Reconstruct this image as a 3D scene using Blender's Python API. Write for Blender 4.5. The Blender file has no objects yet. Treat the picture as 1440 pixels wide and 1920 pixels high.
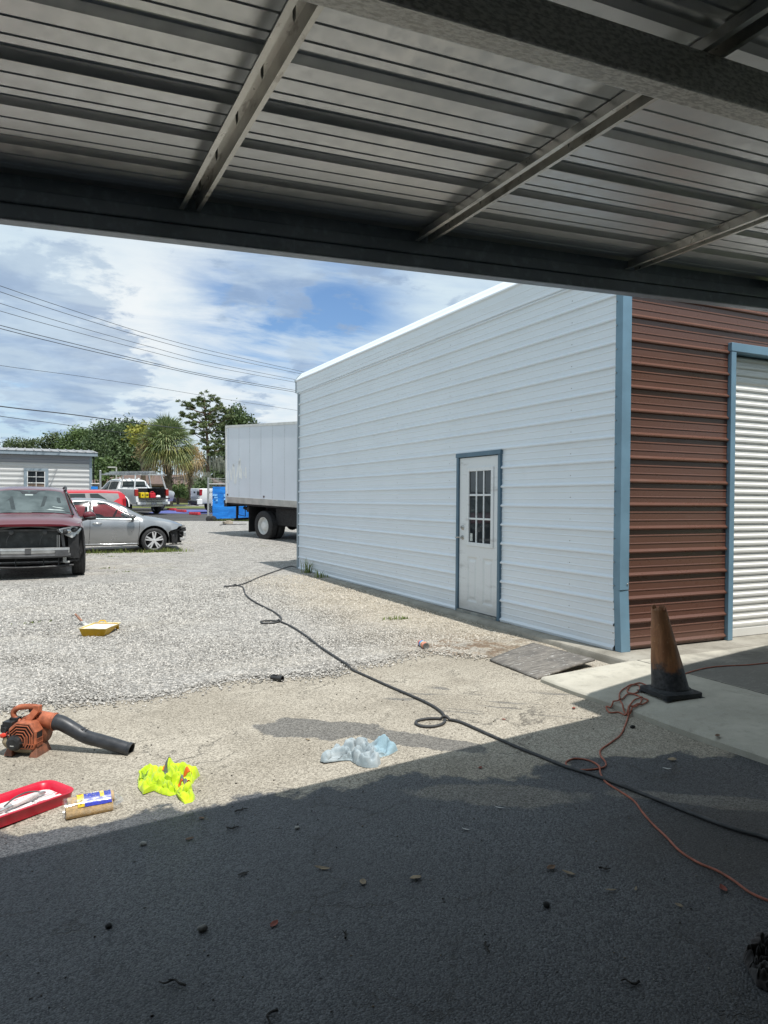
import bpy, bmesh, math, random
import numpy as np
from mathutils import Vector, Matrix, noise

S = bpy.context.scene
COL = S.collection
random.seed(7)
RNG = np.random.default_rng(11)
R = math.radians
PI = math.pi

# ---------------------------------------------------------------- camera
CAM_Z = 1.54
cam_data = bpy.data.cameras.new('camera')
cam_data.sensor_fit = 'VERTICAL'
cam_data.sensor_height = 24.0
cam_data.sensor_width = 18.0
cam_data.lens = 1377.73 / 1920 * 24.0
cam_data.clip_start = 0.05
cam_data.clip_end = 4000
cam = bpy.data.objects.new('camera', cam_data)
COL.objects.link(cam)
cam.matrix_world = Matrix((
    (0.899261916, 0.000267214, -0.437410487, 0.0),
    (-0.437356874, 0.016217687, -0.899141786, 0.0),
    (0.006853523, 0.999868449, 0.014700816, CAM_Z),
    (0, 0, 0, 1)))
S.camera = cam

# ---------------------------------------------------------------- light
SUN_DIR = Vector((0.075, -0.43, 1.0)).normalized()      # towards the sun
sun_data = bpy.data.lights.new('sun', 'SUN')
sun_data.energy = 4.9
sun_data.angle = R(0.53)
sun_data.color = (1.0, 0.97, 0.92)
sun = bpy.data.objects.new('sun', sun_data)
COL.objects.link(sun)
sun.rotation_euler = SUN_DIR.to_track_quat('Z', 'Y').to_euler()
sun.location = (0, -4, 30)

S.view_settings.view_transform = 'Standard'
S.view_settings.look = 'None'
S.view_settings.gamma = 1.0
S.view_settings.exposure = 0.12
S.view_settings.use_curve_mapping = False
S.cycles.max_bounces = 10
S.cycles.diffuse_bounces = 6
S.cycles.use_denoising = True

# ---------------------------------------------------------------- node helpers
def nd(nt, typ, ins=None, **props):
    n = nt.nodes.new(typ)
    for k, v in props.items():
        setattr(n, k, v)
    for k, v in (ins or {}).items():
        s = n.inputs[k]
        if isinstance(v, bpy.types.NodeSocket):
            nt.links.new(v, s)
        else:
            if s.type == 'RGBA' and len(v) == 3:
                v = (*v, 1)
            s.default_value = v
    return n

def mth(nt, op, a, b=0.0, c=0.0, clamp=False):
    return nd(nt, 'ShaderNodeMath', {0: a, 1: b, 2: c}, operation=op, use_clamp=clamp).outputs[0]

def vmth(nt, op, a, b=(0, 0, 0)):
    n = nd(nt, 'ShaderNodeVectorMath', {0: a, 1: b}, operation=op)
    return n.outputs['Value'] if op in ('DOT_PRODUCT', 'LENGTH', 'DISTANCE') else n.outputs[0]

def mixc(nt, fac, a, b, blend='MIX'):
    n = nd(nt, 'ShaderNodeMix', data_type='RGBA', blend_type=blend)
    for i, v in ((0, fac), (6, a), (7, b)):
        s = n.inputs[i]
        if isinstance(v, bpy.types.NodeSocket):
            nt.links.new(v, s)
        else:
            s.default_value = (*v, 1) if (i and len(v) == 3) else v
    return n.outputs[2]

def smooth(nt, x, lo, hi, a=0.0, b=1.0):
    n = nd(nt, 'ShaderNodeMapRange', {'Value': x, 'From Min': lo, 'From Max': hi, 'To Min': a, 'To Max': b}, interpolation_type='SMOOTHSTEP')
    return n.outputs[0]

def noisef(nt, vec, scale, detail=4.0, rough=0.55, dist=0.0):
    return nd(nt, 'ShaderNodeTexNoise', {'Vector': vec, 'Scale': scale, 'Detail': detail, 'Roughness': rough, 'Distortion': dist}).outputs[0]

def vor(nt, vec, scale, feature='F1'):
    return nd(nt, 'ShaderNodeTexVoronoi', {'Vector': vec, 'Scale': scale}, feature=feature)

def sep(nt, v):
    return nd(nt, 'ShaderNodeSeparateXYZ', {0: v}).outputs

def comb(nt, x, y, z):
    return nd(nt, 'ShaderNodeCombineXYZ', {0: x, 1: y, 2: z}).outputs[0]

def bump(nt, h, strength=0.5, dist=0.01, normal=None):
    ins = {'Height': h, 'Strength': strength, 'Distance': dist}
    if normal is not None:
        ins['Normal'] = normal
    return nd(nt, 'ShaderNodeBump', ins).outputs[0]

def newmat(name):
    m = bpy.data.materials.new(name)
    m.use_nodes = True
    nt = m.node_tree
    b = nt.nodes['Principled BSDF']
    return m, nt, b

def setin(nt, b, **kw):
    for k, v in kw.items():
        s = b.inputs[k.replace('_', ' ')]
        if isinstance(v, bpy.types.NodeSocket):
            nt.links.new(v, s)
        else:
            s.default_value = (*v, 1) if (s.type == 'RGBA' and len(v) == 3) else v

def objco(nt):
    return nd(nt, 'ShaderNodeTexCoord').outputs['Object']

def worldpos(nt):
    return nd(nt, 'ShaderNodeNewGeometry').outputs['Position']

MATS = {}
def M(name, col, rough=0.6, metal=0.0, var=0.18, vscale=6.0, bmp=0.0, bscale=40.0, coat=0.0, dirt=0.0, dirtcol=(0.09, 0.075, 0.06), spec=0.5):
    """a worn, slightly uneven plain material"""
    if name in MATS:
        return MATS[name]
    m, nt, b = newmat(name)
    co = objco(nt)
    n1 = noisef(nt, co, vscale, 5)
    f = smooth(nt, n1, 0.3, 0.7)
    c = mixc(nt, f, tuple(x * (1 - var) for x in col), tuple(min(1, x * (1 + var * 0.7)) for x in col))
    if dirt:
        d = noisef(nt, co, vscale * 0.6 + 3, 7, 0.7)
        c = mixc(nt, smooth(nt, d, 0.62 - dirt * 0.25, 0.75, 0, min(1, dirt * 1.3)), c, dirtcol)
    setin(nt, b, Base_Color=c, Metallic=metal, Coat_Weight=coat, Coat_Roughness=0.06)
    b.inputs['Specular IOR Level'].default_value = spec
    setin(nt, b, Roughness=smooth(nt, noisef(nt, co, vscale * 2.3, 3), 0.3, 0.7, max(0.02, rough * 0.85), min(1, rough * 1.15)))
    if bmp:
        setin(nt, b, Normal=bump(nt, noisef(nt, co, bscale, 4), bmp, 0.01))
    MATS[name] = m
    return m

# ---------------------------------------------------------------- world: partly cloudy sky
W = bpy.data.worlds.new('World')
S.world = W
W.use_nodes = True
nt = W.node_tree
nt.nodes.clear()
out = nd(nt, 'ShaderNodeOutputWorld')
bg = nd(nt, 'ShaderNodeBackground', {'Strength': 0.1})
nt.links.new(bg.outputs[0], out.inputs[0])
sky = nd(nt, 'ShaderNodeTexSky', sky_type='NISHITA', sun_disc=False, sun_elevation=math.asin(SUN_DIR.z),
         sun_rotation=math.atan2(SUN_DIR.x, SUN_DIR.y), altitude=20, air_density=1.0, dust_density=1.0, ozone_density=1.6)
dirv = vmth(nt, 'NORMALIZE', nd(nt, 'ShaderNodeTexCoord').outputs['Generated'])
dx, dy, dz = sep(nt, dirv)
den = mth(nt, 'ADD', mth(nt, 'MAXIMUM', dz, 0.0), 0.16)
cp = comb(nt, mth(nt, 'DIVIDE', dx, den), mth(nt, 'DIVIDE', dy, den), 0.0)

def blob(vec, radius, soft=0.6):
    v = Vector(vec).normalized()
    dd = vmth(nt, 'DISTANCE', dirv, tuple(v))
    return smooth(nt, dd, radius, radius * (1 - soft))

nbig = noisef(nt, cp, 1.3, 7, 0.56, 0.3)
nmid = noisef(nt, vmth(nt, 'ADD', cp, (3.1, 1.7, 0)), 2.9, 8, 0.6, 0.25)
nfine = noisef(nt, vmth(nt, 'ADD', cp, (8.3, -2.2, 0)), 6.5, 7, 0.62, 0.2)
wob = vmth(nt, 'ADD', dirv, vmth(nt, 'SCALE', comb(nt, mth(nt, 'SUBTRACT', nmid, 0.5), mth(nt, 'SUBTRACT', nfine, 0.5), mth(nt, 'SUBTRACT', nbig, 0.5))))
D_GAP1 = (0.274, 0.9311, 0.2409)
D_GAP2 = (0.3599, 0.904, 0.2309)
D_GAP3 = (0.0059, 0.992, 0.1265)
D_BR1 = (0.1584, 0.9638, 0.2145)
D_BR2 = (0.3286, 0.9392, 0.0993)
D_GR1 = (0.0001, 0.9796, 0.2008)
D_GR2 = (0.2756, 0.9138, 0.2983)
D_GR3 = (0.1283, 0.9803, 0.1504)
D_GR4 = (0.3332, 0.9221, 0.1966)
D_GR5 = (0.0413, 0.9851, 0.1672)
D_GR6 = (0.2674, 0.9562, 0.1189)
c_veil = (6.2, 7.4, 8.2)
c_bright = (8.5, 8.8, 8.9)
c_grey = (3.9, 5.1, 6.8)
c_dark = (2.9, 3.95, 5.6)
gap = mth(nt, 'MAXIMUM', blob(D_GAP1, 0.16, 0.95), mth(nt, 'MAXIMUM', blob(D_GAP2, 0.15, 0.95), mth(nt, 'MULTIPLY', blob(D_GAP3, 0.12, 0.95), 0.55)))
nst = noisef(nt, vmth(nt, 'MULTIPLY', cp, (0.8, 1.6, 1)), 2.2, 7, 0.6, 0.4)
veil = mth(nt, 'SUBTRACT', smooth(nt, nst, 0.25, 0.62, 0.62, 1.0), mth(nt, 'MULTIPLY', gap, smooth(nt, nst, 0.66, 0.42, 0.4, 0.88)), clamp=True)
brt = mth(nt, 'ADD', mth(nt, 'MULTIPLY', blob(D_BR1, 0.20, 0.95), 0.95), mth(nt, 'MULTIPLY', blob(D_BR2, 0.18, 0.95), 0.8), clamp=True)
base = mixc(nt, veil, mixc(nt, 1.0, sky.outputs[0], (.95, 1.15, 1.35), 'MULTIPLY'), c_veil)
base = mixc(nt, mth(nt, 'MULTIPLY', mth(nt, 'MULTIPLY', brt, smooth(nt, nmid, 0.3, 0.55, 0.45, 1.0)), veil), base, c_bright)
gb = mth(nt, 'ADD', mth(nt, 'ADD', mth(nt, 'MULTIPLY', blob(D_GR1, 0.17, 0.9), 0.17), mth(nt, 'MULTIPLY', blob(D_GR2, 0.10, 0.9), 0.17)),
         mth(nt, 'ADD', mth(nt, 'ADD', mth(nt, 'MULTIPLY', blob(D_GR3, 0.085, 0.9), 0.15), mth(nt, 'MULTIPLY', blob(D_GR4, 0.045, 0.8), 0.22)), mth(nt, 'ADD', mth(nt, 'MULTIPLY', blob(D_GR5, 0.10, 0.9), 0.13), mth(nt, 'MULTIPLY', blob(D_GR6, 0.06, 0.9), 0.14))))
gf = mth(nt, 'ADD', mth(nt, 'ADD', mth(nt, 'MULTIPLY', nmid, 0.50), mth(nt, 'MULTIPLY', nfine, 0.50)), mth(nt, 'SUBTRACT', gb, mth(nt, 'MULTIPLY', brt, 0.05)))
gm = smooth(nt, gf, 0.535, 0.625)
gcol = mixc(nt, smooth(nt, mth(nt, 'ADD', mth(nt, 'MULTIPLY', nfine, .5), mth(nt, 'MULTIPLY', nmid, .5)), 0.40, 0.60), c_grey, c_dark)
gcol = mixc(nt, smooth(nt, nst, 0.42, 0.6, 0.0, 0.45), gcol, c_veil)
skycol = mixc(nt, mth(nt, 'MULTIPLY', gm, 0.80), base, gcol)

nt.links.new(skycol, bg.inputs['Color'])

# ---------------------------------------------------------------- terrain
XP_K = [0, 5, 14, 17, 21, 23, 25, 34, 40, 55, 70, 200]
FP_K = [0, 0, .08, .09, .11, .26, .34, .56, .75, 1.15, 1.38, 1.40]
def zt(x, y):
    x = np.asarray(x, float); y = np.asarray(y, float)
    D = .437 * x + .899 * y
    a = .035 * (np.clip(x, -4, 4) - 4) * np.interp(D, [5, 13], [1, 0])
    return a + np.interp(D, XP_K, FP_K)

# the apron (concrete in front of the brown wall) and the plywood ramp carry things too
SLAB_Z = 0.1
def apron_z(x):
    return float(np.interp(x, [3.88, 4.9], [0.055, 0.1]))
def surf(x, y):
    if x > 3.93 and y < 5.06:
        return apron_z(x)
    return float(zt(x, y))

# ---------------------------------------------------------------- mesh builder
class MB:
    def __init__(self):
        self.v = []; self.f = []; self.mi = []; self.cur = 0
    def add(self, vs, fs):
        o = len(self.v)
        self.v.extend([tuple(p) for p in vs])
        for f in fs:
            self.f.append([i + o for i in f]); self.mi.append(self.cur)
        return self
    def box(self, x0, x1, y0, y1, z0, z1):
        v = [(x0, y0, z0), (x1, y0, z0), (x1, y1, z0), (x0, y1, z0), (x0, y0, z1), (x1, y0, z1), (x1, y1, z1), (x0, y1, z1)]
        return self.add(v, [(3, 2, 1, 0), (4, 5, 6, 7), (0, 1, 5, 4), (1, 2, 6, 5), (2, 3, 7, 6), (3, 0, 4, 7)])
    def obox(self, c, size, mat=None, taper=1.0):
        sx, sy, sz = [s / 2 for s in size]
        c = Vector(c)
        pts = []
        for z, t in ((-sz, 1), (sz, taper)):
            for x, y in ((-sx, -sy), (sx, -sy), (sx, sy), (-sx, sy)):
                p = Vector((x * t, y * t, z))
                if mat is not None:
                    p = mat @ p
                pts.append(c + p)
        return self.add(pts, [(3, 2, 1, 0), (4, 5, 6, 7), (0, 1, 5, 4), (1, 2, 6, 5), (2, 3, 7, 6), (3, 0, 4, 7)])
    def bar(self, a, b, w, h, up=(0, 0, 1)):
        a = Vector(a); b = Vector(b); d = (b - a); L = d.length
        d.normalize()
        side = d.cross(Vector(up))
        if side.length < 1e-5:
            side = d.cross(Vector((0, 1, 0)))
        side.normalize(); u = side.cross(d)
        m = Matrix((d, side, u)).transposed()
        return self.obox((a + b) / 2, (L, w, h), m)
    def poly(self, pts):
        return self.add(pts, [list(range(len(pts)))])
    def grid(self, g, flip=False, closed_u=False):
        """g: list of rows of points"""
        nu, nv = len(g), len(g[0])
        vs = [p for row in g for p in row]
        fs = []
        for i in range(nu if closed_u else nu - 1):
            j2 = (i + 1) % nu
            for j in range(nv - 1):
                q = [i * nv + j, j2 * nv + j, j2 * nv + j + 1, i * nv + j + 1]
                fs.append(q[::-1] if flip else q)
        return self.add(vs, fs)
    def tube(self, path, r, n=8, cap=True):
        P = [Vector(p) for p in path]
        rs = r if isinstance(r, (list, tuple)) else [r] * len(P)
        rows = []
        prev = None
        for i, p in enumerate(P):
            t = (P[min(i + 1, len(P) - 1)] - P[max(i - 1, 0)])
            if t.length < 1e-9:
                t = Vector((0, 0, 1))
            t.normalize()
            if prev is None:
                a = Vector((0, 0, 1)) if abs(t.z) < 0.9 else Vector((1, 0, 0))
                s = t.cross(a).normalized()
            else:
                s = (prev - t * prev.dot(t))
                s = s.normalized() if s.length > 1e-6 else t.orthogonal().normalized()
            prev = s
            u = t.cross(s)
            rows.append([p + (s * math.cos(2 * PI * k / n) + u * math.sin(2 * PI * k / n)) * rs[i] for k in range(n)])
        vs = [q for row in rows for q in row]
        fs = []
        for i in range(len(rows) - 1):
            for k in range(n):
                k2 = (k + 1) % n
                fs.append((i * n + k, i * n + k2, (i + 1) * n + k2, (i + 1) * n + k))
        if cap:
            fs.append(tuple(range(n))[::-1]); fs.append(tuple((len(rows) - 1) * n + k for k in range(n)))
        return self.add(vs, fs)
    def lathe(self, prof, c=(0, 0, 0), axis='Z', n=24, mat=None, cap=False):
        """prof: (radius, height) along axis"""
        c = Vector(c)
        if mat is None:
            mat = {'Z': Matrix.Identity(3), 'Y': Matrix(((1, 0, 0), (0, 0, 1), (0, -1, 0))), 'X': Matrix(((0, 0, 1), (0, 1, 0), (-1, 0, 0)))}[axis]
        rows = []
        for r, h in prof:
            rows.append([c + mat @ Vector((r * math.cos(2 * PI * k / n), r * math.sin(2 * PI * k / n), h)) for k in range(n)])
        vs = [q for row in rows for q in row]
        fs = []
        for i in range(len(rows) - 1):
            for k in range(n):
                k2 = (k + 1) % n
                fs.append((i * n + k, i * n + k2, (i + 1) * n + k2, (i + 1) * n + k))
        if cap:
            fs.append(tuple(range(n))[::-1]); fs.append(tuple((len(rows) - 1) * n + k for k in range(n)))
        return self.add(vs, fs)
    def prism(self, pts, h, mat=None, c=(0, 0, 0)):
        """polygon in xy extruded +z by h, then placed"""
        n = len(pts); c = Vector(c)
        vs = []
        for z in (0, h):
            for p in pts:
                q = Vector((p[0], p[1], z))
                vs.append(c + (mat @ q if mat is not None else q))
        fs = [tuple(range(n))[::-1], tuple(range(n, 2 * n))]
        for i in range(n):
            j = (i + 1) % n
            fs.append((i, j, n + j, n + i))
        return self.add(vs, fs)
    def ball(self, c, r, n=12, m=8, mat=None):
        rx, ry, rz = (r, r, r) if not isinstance(r, (tuple, list)) else r
        rows = []
        c = Vector(c)
        for i in range(m + 1):
            a = PI * i / m
            row = []
            for k in range(n + 1):
                b = 2 * PI * k / n
                p = Vector((rx * math.sin(a) * math.cos(b), ry * math.sin(a) * math.sin(b), rz * math.cos(a)))
                row.append(c + (mat @ p if mat is not None else p))
            rows.append(row)
        return self.grid(rows)
    def build(self, name, mats, parent=None, smooth=None, bevel=0.0, loc=None, rot=None, segs=2):
        me = bpy.data.meshes.new(name)
        me.from_pydata([tuple(p) for p in self.v], [], self.f)
        if not isinstance(mats, (list, tuple)):
            mats = [mats]
        for m in mats:
            me.materials.append(m)
        if len(mats) > 1:
            me.polygons.foreach_set('material_index', self.mi)
        return link(name, me, parent, smooth, bevel, loc, rot, segs)

def link(name, me, parent=None, smooth=None, bevel=0.0, loc=None, rot=None, segs=2):
    me.validate(); me.update()
    if smooth is not None:
        me.polygons.foreach_set('use_smooth', [True] * len(me.polygons))
        if smooth < 179:
            me.set_sharp_from_angle(angle=R(smooth))
    o = bpy.data.objects.new(name, me)
    COL.objects.link(o)
    if parent is not None:
        o.parent = parent
    if loc is not None:
        o.location = loc
    if rot is not None:
        o.rotation_euler = rot
    if bevel:
        b = o.modifiers.new('bevel', 'BEVEL')
        b.width = bevel; b.segments = segs; b.limit_method = 'ANGLE'; b.angle_limit = R(40)
    return o

def tag(o, label=None, cat=None, group=None, kind=None):
    if label: o['label'] = label
    if cat: o['category'] = cat
    if group: o['group'] = group
    if kind: o['kind'] = kind
    return o

def thing(name, label, cat, loc=(0, 0, 0), rz=0.0, group=None, rot=None):
    o = bpy.data.objects.new(name, None)
    o.empty_display_size = 0.1
    COL.objects.link(o)
    o.location = loc
    o.rotation_euler = rot if rot else (0, 0, rz)
    return tag(o, label, cat, group)

def catmull(pts, n=8):
    P = [np.array(p, float) for p in pts]
    P = [2 * P[0] - P[1]] + P + [2 * P[-1] - P[-2]]
    outp = []
    for i in range(1, len(P) - 2):
        for k in range(n):
            t = k / n
            p0, p1, p2, p3 = P[i - 1], P[i], P[i + 1], P[i + 2]
            outp.append(0.5 * ((2 * p1) + (-p0 + p2) * t + (2 * p0 - 5 * p1 + 4 * p2 - p3) * t * t + (-p0 + 3 * p1 - 3 * p2 + p3) * t ** 3))
    outp.append(P[-2])
    return outp

def text(body, size, name, mat, parent, mw, extrude=0.0006):
    """lettering as a thin mesh; mw: 4x4 local matrix (text lies in local xy)"""
    cu = bpy.data.curves.new(name, 'FONT')
    cu.body = body; cu.size = size; cu.extrude = extrude
    cu.align_x = 'CENTER'; cu.align_y = 'CENTER'
    tmp = bpy.data.objects.new(name, cu)
    COL.objects.link(tmp)
    dg = bpy.context.evaluated_depsgraph_get()
    me = bpy.data.meshes.new_from_object(tmp.evaluated_get(dg))
    bpy.data.objects.remove(tmp); bpy.data.curves.remove(cu)
    me.transform(mw)
    me.materials.clear(); me.materials.append(mat)
    return link(name, me, parent)

# ================================================================ materials for the ground
def mat_gravel():
    m, nt, b = newmat('gravel')
    p = worldpos(nt)
    warp = vmth(nt, 'ADD', p, vmth(nt, 'SCALE', nd(nt, 'ShaderNodeTexNoise', {'Vector': p, 'Scale': 25.0, 'Detail': 2.0}).outputs['Color']))
    nt.nodes[-1] if False else None
    v1 = vor(nt, p, 42.0); v2 = vor(nt, p, 26.0)
    tone = sep(nt, v1.outputs['Color'])[0]
    tone2 = sep(nt, v2.outputs['Color'])[1]
    pick = smooth(nt, noisef(nt, p, 3.0, 3), 0.4, 0.6)
    t = mth(nt, 'ADD', mth(nt, 'MULTIPLY', tone, 0.6), mth(nt, 'MULTIPLY', tone2, 0.4))
    c = nd(nt, 'ShaderNodeValToRGB', {0: t})
    r = c.color_ramp
    r.elements[0].position = 0.0; r.elements[0].color = (.15, .145, .135, 1)
    r.elements[1].position = 1.0; r.elements[1].color = (.64, .62, .58, 1)
    e = r.elements.new(0.45); e.color = (.37, .36, .34, 1)
    gap = smooth(nt, v1.outputs['Distance'], 0.35, 0.75)
    c = mixc(nt, mth(nt, 'MULTIPLY', gap, 0.5), c.outputs[0], (.10, .095, .085))
    # beige, leafy gravel by the white wall; worn sandy lanes and weedy patches farther off
    x, y, z = sep(nt, p)
    nb = noisef(nt, p, 0.55, 5)
    wall = smooth(nt, mth(nt, 'ADD', x, mth(nt, 'MULTIPLY', nb, 1.6)), 3.6, 5.4)
    near = smooth(nt, y, 15.0, 9.5)
    c = mixc(nt, mth(nt, 'MULTIPLY', mth(nt, 'MULTIPLY', wall, near), 0.36), c, (.46, .38, .25), 'MIX')
    sand = smooth(nt, noisef(nt, vmth(nt, 'MULTIPLY', p, (0.5, 1.4, 1)), 0.6, 6, 0.6), 0.50, 0.70)
    c = mixc(nt, mth(nt, 'MULTIPLY', sand, 0.35), c, (.42, .385, .32))
    lit = mth(nt, 'MULTIPLY', smooth(nt, vmth(nt, 'DISTANCE', p, (4.15, 6.45, 0)), 1.0, .25), smooth(nt, noisef(nt, p, 6.0, 6, .65), .42, .6))
    c = mixc(nt, mth(nt, 'MULTIPLY', lit, .75), c, (.16, .10, .055))
    weed = mth(nt, 'MULTIPLY', smooth(nt, noisef(nt, p, 0.9, 7, 0.7), 0.58, 0.72), smooth(nt, y, 7.0, 13.0))
    c = mixc(nt, mth(nt, 'MULTIPLY', weed, 0.38), c, (.16, .165, .085))
    n2 = noisef(nt, p, 5.0, 5)
    c = mixc(nt, 1.0, c, nd(nt, 'ShaderNodeCombineXYZ', {0: smooth(nt, n2, .3, .7, .82, 1.12), 1: smooth(nt, n2, .3, .7, .82, 1.12), 2: smooth(nt, n2, .3, .7, .83, 1.12)}).outputs[0], 'MULTIPLY')
    h = mth(nt, 'SUBTRACT', 1.0, v1.outputs['Distance'])
    h2 = mth(nt, 'SUBTRACT', 1.0, v2.outputs['Distance'])
    c = mixc(nt, 1.0, c, (.985, .97, .95), 'MULTIPLY')
    setin(nt, b, Base_Color=c, Roughness=0.9, Normal=bump(nt, mth(nt, 'ADD', h, mth(nt, 'MULTIPLY', h2, 0.8)), 0.9, 0.022))
    b.inputs['Specular IOR Level'].default_value = 0.2
    return m

def mat_asphalt():
    m, nt, b = newmat('asphalt')
    p = worldpos(nt)
    x, y, z = sep(nt, p)
    n_b = noisef(nt, p, 1.1, 6, 0.6)
    n_m = noisef(nt, p, 4.5, 6, 0.62)
    n_f = noisef(nt, p, 160.0, 2, 0.5)
    v1 = vor(nt, p, 115.0); v2 = vor(nt, p, 230.0)
    tone = mth(nt, 'ADD', mth(nt, 'MULTIPLY', sep(nt, v1.outputs['Color'])[0], 0.55), mth(nt, 'MULTIPLY', sep(nt, v2.outputs['Color'])[1], 0.45))
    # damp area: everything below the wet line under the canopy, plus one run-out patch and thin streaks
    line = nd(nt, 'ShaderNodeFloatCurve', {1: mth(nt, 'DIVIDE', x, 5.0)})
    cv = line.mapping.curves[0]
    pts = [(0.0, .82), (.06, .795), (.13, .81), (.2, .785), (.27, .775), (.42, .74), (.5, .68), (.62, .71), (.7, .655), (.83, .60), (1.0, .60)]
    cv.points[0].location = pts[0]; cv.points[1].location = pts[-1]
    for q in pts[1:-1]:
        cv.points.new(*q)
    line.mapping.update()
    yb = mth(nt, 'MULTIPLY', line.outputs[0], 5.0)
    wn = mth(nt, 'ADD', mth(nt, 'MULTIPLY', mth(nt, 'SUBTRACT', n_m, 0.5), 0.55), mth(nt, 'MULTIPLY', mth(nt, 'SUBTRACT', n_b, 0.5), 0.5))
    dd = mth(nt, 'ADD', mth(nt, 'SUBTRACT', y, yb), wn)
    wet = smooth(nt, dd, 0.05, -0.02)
    def ell(cx, cy, ax, ay, ang):
        ca, sa = math.cos(ang), math.sin(ang)
        ux = mth(nt, 'SUBTRACT', x, cx); uy = mth(nt, 'SUBTRACT', y, cy)
        a = mth(nt, 'ADD', mth(nt, 'MULTIPLY', ux, ca / ax), mth(nt, 'MULTIPLY', uy, sa / ax))
        c = mth(nt, 'ADD', mth(nt, 'MULTIPLY', ux, -sa / ay), mth(nt, 'MULTIPLY', uy, ca / ay))
        r = mth(nt, 'SQRT', mth(nt, 'ADD', mth(nt, 'MULTIPLY', a, a), mth(nt, 'MULTIPLY', c, c)))
        return mth(nt, 'ADD', r, mth(nt, 'MULTIPLY', wn, 2.3))
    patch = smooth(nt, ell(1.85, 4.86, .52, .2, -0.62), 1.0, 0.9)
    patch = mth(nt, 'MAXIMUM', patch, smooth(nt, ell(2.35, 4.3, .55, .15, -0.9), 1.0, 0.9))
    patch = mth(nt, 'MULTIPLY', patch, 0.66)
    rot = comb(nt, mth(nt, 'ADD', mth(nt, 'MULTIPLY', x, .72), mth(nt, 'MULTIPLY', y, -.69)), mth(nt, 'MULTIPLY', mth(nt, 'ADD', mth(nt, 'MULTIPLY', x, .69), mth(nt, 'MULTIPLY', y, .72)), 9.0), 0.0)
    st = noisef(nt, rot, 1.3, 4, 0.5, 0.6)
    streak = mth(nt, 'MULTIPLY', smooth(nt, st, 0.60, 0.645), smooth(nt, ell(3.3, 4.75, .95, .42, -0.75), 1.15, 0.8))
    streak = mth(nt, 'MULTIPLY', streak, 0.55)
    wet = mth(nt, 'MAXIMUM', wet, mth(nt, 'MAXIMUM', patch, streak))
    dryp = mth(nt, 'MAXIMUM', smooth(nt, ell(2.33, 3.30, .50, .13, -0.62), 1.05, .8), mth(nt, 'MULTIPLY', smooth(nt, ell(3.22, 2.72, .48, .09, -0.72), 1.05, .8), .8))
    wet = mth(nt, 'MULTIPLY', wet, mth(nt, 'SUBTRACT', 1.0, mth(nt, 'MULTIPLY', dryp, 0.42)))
    dry_a = mixc(nt, smooth(nt, n_b, .35, .65), (.28, .255, .214), (.35, .323, .276))
    dry = mixc(nt, smooth(nt, tone, .25, .75), mixc(nt, 1.0, dry_a, (.62, .60, .57), 'MULTIPLY'), mixc(nt, 1.0, dry_a, (1.38, 1.36, 1.32), 'MULTIPLY'))
    dry = mixc(nt, smooth(nt, n_m, .52, .72, 0, .35), dry, (.17, .15, .12))
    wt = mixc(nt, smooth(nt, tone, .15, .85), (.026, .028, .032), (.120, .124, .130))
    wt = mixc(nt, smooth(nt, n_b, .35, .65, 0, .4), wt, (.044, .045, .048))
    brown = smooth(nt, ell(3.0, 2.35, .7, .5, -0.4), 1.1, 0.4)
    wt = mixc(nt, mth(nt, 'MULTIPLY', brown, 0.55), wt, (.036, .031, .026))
    # fine cracks
    ck = vor(nt, vmth(nt, 'ADD', p, vmth(nt, 'SCALE', comb(nt, n_m, n_b, 0.0))), 1.35, 'DISTANCE_TO_EDGE').outputs['Distance']
    crack = mth(nt, 'MULTIPLY', smooth(nt, ck, 0.010, 0.002), smooth(nt, n_b, 0.48, 0.56))
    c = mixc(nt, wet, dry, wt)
    c = mixc(nt, mth(nt, 'MULTIPLY', crack, 0.55), c, (.05, .045, .04))
    pit = smooth(nt, vor(nt, p, 21.0).outputs['Distance'], 0.085, 0.05)
    pit = mth(nt, 'MULTIPLY', pit, smooth(nt, n_m, 0.45, 0.55))
    c = mixc(nt, mth(nt, 'MULTIPLY', pit, 0.85), c, (.012, .012, .012))
    setin(nt, b, Base_Color=c, Roughness=mixv(nt, wet, 0.92, smooth(nt, n_f, .3, .7, .42, .72)))
    b.inputs['Specular IOR Level'].default_value = 0.35
    hh = mth(nt, 'ADD', mth(nt, 'MULTIPLY', mth(nt, 'SUBTRACT', 1.0, v1.outputs['Distance']), 0.7), mth(nt, 'MULTIPLY', n_f, 0.4))
    hh = mth(nt, 'SUBTRACT', hh, mth(nt, 'ADD', mth(nt, 'MULTIPLY', pit, 1.0), mth(nt, 'MULTIPLY', crack, 1.0)))
    setin(nt, b, Normal=bump(nt, hh, 0.85, 0.006))
    return m

def mixv(nt, fac, a, b):
    n = nd(nt, 'ShaderNodeMix', data_type='FLOAT')
    for i, v in ((0, fac), (2, a), (3, b)):
        if isinstance(v, bpy.types.NodeSocket):
            nt.links.new(v, n.inputs[i])
        else:
            n.inputs[i].default_value = v
    return n.outputs[0]

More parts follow.
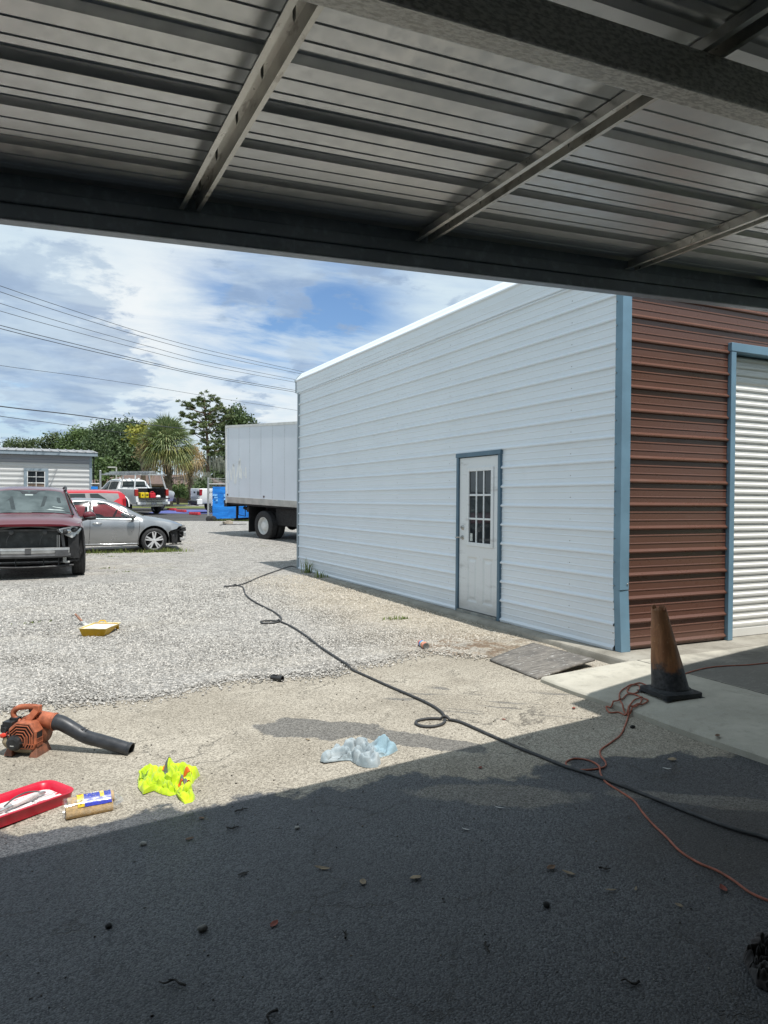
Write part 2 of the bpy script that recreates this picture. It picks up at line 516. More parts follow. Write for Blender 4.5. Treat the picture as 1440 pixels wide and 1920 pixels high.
def mat_concrete(name, c0, c1, warm=None):
    m, nt, b = newmat(name)
    p = worldpos(nt)
    n1 = noisef(nt, p, 1.6, 7, 0.62); n2 = noisef(nt, p, 14.0, 5, 0.6); n3 = noisef(nt, p, 180.0, 2)
    c = mixc(nt, smooth(nt, n1, .35, .65), c0, c1)
    c = mixc(nt, smooth(nt, n2, .5, .75, 0, .4), c, tuple(v * .62 for v in c0))
    c = mixc(nt, smooth(nt, n3, .45, .75, 0, .3), c, tuple(min(1, v * 1.25) for v in c1))
    st = noisef(nt, vmth(nt, 'MULTIPLY', p, (1, .55, 1)), 2.4, 7, .7)
    c = mixc(nt, smooth(nt, st, .6, .72, 0, .45), c, tuple(v * .45 for v in c0))
    if warm:
        x, y, z = sep(nt, p)
        # darker grey strip beyond the joint
        f = mth(nt, 'MULTIPLY', smooth(nt, x, 5.04, 5.06), smooth(nt, mth(nt, 'ADD', y, mth(nt, 'MULTIPLY', n1, 1.2)), 5.75, 5.25))
        c = mixc(nt, mth(nt, 'MULTIPLY', f, .72), c, (.085, .082, .078))
        j = mth(nt, 'ABSOLUTE', mth(nt, 'SUBTRACT', x, mth(nt, 'ADD', 5.035, mth(nt, 'MULTIPLY', mth(nt, 'SUBTRACT', n2, .5), .03))))
        c = mixc(nt, smooth(nt, j, .012, .004), c, (.03, .03, .028))
        sc = noisef(nt, vmth(nt, 'MULTIPLY', p, (1.0, 5.0, 1)), 3.2, 3, .5, 1.2)
        c = mixc(nt, smooth(nt, mth(nt, 'ABSOLUTE', mth(nt, 'SUBTRACT', sc, .5)), .012, .003, 0, .3), c, (.42, .41, .38))
    setin(nt, b, Base_Color=c, Roughness=.88, Normal=bump(nt, mth(nt, 'ADD', n3, mth(nt, 'MULTIPLY', n2, .6)), .35, .006))
    b.inputs['Specular IOR Level'].default_value = 0.3
    return m

def mat_simple_ground(name, c0, c1, scale, c2=None):
    m, nt, b = newmat(name)
    p = worldpos(nt)
    n1 = noisef(nt, p, scale, 8, .65); n2 = noisef(nt, p, scale * 12, 4)
    c = mixc(nt, smooth(nt, n1, .35, .65), c0, c1)
    c = mixc(nt, smooth(nt, n2, .4, .7, 0, .5), c, c2 or tuple(v * .6 for v in c0))
    setin(nt, b, Base_Color=c, Roughness=.92, Normal=bump(nt, n2, .4, .03))
    b.inputs['Specular IOR Level'].default_value = 0.2
    return m

GRAVEL = mat_gravel()
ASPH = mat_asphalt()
CONC = mat_concrete('concrete', (.36, .34, .285), (.48, .455, .385), warm=True)
SLABM = mat_concrete('slab_concrete', (.20, .185, .155), (.34, .32, .275))
LOT = mat_simple_ground('lot_asphalt', (.060, .060, .062), (.085, .084, .082), 0.8)
GRASS = mat_simple_ground('grass', (.085, .125, .035), (.16, .17, .06), 0.5, (.20, .18, .10))
ROADM = mat_simple_ground('road', (.25, .245, .235), (.31, .30, .285), 0.6)
BLUEP = mat_simple_ground('blue_paint', (.085, .105, .30), (.12, .14, .34), 1.5)

def struct(o, kind='structure'):
    o['kind'] = kind
    return o

def lerp(a, b, t): return a + (b - a) * t

# ---- base ground, one sheet to the horizon
def axis_pts():
    a = list(np.arange(-6, 8.01, 1.0)) + list(np.arange(10, 60, 3.0)) + [65, 75, 90, 120, 170, 260, 420, 700, 1200]
    return sorted(set(a))
ax = sorted(set([-1200, -700, -400, -250, -150, -100, -70, -50, -40, -30, -24, -18, -12, -9] + axis_pts()))
ay = sorted(set([-1200, -500, -200, -80, -40, -20, -12, -8] + axis_pts()))
g = [[(xx, yy, float(zt(xx, yy)) - .05) for yy in ay] for xx in ax]
struct(MB().grid(g, flip=True).build('ground', GRASS, smooth=60))

# ---- asphalt pad in front (old, dusty, damp under the canopy)
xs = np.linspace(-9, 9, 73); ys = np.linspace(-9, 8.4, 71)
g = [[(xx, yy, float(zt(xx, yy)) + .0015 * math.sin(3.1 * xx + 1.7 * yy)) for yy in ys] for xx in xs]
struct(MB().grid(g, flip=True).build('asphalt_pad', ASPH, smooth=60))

# ---- gravel yard with an irregular near edge
GE = [(-14, 7.2), (-6, 7.0), (-2, 6.7), (-0.3, 6.45), (0.19, 6.46), (0.55, 6.30), (0.85, 6.20), (1.11, 6.21), (1.35, 6.31), (1.65, 6.40), (2.0, 6.26), (2.37, 6.17), (2.62, 6.21), (2.86, 6.33), (3.07, 6.30), (3.35, 6.36), (3.6, 6.50), (3.7, 6.32), (3.83, 6.16), (4.0, 5.98), (4.3, 5.92), (4.95, 5.9), (5.6, 5.9)]
def gravel_edge(x):
    e = float(np.interp(x, [p[0] for p in GE], [p[1] for p in GE]))
    return e + .05 * (noise.noise(Vector((x * 7, 3.3, 0)))) + .03 * noise.noise(Vector((x * 23, 1.3, 0)))
gx = list(np.arange(-14, -1, .8)) + list(np.arange(-1, 5.65, .05)) + [6.5, 8, 10, 13, 17, 22]
rows = []
for xx in gx:
    e = gravel_edge(min(xx, 5.6)) if xx < 5.7 else 15.3
    far = 34.9 - .437 / .899 * (xx - 7.5) - 1.0 + .25 * noise.noise(Vector((xx * .9, 0, 5)))
    row = []
    for k in range(70):
        t = (k / 69) ** 2.2
        yy = lerp(e, far, t)
        up = min(1.0, (yy - e) / .12)
        zz = float(zt(xx, yy)) + .004 + .016 * up + .008 * noise.noise(Vector((xx * 1.3, yy * 1.3, 2)))
        row.append((xx, yy, zz if k else float(zt(xx, yy)) - .01))
    rows.append(row)
struct(MB().grid(rows, flip=True).build('gravel_yard', GRAVEL, smooth=60))

# loose stones where the gravel is close enough to see single ones
def stones(n, xlo, xhi, ylo, yhi, size, seed, on_edge=False, mat=None):
    rg = np.random.default_rng(seed)
    px = rg.uniform(xlo, xhi, n); py = rg.uniform(ylo, yhi, n)
    ed = np.array([gravel_edge(a) for a in px])
    if on_edge:
        py = ed - np.abs(rg.normal(0, .10, n)) + .03
    keep = ((py > ed + .01) | on_edge) & (px < 4.93) & ~((px > 3.95) & (py < 6.62 - (px - 4.0) * -.02) & (px > 4.02))
    # inside the picture's cone only (with margin)
    keep &= (px > (py * -.03 - .35))
    px = px[keep]; py = py[keep]; n = len(px)
    s = size * rg.uniform(.55, 1.45, n)
    base = np.array([[1, 0, 0], [-1, 0, 0], [0, 1, 0], [0, -1, 0], [0, 0, 1], [0, 0, -1], [.62, .62, .5], [-.62, .62, -.4], [.6, -.62, -.45], [-.6, -.6, .5]])
    base = base[:8]
    fc = None
    cube = np.array([[-1, -1, -1], [1, -1, -1], [1, 1, -1], [-1, 1, -1], [-1, -1, 1], [1, -1, 1], [1, 1, 1], [-1, 1, 1]], float) * .62
    quads = np.array([[3, 2, 1, 0], [4, 5, 6, 7], [0, 1, 5, 4], [1, 2, 6, 5], [2, 3, 7, 6], [3, 0, 4, 7]])
    v = np.repeat(cube[None], n, 0) + rg.uniform(-.34, .34, (n, 8, 3))
    v[:, 4:, :2] *= rg.uniform(.45, .9, (n, 1, 1))
    v *= (s[:, None, None] * np.stack([rg.uniform(.7, 1.3, n), rg.uniform(.6, 1.0, n), rg.uniform(.45, .8, n)], 1)[:, None, :])
    a = rg.uniform(0, 2 * PI, n); ca, sa = np.cos(a)[:, None], np.sin(a)[:, None]
    xx = v[:, :, 0] * ca - v[:, :, 1] * sa; yy = v[:, :, 0] * sa + v[:, :, 1] * ca
    tl = rg.uniform(-.5, .5, n)[:, None]
    zz = v[:, :, 2] + tl * xx
    gz = zt(px, py) + (.004 if on_edge else .018) + s * .22
    P = np.stack([xx + px[:, None], yy + py[:, None], zz + gz[:, None]], 2).reshape(-1, 3)
    F = (quads[None] + (np.arange(n) * 8)[:, None, None]).reshape(-1)
    return P, F

def raw_mesh(name, parts, mat):
    P = np.concatenate([p for p, f in parts])
    off = 0; Fs = []
    for p, f in parts:
        Fs.append(f + off); off += len(p)
    F = np.concatenate(Fs)
    me = bpy.data.meshes.new(name)
    me.vertices.add(len(P)); me.vertices.foreach_set('co', P.astype(np.float32).ravel())
    me.loops.add(len(F)); me.loops.foreach_set('vertex_index', F.astype(np.int32))
    nf = len(F) // 4
    me.polygons.add(nf)
    me.polygons.foreach_set('loop_start', np.arange(nf, dtype=np.int32) * 4)
    me.update(calc_edges=True)
    me.materials.append(mat)
    return link(name, me)

def mat_stone():
    m, nt, b = newmat('limestone_chips')
    g = nd(nt, 'ShaderNodeNewGeometry')
    r = nd(nt, 'ShaderNodeValToRGB', {0: g.outputs['Random Per Island']})
    cr = r.color_ramp
    cr.elements[0].color = (.16, .155, .145, 1); cr.elements[1].color = (.64, .62, .585, 1)
    e = cr.elements.new(.3); e.color = (.31, .305, .29, 1)
    e = cr.elements.new(.7); e.color = (.45, .435, .41, 1)
    p = g.outputs['Position']; x, y, z = sep(nt, p)
    nb = noisef(nt, p, 0.55, 5)
    wall = smooth(nt, mth(nt, 'ADD', x, mth(nt, 'MULTIPLY', nb, 1.6)), 3.6, 5.4)
    c = mixc(nt, mth(nt, 'MULTIPLY', wall, .38), r.outputs[0], (.50, .42, .29))
    n = noisef(nt, p, 90, 3)
    c = mixc(nt, smooth(nt, n, .5, .7, 0, .3), c, (.2, .19, .17))
    setin(nt, b, Base_Color=mixc(nt, 1.0, c, (.985, .97, .95), 'MULTIPLY'), Roughness=.85)
    b.inputs['Specular IOR Level'].default_value = .25
    return m
STONE = mat_stone()
o = raw_mesh('gravel_stones', [stones(36000, -.5, 4.93, 6.0, 9.2, .0108, 1), stones(22000, -.7, 4.93, 9.2, 13.5, .0138, 2), stones(1300, -.3, 4.0, 6, 7, .0105, 3, True)], STONE)
struct(o, 'stuff')

# ---- far parking lot, verge, road, far verge
def band(name, mat, d0, d1, s0, s1, off, n=12, m_=18):
    """strip between depths d0..d1 (away from the yard) and lateral s0..s1"""
    f = Vector((.437, .899)); r = Vector((.899, -.437))
    g = []
    for i in range(m_ + 1):
        s = lerp(s0, s1, i / m_); row = []
        for k in range(n + 1):
            d = lerp(d0, d1, k / n)
            q = f * d + r * s
            row.append((q.x, q.y, float(zt(q.x, q.y)) + off))
        g.append(row)
    return struct(MB().grid(g, flip=True).build(name, mat, smooth=60))
band('parking_lot', LOT, 32.2, 49.0, -40, 40, -.012, n=18)
band('blue_pavement', BLUEP, 41.2, 46.5, -13.4, -8.6, -.004, n=10)
band('grass_verge', GRASS, 49.0, 52.5, -60, 60, .0, n=4)
band('street', ROADM, 52.5, 57.0, -90, 90, -.006, n=6)

# ---- building slab and front apron
sl = MB()
prof = [(4.955, -.10), (4.955, .062), (4.968, .086), (4.995, .098), (5.04, .1), (11.6, .1), (11.6, -.1)]
rows = []
for k in range(41):
    yy = lerp(5.02, 15.35, k / 40)
    w = .006 * noise.noise(Vector((0, yy * 2.1, 7)))
    rows.append([(px + (w if i < 4 else 0), yy, pz) for i, (px, pz) in enumerate(prof)])
sl.grid(rows)
sl.poly([rows[0][i] for i in range(len(prof))]); sl.poly([rows[-1][i] for i in range(len(prof))][::-1])
struct(sl.build('concrete_slab', SLABM, smooth=35))
ap = MB()
rows = []
for k in range(31):
    yy = lerp(-2.0, 5.05, k / 30)
    e = 3.93 + .01 * math.sin(yy * 5) + .012 * noise.noise(Vector((1, yy * 6, 0)))
    rows.append([(e, yy, -.12), (e, yy, .034), (e + .012, yy, .048), (e + .03, yy, .0535), (4.4, yy, .076), (4.9, yy, .0985), (5.6, yy, .1), (7.5, yy, .1), (12, yy, .1), (12, yy, -.12)])
# far edge of the apron runs out to the slab corner
rows[-1] = [(p[0], 5.015 if p[0] < 5.0 else 5.019, p[2]) for p in rows[-1]]
ap.grid(rows); ap.poly(rows[-1][::-1]); ap.poly(rows[0])
struct(ap.build('concrete_apron', CONC, smooth=35))
# bit of apron closing to the wall corner
cx_ = MB()
cx_.prism([(3.95, 5.016), (4.86, 5.016), (4.953, 5.32), (4.80, 5.33)], .13, c=(0, 0, -.06))

# ================================================================ white and brown metal building
def mat_panel(name, col, dirtcol, dirt, rough=.35, vert=False):
    m, nt, b = newmat(name)
    p = worldpos(nt)
    x, y, z = sep(nt, p)
    n1 = noisef(nt, p, .8, 6, .6); n2 = noisef(nt, vmth(nt, 'MULTIPLY', p, (1, 1, 3.5)), 2.2, 7, .65); n3 = noisef(nt, p, 60, 3)
    c = mixc(nt, smooth(nt, n1, .35, .65), tuple(v * .975 for v in col), col)
    c = mixc(nt, smooth(nt, n2, .55, .75, 0, dirt), c, dirtcol)
    low = smooth(nt, mth(nt, 'ADD', z, mth(nt, 'MULTIPLY', n2, .5)), .75, .25)
    c = mixc(nt, mth(nt, 'MULTIPLY', low, dirt * 1.1), c, dirtcol)
    c = mixc(nt, smooth(nt, n3, .66, .74, 0, dirt), c, dirtcol)
    setin(nt, b, Base_Color=c, Roughness=smooth(nt, n2, .3, .7, rough * .85, rough * 1.2), Normal=bump(nt, n1, .02, .03))
    b.inputs['Specular IOR Level'].default_value = .5
    return m
WHITE = mat_panel('white_painted_steel', (.75, .80, .85), (.55, .56, .56), .16)
BROWN = mat_panel('brown_painted_steel', (.118, .054, .037), (.17, .11, .085), .25, rough=.29)
BLUE = M('blue_trim_paint', (.15, .26, .345), .42, var=.12, vscale=3, dirt=.15, dirtcol=(.3, .34, .36))
BLUED = M('dark_blue_trim_paint', (.085, .155, .215), .42, var=.12, vscale=3, dirt=.2, dirtcol=(.3, .34, .36))
SHUT = mat_panel('cream_shutter', (.74, .735, .70), (.42, .38, .32), .2)
GREYTRIM = M('grey_trim_paint', (.30, .35, .38), .45, var=.1, vscale=3)
DOORW = mat_panel('door_white', (.72, .74, .75), (.25, .24, .22), .6, rough=.4)
STEEL = M('brushed_steel', (.45, .44, .42), .32, 1.0, var=.2, vscale=30)
SCREW = M('screw_steel', (.35, .35, .34), .45, .8, var=.2)
GLASSD = None
def mat_glass_dark(name, col=(.02, .024, .028), rough=.03):
    m, nt, b = newmat(name)
    p = objco(nt)
    n = noisef(nt, p, 3, 4)
    setin(nt, b, Base_Color=mixc(nt, n, tuple(v * .6 for v in col), tuple(v * 1.6 for v in col)), Roughness=rough, Normal=bump(nt, noisef(nt, p, 1.5, 2), .03, .02))
    b.inputs['Specular IOR Level'].default_value = .6
    return m
GLASSD = mat_glass_dark('dark_window_glass')

PITCH = .2286
def prof_panel(z0, z1, phase, minor=True):
    """(z, outward) points of the ribbed sheet between z0 and z1"""
    pts = []
    k0 = math.floor((z0 - phase) / PITCH) - 1
    k1 = math.ceil((z1 - phase) / PITCH) + 1
    for k in range(k0, k1 + 1):
        zr = phase + k * PITCH
        pts += [(zr - .021, 0), (zr - .011, .023), (zr + .001, .0245), (zr + .024, 0)]
        if minor:
            for f in (1 / 3, 2 / 3):
                zm = zr + PITCH * f
                pts += [(zm - .009, 0), (zm - .003, .0045), (zm + .003, .0045), (zm + .009, 0)]
    pz = [p[0] for p in pts]; po = [p[1] for p in pts]
    inside = [(z, o) for z, o in pts if z0 < z < z1]
    return [(z0, float(np.interp(z0, pz, po)))] + inside + [(z1, float(np.interp(z1, pz, po)))]

def corr(mb, axis, base, sign, a0, a1, z0, z1, phase, nseg, wav=.0008):
    pr = prof_panel(z0, z1, phase)
    rows = []
    for i in range(nseg + 1):
        a = lerp(a0, a1, i / nseg)
        row = []
        for z, o in pr:
            w = wav * noise.noise(Vector((a * .9, z * 1.3, base)))
            q = base + sign * (o + w)
            row.append((q, a, z) if axis == 'Y' else (a, q, z))
        rows.append(row)
    flip = (axis == 'Y') == (sign > 0)
    mb.grid(rows, flip=not flip)

XW = 5.148      # white wall plane
YB = 5.375      # brown wall plane
ZE = 4.06       # eave bend
bld = thing('metal_building', 'white ribbed metal building with brown front wall, blue trim and a side door', 'building', (8.2, 10, SLAB_Z))
def P_(mb, name, mats, parent=bld, **k):
    """build in world coordinates, parented to a thing that stands at its own base"""
    o = mb.build(name, mats, None, **k)
    o.parent = parent
    r = parent
    off = Matrix.Identity(4)
    chain = []
    while r is not None:
        chain.append(r); r = r.parent
    mw = Matrix.Identity(4)
    for c in reversed(chain):
        mw = mw @ Matrix.LocRotScale(c.location, c.rotation_euler, c.scale)
    o.data.transform(mw.inverted())
    return o

w = MB()
Y_DL, Y_DR = 8.335, 7.335      # door trim outer edges (far, near)
corr(w, 'Y', XW, -1, 5.43, Y_DR, SLAB_Z + .012, ZE - .02, 1.499, 10)
corr(w, 'Y', XW, -1, Y_DL, 14.66, SLAB_Z + .012, ZE - .02, 1.499, 24)
corr(w, 'Y', XW, -1, Y_DR, Y_DL, 2.165, ZE - .02, 1.499, 4)
w.cur = 1
for ys_ in (6.1, 8.56, 10.12, 11.69, 13.2):
    for k in range(17):
        zc_ = 1.499 + (k - 6) * PITCH + PITCH * .42
        if zc_ < ZE - .1:
            w.lathe([(.0055, 0), (.0055, .003), (.003, .005)], (XW, ys_, zc_), n=6, mat=Matrix(((0, 0, -1), (0, 1, 0), (1, 0, 0))), cap=True)
P_(w, 'side_wall', [WHITE, SCREW], smooth=25)
# bottom drip trim
P_(MB().box(XW - .016, XW + .01, 5.44, Y_DR, SLAB_Z - .0, SLAB_Z + .03).box(XW - .016, XW + .01, Y_DL, 14.66, SLAB_Z, SLAB_Z + .03), 'base_trim', WHITE, bevel=.004)
# brown front
w = MB()
corr(w, 'X', YB, -1, 5.235, 6.62, SLAB_Z + .012, 4.3, .15, 8, .0008)
corr(w, 'X', YB, -1, 9.35, 11.2, SLAB_Z + .012, 4.3, .15, 6, .0008)
corr(w, 'X', YB, -1, 6.62, 9.35, 3.224, 4.3, .15, 8, .0008)
corr(w, 'X', YB, -1, 5.3, 11.1, 4.3, 4.62, .15, 8, .0008)
w.cur = 1
for xs_ in (6.66, 7.9):
    w.lathe([(.009, 0), (.009, .004), (.004, .008)], (xs_ - .1, YB, 3.32), n=6, axis='Y', cap=True)
P_(w, 'front_wall', [BROWN, SCREW], smooth=25)
# hidden walls close the box
P_(MB().prism([(XW + .05, SLAB_Z), (11.2, SLAB_Z), (11.2, 4.05), (8.17, 4.80), (XW + .05, 4.05)], .04, mat=Matrix(((1, 0, 0), (0, 0, 1), (0, 1, 0))), c=(0, 14.62, 0)).box(11.16, 11.2, 5.45, 14.6, SLAB_Z, 4.1), 'rear_wall', WHITE)
# roof: ribbed sheet running along the building, rolled over the eave
rp = [(5.146, 3.793), (5.118, 3.800), (5.116, 3.812), (5.123, 3.83), (5.123, 3.868), (5.119, 3.874), (5.123, 3.881), (5.123, 3.945), (5.119, 3.951), (5.123, 3.958), (5.122, 4.035), (5.102, 4.058), (5.106, 4.078), (5.128, 4.098), (5.168, 4.155), (5.176, 4.17), (5.19, 4.176), (5.225, 4.214), (5.235, 4.228), (5.262, 4.232), (8.17, 4.95), (11.1, 4.23), (11.24, 4.06), (11.24, 3.8)]
rows = []
for k in range(25):
    yy = lerp(5.33, 14.80, k / 24)
    rows.append([(x + .004 * noise.noise(Vector((yy * 1.1, i * .5, 4))), yy, z + .004 * noise.noise(Vector((yy * 1.3, i * .6, 9)))) for i, (x, z) in enumerate(rp)])
P_(MB().grid(rows), 'roof', WHITE, smooth=20)
# gable trims at both ends
for ye0, ye1 in ((14.80, 14.835), (5.30, 5.328)):
    gt = MB()
    for i in range(1, len(rp)):
        a, b2 = rp[i - 1], rp[i]
        if i in (1, 2):
            continue
        d = Vector((b2[0] - a[0], b2[1] - a[1])); n_ = Vector((-d.y, d.x)).normalized() * .012
        gt.add([(a[0], ye0, a[1]), (b2[0], ye0, b2[1]), (b2[0] + n_.x, ye0, b2[1] + n_.y), (a[0] + n_.x, ye0, a[1] + n_.y),
                (a[0], ye1, a[1]), (b2[0], ye1, b2[1]), (b2[0] + n_.x, ye1, b2[1] + n_.y), (a[0] + n_.x, ye1, a[1] + n_.y)],
               [(0, 1, 2, 3), (7, 6, 5, 4), (0, 4, 5, 1), (1, 5, 6, 2), (2, 6, 7, 3), (3, 7, 4, 0)])
    P_(gt, 'gable_trim', GREYTRIM)
# corner trims
ct = MB()
ct.box(XW - .024, XW + .02, YB - .0025, YB + .062, .70, 4.04)
ct.box(XW - .026, XW + .088, YB - .034, YB - .003, .70, 4.04)
sc = ct; sc.cur = 1
ct = MB()
A = [(XW - .022, YB + .058), (XW - .022, YB - .024), (XW + .088, YB - .029), (XW + .088, YB + .0)]
top = [(p[0], p[1], .715) for p in A]
bot = [(p[0] + .012, p[1] - .022, SLAB_Z + .002) for p in A]
ct.grid([top, bot])
P_(ct, 'corner_trim', [BLUE])
P_(MB().box(XW - .03, XW + .01, 14.66, 14.72, SLAB_Z, 3.80), 'corner_trim', GREYTRIM)
for k in range(16):
    zc_ = .28 + k * PITCH
    sc.lathe([(.009, 0), (.009, .004), (.004, .009)], (XW - .028, YB + .045, zc_), n=6, mat=Matrix(((0, 0, -1), (0, 1, 0), (1, 0, 0))), cap=True)
sc.lathe([(.010, 0), (.010, .004), (.004, .009)], (XW + .068, YB - .036, .755), n=6, axis='Y', mat=Matrix(((1, 0, 0), (0, 0, -1), (0, 1, 0))), cap=True)
P_(sc, 'corner_trim', [BLUE, SCREW], bevel=.003)
# ---- side entry door
d = MB()
yl, yr = 8.275, 7.392            # slab edges
zb, ztp = .142, 2.108
xd = XW - .012                   # door face
XF = XW + .03
# face with a hole for the lite and two sunk panels
def face_cells(mb, ys_, zs_, skip, x):
    for i in range(len(ys_) - 1):
        for j in range(len(zs_) - 1):
            if (i, j) in skip:
                continue
            mb.add([(x, ys_[i], zs_[j]), (x, ys_[i + 1], zs_[j]), (x, ys_[i + 1], zs_[j + 1]), (x, ys_[i], zs_[j + 1])], [(0, 1, 2, 3)])
ysd = [yr, 7.50, 7.725, 7.855, 8.08, yl]
zsd = [zb, .255, .835, .985, 1.965, ztp]
face_cells(d, ysd, zsd, {(1, 1), (3, 1), (1, 3), (2, 3), (3, 3)}, xd)
d.box(xd + .016, XF, yr, yl, zb, ztp)
for y_a, y_b in ((yr, yr + .002), (yl - .002, yl)):
    d.box(xd + .0002, xd + .0158, y_a, y_b, zb, ztp)
P_(d, 'door', DOORW)
door = bpy.data.objects['door']; door.name = 'entry_door'; door['label'] = 'weathered white side door with a nine-pane window'
def PD(mb, name, mat, **k):
    return P_(mb, name, mat, parent=door, **k)
pn = MB()
for y0_, y1_ in ((7.50, 7.725), (7.855, 8.08)):
    o_ = [(xd, y0_, .255), (xd, y1_, .255), (xd, y1_, .835), (xd, y0_, .835)]
    i1 = [(xd + .012, y0_ + .022, .277), (xd + .012, y1_ - .022, .277), (xd + .012, y1_ - .022, .813), (xd + .012, y0_ + .022, .813)]
    i2 = [(xd + .012, y0_ + .04, .295), (xd + .012, y1_ - .04, .295), (xd + .012, y1_ - .04, .795), (xd + .012, y0_ + .04, .795)]
    i3 = [(xd + .002, y0_ + .06, .325), (xd + .002, y1_ - .06, .325), (xd + .002, y1_ - .06, .765), (xd + .002, y0_ + .06, .765)]
    for a, b2 in ((o_, i1), (i1, i2), (i2, i3)):
        for k in range(4):
            pn.add([a[k], a[(k + 1) % 4], b2[(k + 1) % 4], b2[k]], [(0, 1, 2, 3)])
    pn.add(i3, [(0, 1, 2, 3)])
PD(pn, 'door_panel', DOORW)
wf = MB()
y0_, y1_, z0_, z1_ = 7.50, 8.08, .985, 1.965
for a in ((y0_ - .012, y0_ + .042, z0_ - .012, z1_ + .012), (y1_ - .042, y1_ + .012, z0_ - .012, z1_ + .012)):
    wf.box(xd - .014, xd + .012, *a)
for a in ((y0_ + .042, y1_ - .042, z0_ - .012, z0_ + .036), (y0_ + .042, y1_ - .042, z1_ - .036, z1_ + .012)):
    wf.box(xd - .014, xd + .012, *a)
iy0, iy1, iz0, iz1 = y0_ + .042, y1_ - .042, z0_ + .036, z1_ - .036
for k in (1, 2):
    yy = lerp(iy0, iy1, k / 3); wf.box(xd - .008, xd + .008, yy - .012, yy + .012, iz0, iz1)
for k in (1, 2):
    zz = lerp(iz0, iz1, k / 3)
    for q in range(3):
        wf.box(xd - .007, xd + .007, lerp(iy0, iy1, q / 3) + (.012 if q else 0), lerp(iy0, iy1, (q + 1) / 3) - (.012 if q < 2 else 0), zz - .012, zz + .012)
PD(wf, 'window_frame', DOORW, bevel=.003)
PD(MB().box(xd + .003, xd + .006, iy0, iy1, iz0, iz1), 'glass', GLASSD)
PD(MB().box(xd - .0, xd + .0025, 7.965, 8.018, 1.035, 1.135), 'sticker', M('paper_sticker', (.55, .58, .56), .6, var=.4, vscale=60))
hd = MB()
MX = Matrix(((0, 0, -1), (0, 1, 0), (1, 0, 0)))
hd.lathe([(.031, 0), (.031, .006), (.024, .012)], (xd, 8.195, 1.075), n=20, mat=MX, cap=True)
hd.tube([(xd - .008, 8.195, 1.075), (xd - .045, 8.195, 1.075), (xd - .052, 8.205, 1.076), (xd - .05, 8.30, 1.07)], [.011, .011, .010, .008], 8)
PD(hd, 'handle', STEEL, smooth=40)
PD(MB().lathe([(.033, 0), (.033, .008), (.025, .014), (.016, .016), (.016, .026)], (xd, 8.195, 1.205), n=20, mat=MX, cap=True), 'deadbolt', STEEL, smooth=40)
th = MB().box(XW - .045, XW + .03, 7.385, 8.285, SLAB_Z, SLAB_Z + .034)
PD(th, 'threshold', M('aluminium_threshold', (.32, .34, .33), .4, .6, var=.25, dirt=.3))
fr = MB()
fr.box(XW - .034, XW + .03, 8.283, Y_DL, SLAB_Z + .001, 2.115)
fr.box(XW - .034, XW + .03, Y_DR, 7.384, SLAB_Z + .001, 2.115)
fr.box(XW - .038, XW + .03, Y_DR - .01, Y_DL + .012, 2.117, 2.172)
PD(fr, 'door_frame', BLUED, bevel=.003)

# ---- roller door in the brown front
rd = MB()
pr = []
z = SLAB_Z + .09
while z < 3.13:
    pr += [(z, 0.004), (z + .012, .0), (z + .030, .016), (z + .050, .017), (z + .066, .002)]
    z += .0795
rows = []
for xx in (6.70, 7.4, 8.1, 8.8, 9.27):
    rows.append([(xx, YB + .095 - o, zz) for zz, o in pr])
rd.grid(rows)
rd.box(6.70, 9.27, YB + .07, YB + .10, SLAB_Z + .006, SLAB_Z + .088)
P_(rd, 'roller_door', SHUT, smooth=30)
fr = MB()
fr.box(6.614, 6.687, YB - .045, YB + .11, SLAB_Z + .002, 3.13)
fr.box(9.285, 9.36, YB - .045, YB + .11, SLAB_Z + .002, 3.13)
fr.box(6.610, 9.364, YB - .049, YB + .11, 3.132, 3.222)
P_(fr, 'roller_door_frame', BLUE, bevel=.004)

# ================================================================ carport overhead
def mat_galv(name, c0, c1, metal=.0, rough=.5, spang=0.0, rust=0.0, bmp=.25):
    m, nt, b = newmat(name)
    p = worldpos(nt)
    n1 = noisef(nt, p, 2.0, 6, .6); n2 = noisef(nt, vmth(nt, 'MULTIPLY', p, (1, 1, 1)), 28, 5, .6)
    c = mixc(nt, smooth(nt, n1, .35, .65), c0, c1)
    if spang > .55:
        n2 = noisef(nt, vmth(nt, 'MULTIPLY', p, (.6, 1.6, 1.6)), 95, 3, .6)
        c = mixc(nt, smooth(nt, n2, .36, .62), tuple(v * .66 for v in c0), c1)
    else:
        c = mixc(nt, smooth(nt, n2, .5, .68, 0, spang), c, tuple(min(1, v * 1.9) for v in c1))
    if rust:
        n4 = noisef(nt, vmth(nt, 'MULTIPLY', p, (1, .35, 1)), 22, 5, .65)
        c = mixc(nt, smooth(nt, n4, .58, .66, 0, rust), c, (.13, .10, .075))
    setin(nt, b, Base_Color=c, Roughness=smooth(nt, n2, .3, .7, rough * .8, rough * 1.2), Metallic=metal, Normal=bump(nt, n2, bmp, .004))
    return m
CEIL = mat_galv('galvanised_ceiling', (.66, .685, .70), (.74, .76, .775), .6, .36, bmp=.05)
BEAM = mat_galv('galvanised_tube', (.24, .29, .35), (.31, .36, .42), .5, .45, .25)
BEAMG = mat_galv('spangled_tube', (.74, .73, .68), (.84, .83, .78), .35, .42, .6)
PURL = mat_galv('galvanised_hat_channel', (.56, .56, .53), (.68, .67, .63), .7, .34, .2, .4)
TR = .042                                # roof rise per metre towards +x
cp_ = thing('carport', 'galvanised steel carport overhead with ribbed roof sheets on open purlins', 'carport', (1.4, -.5, 0.0))
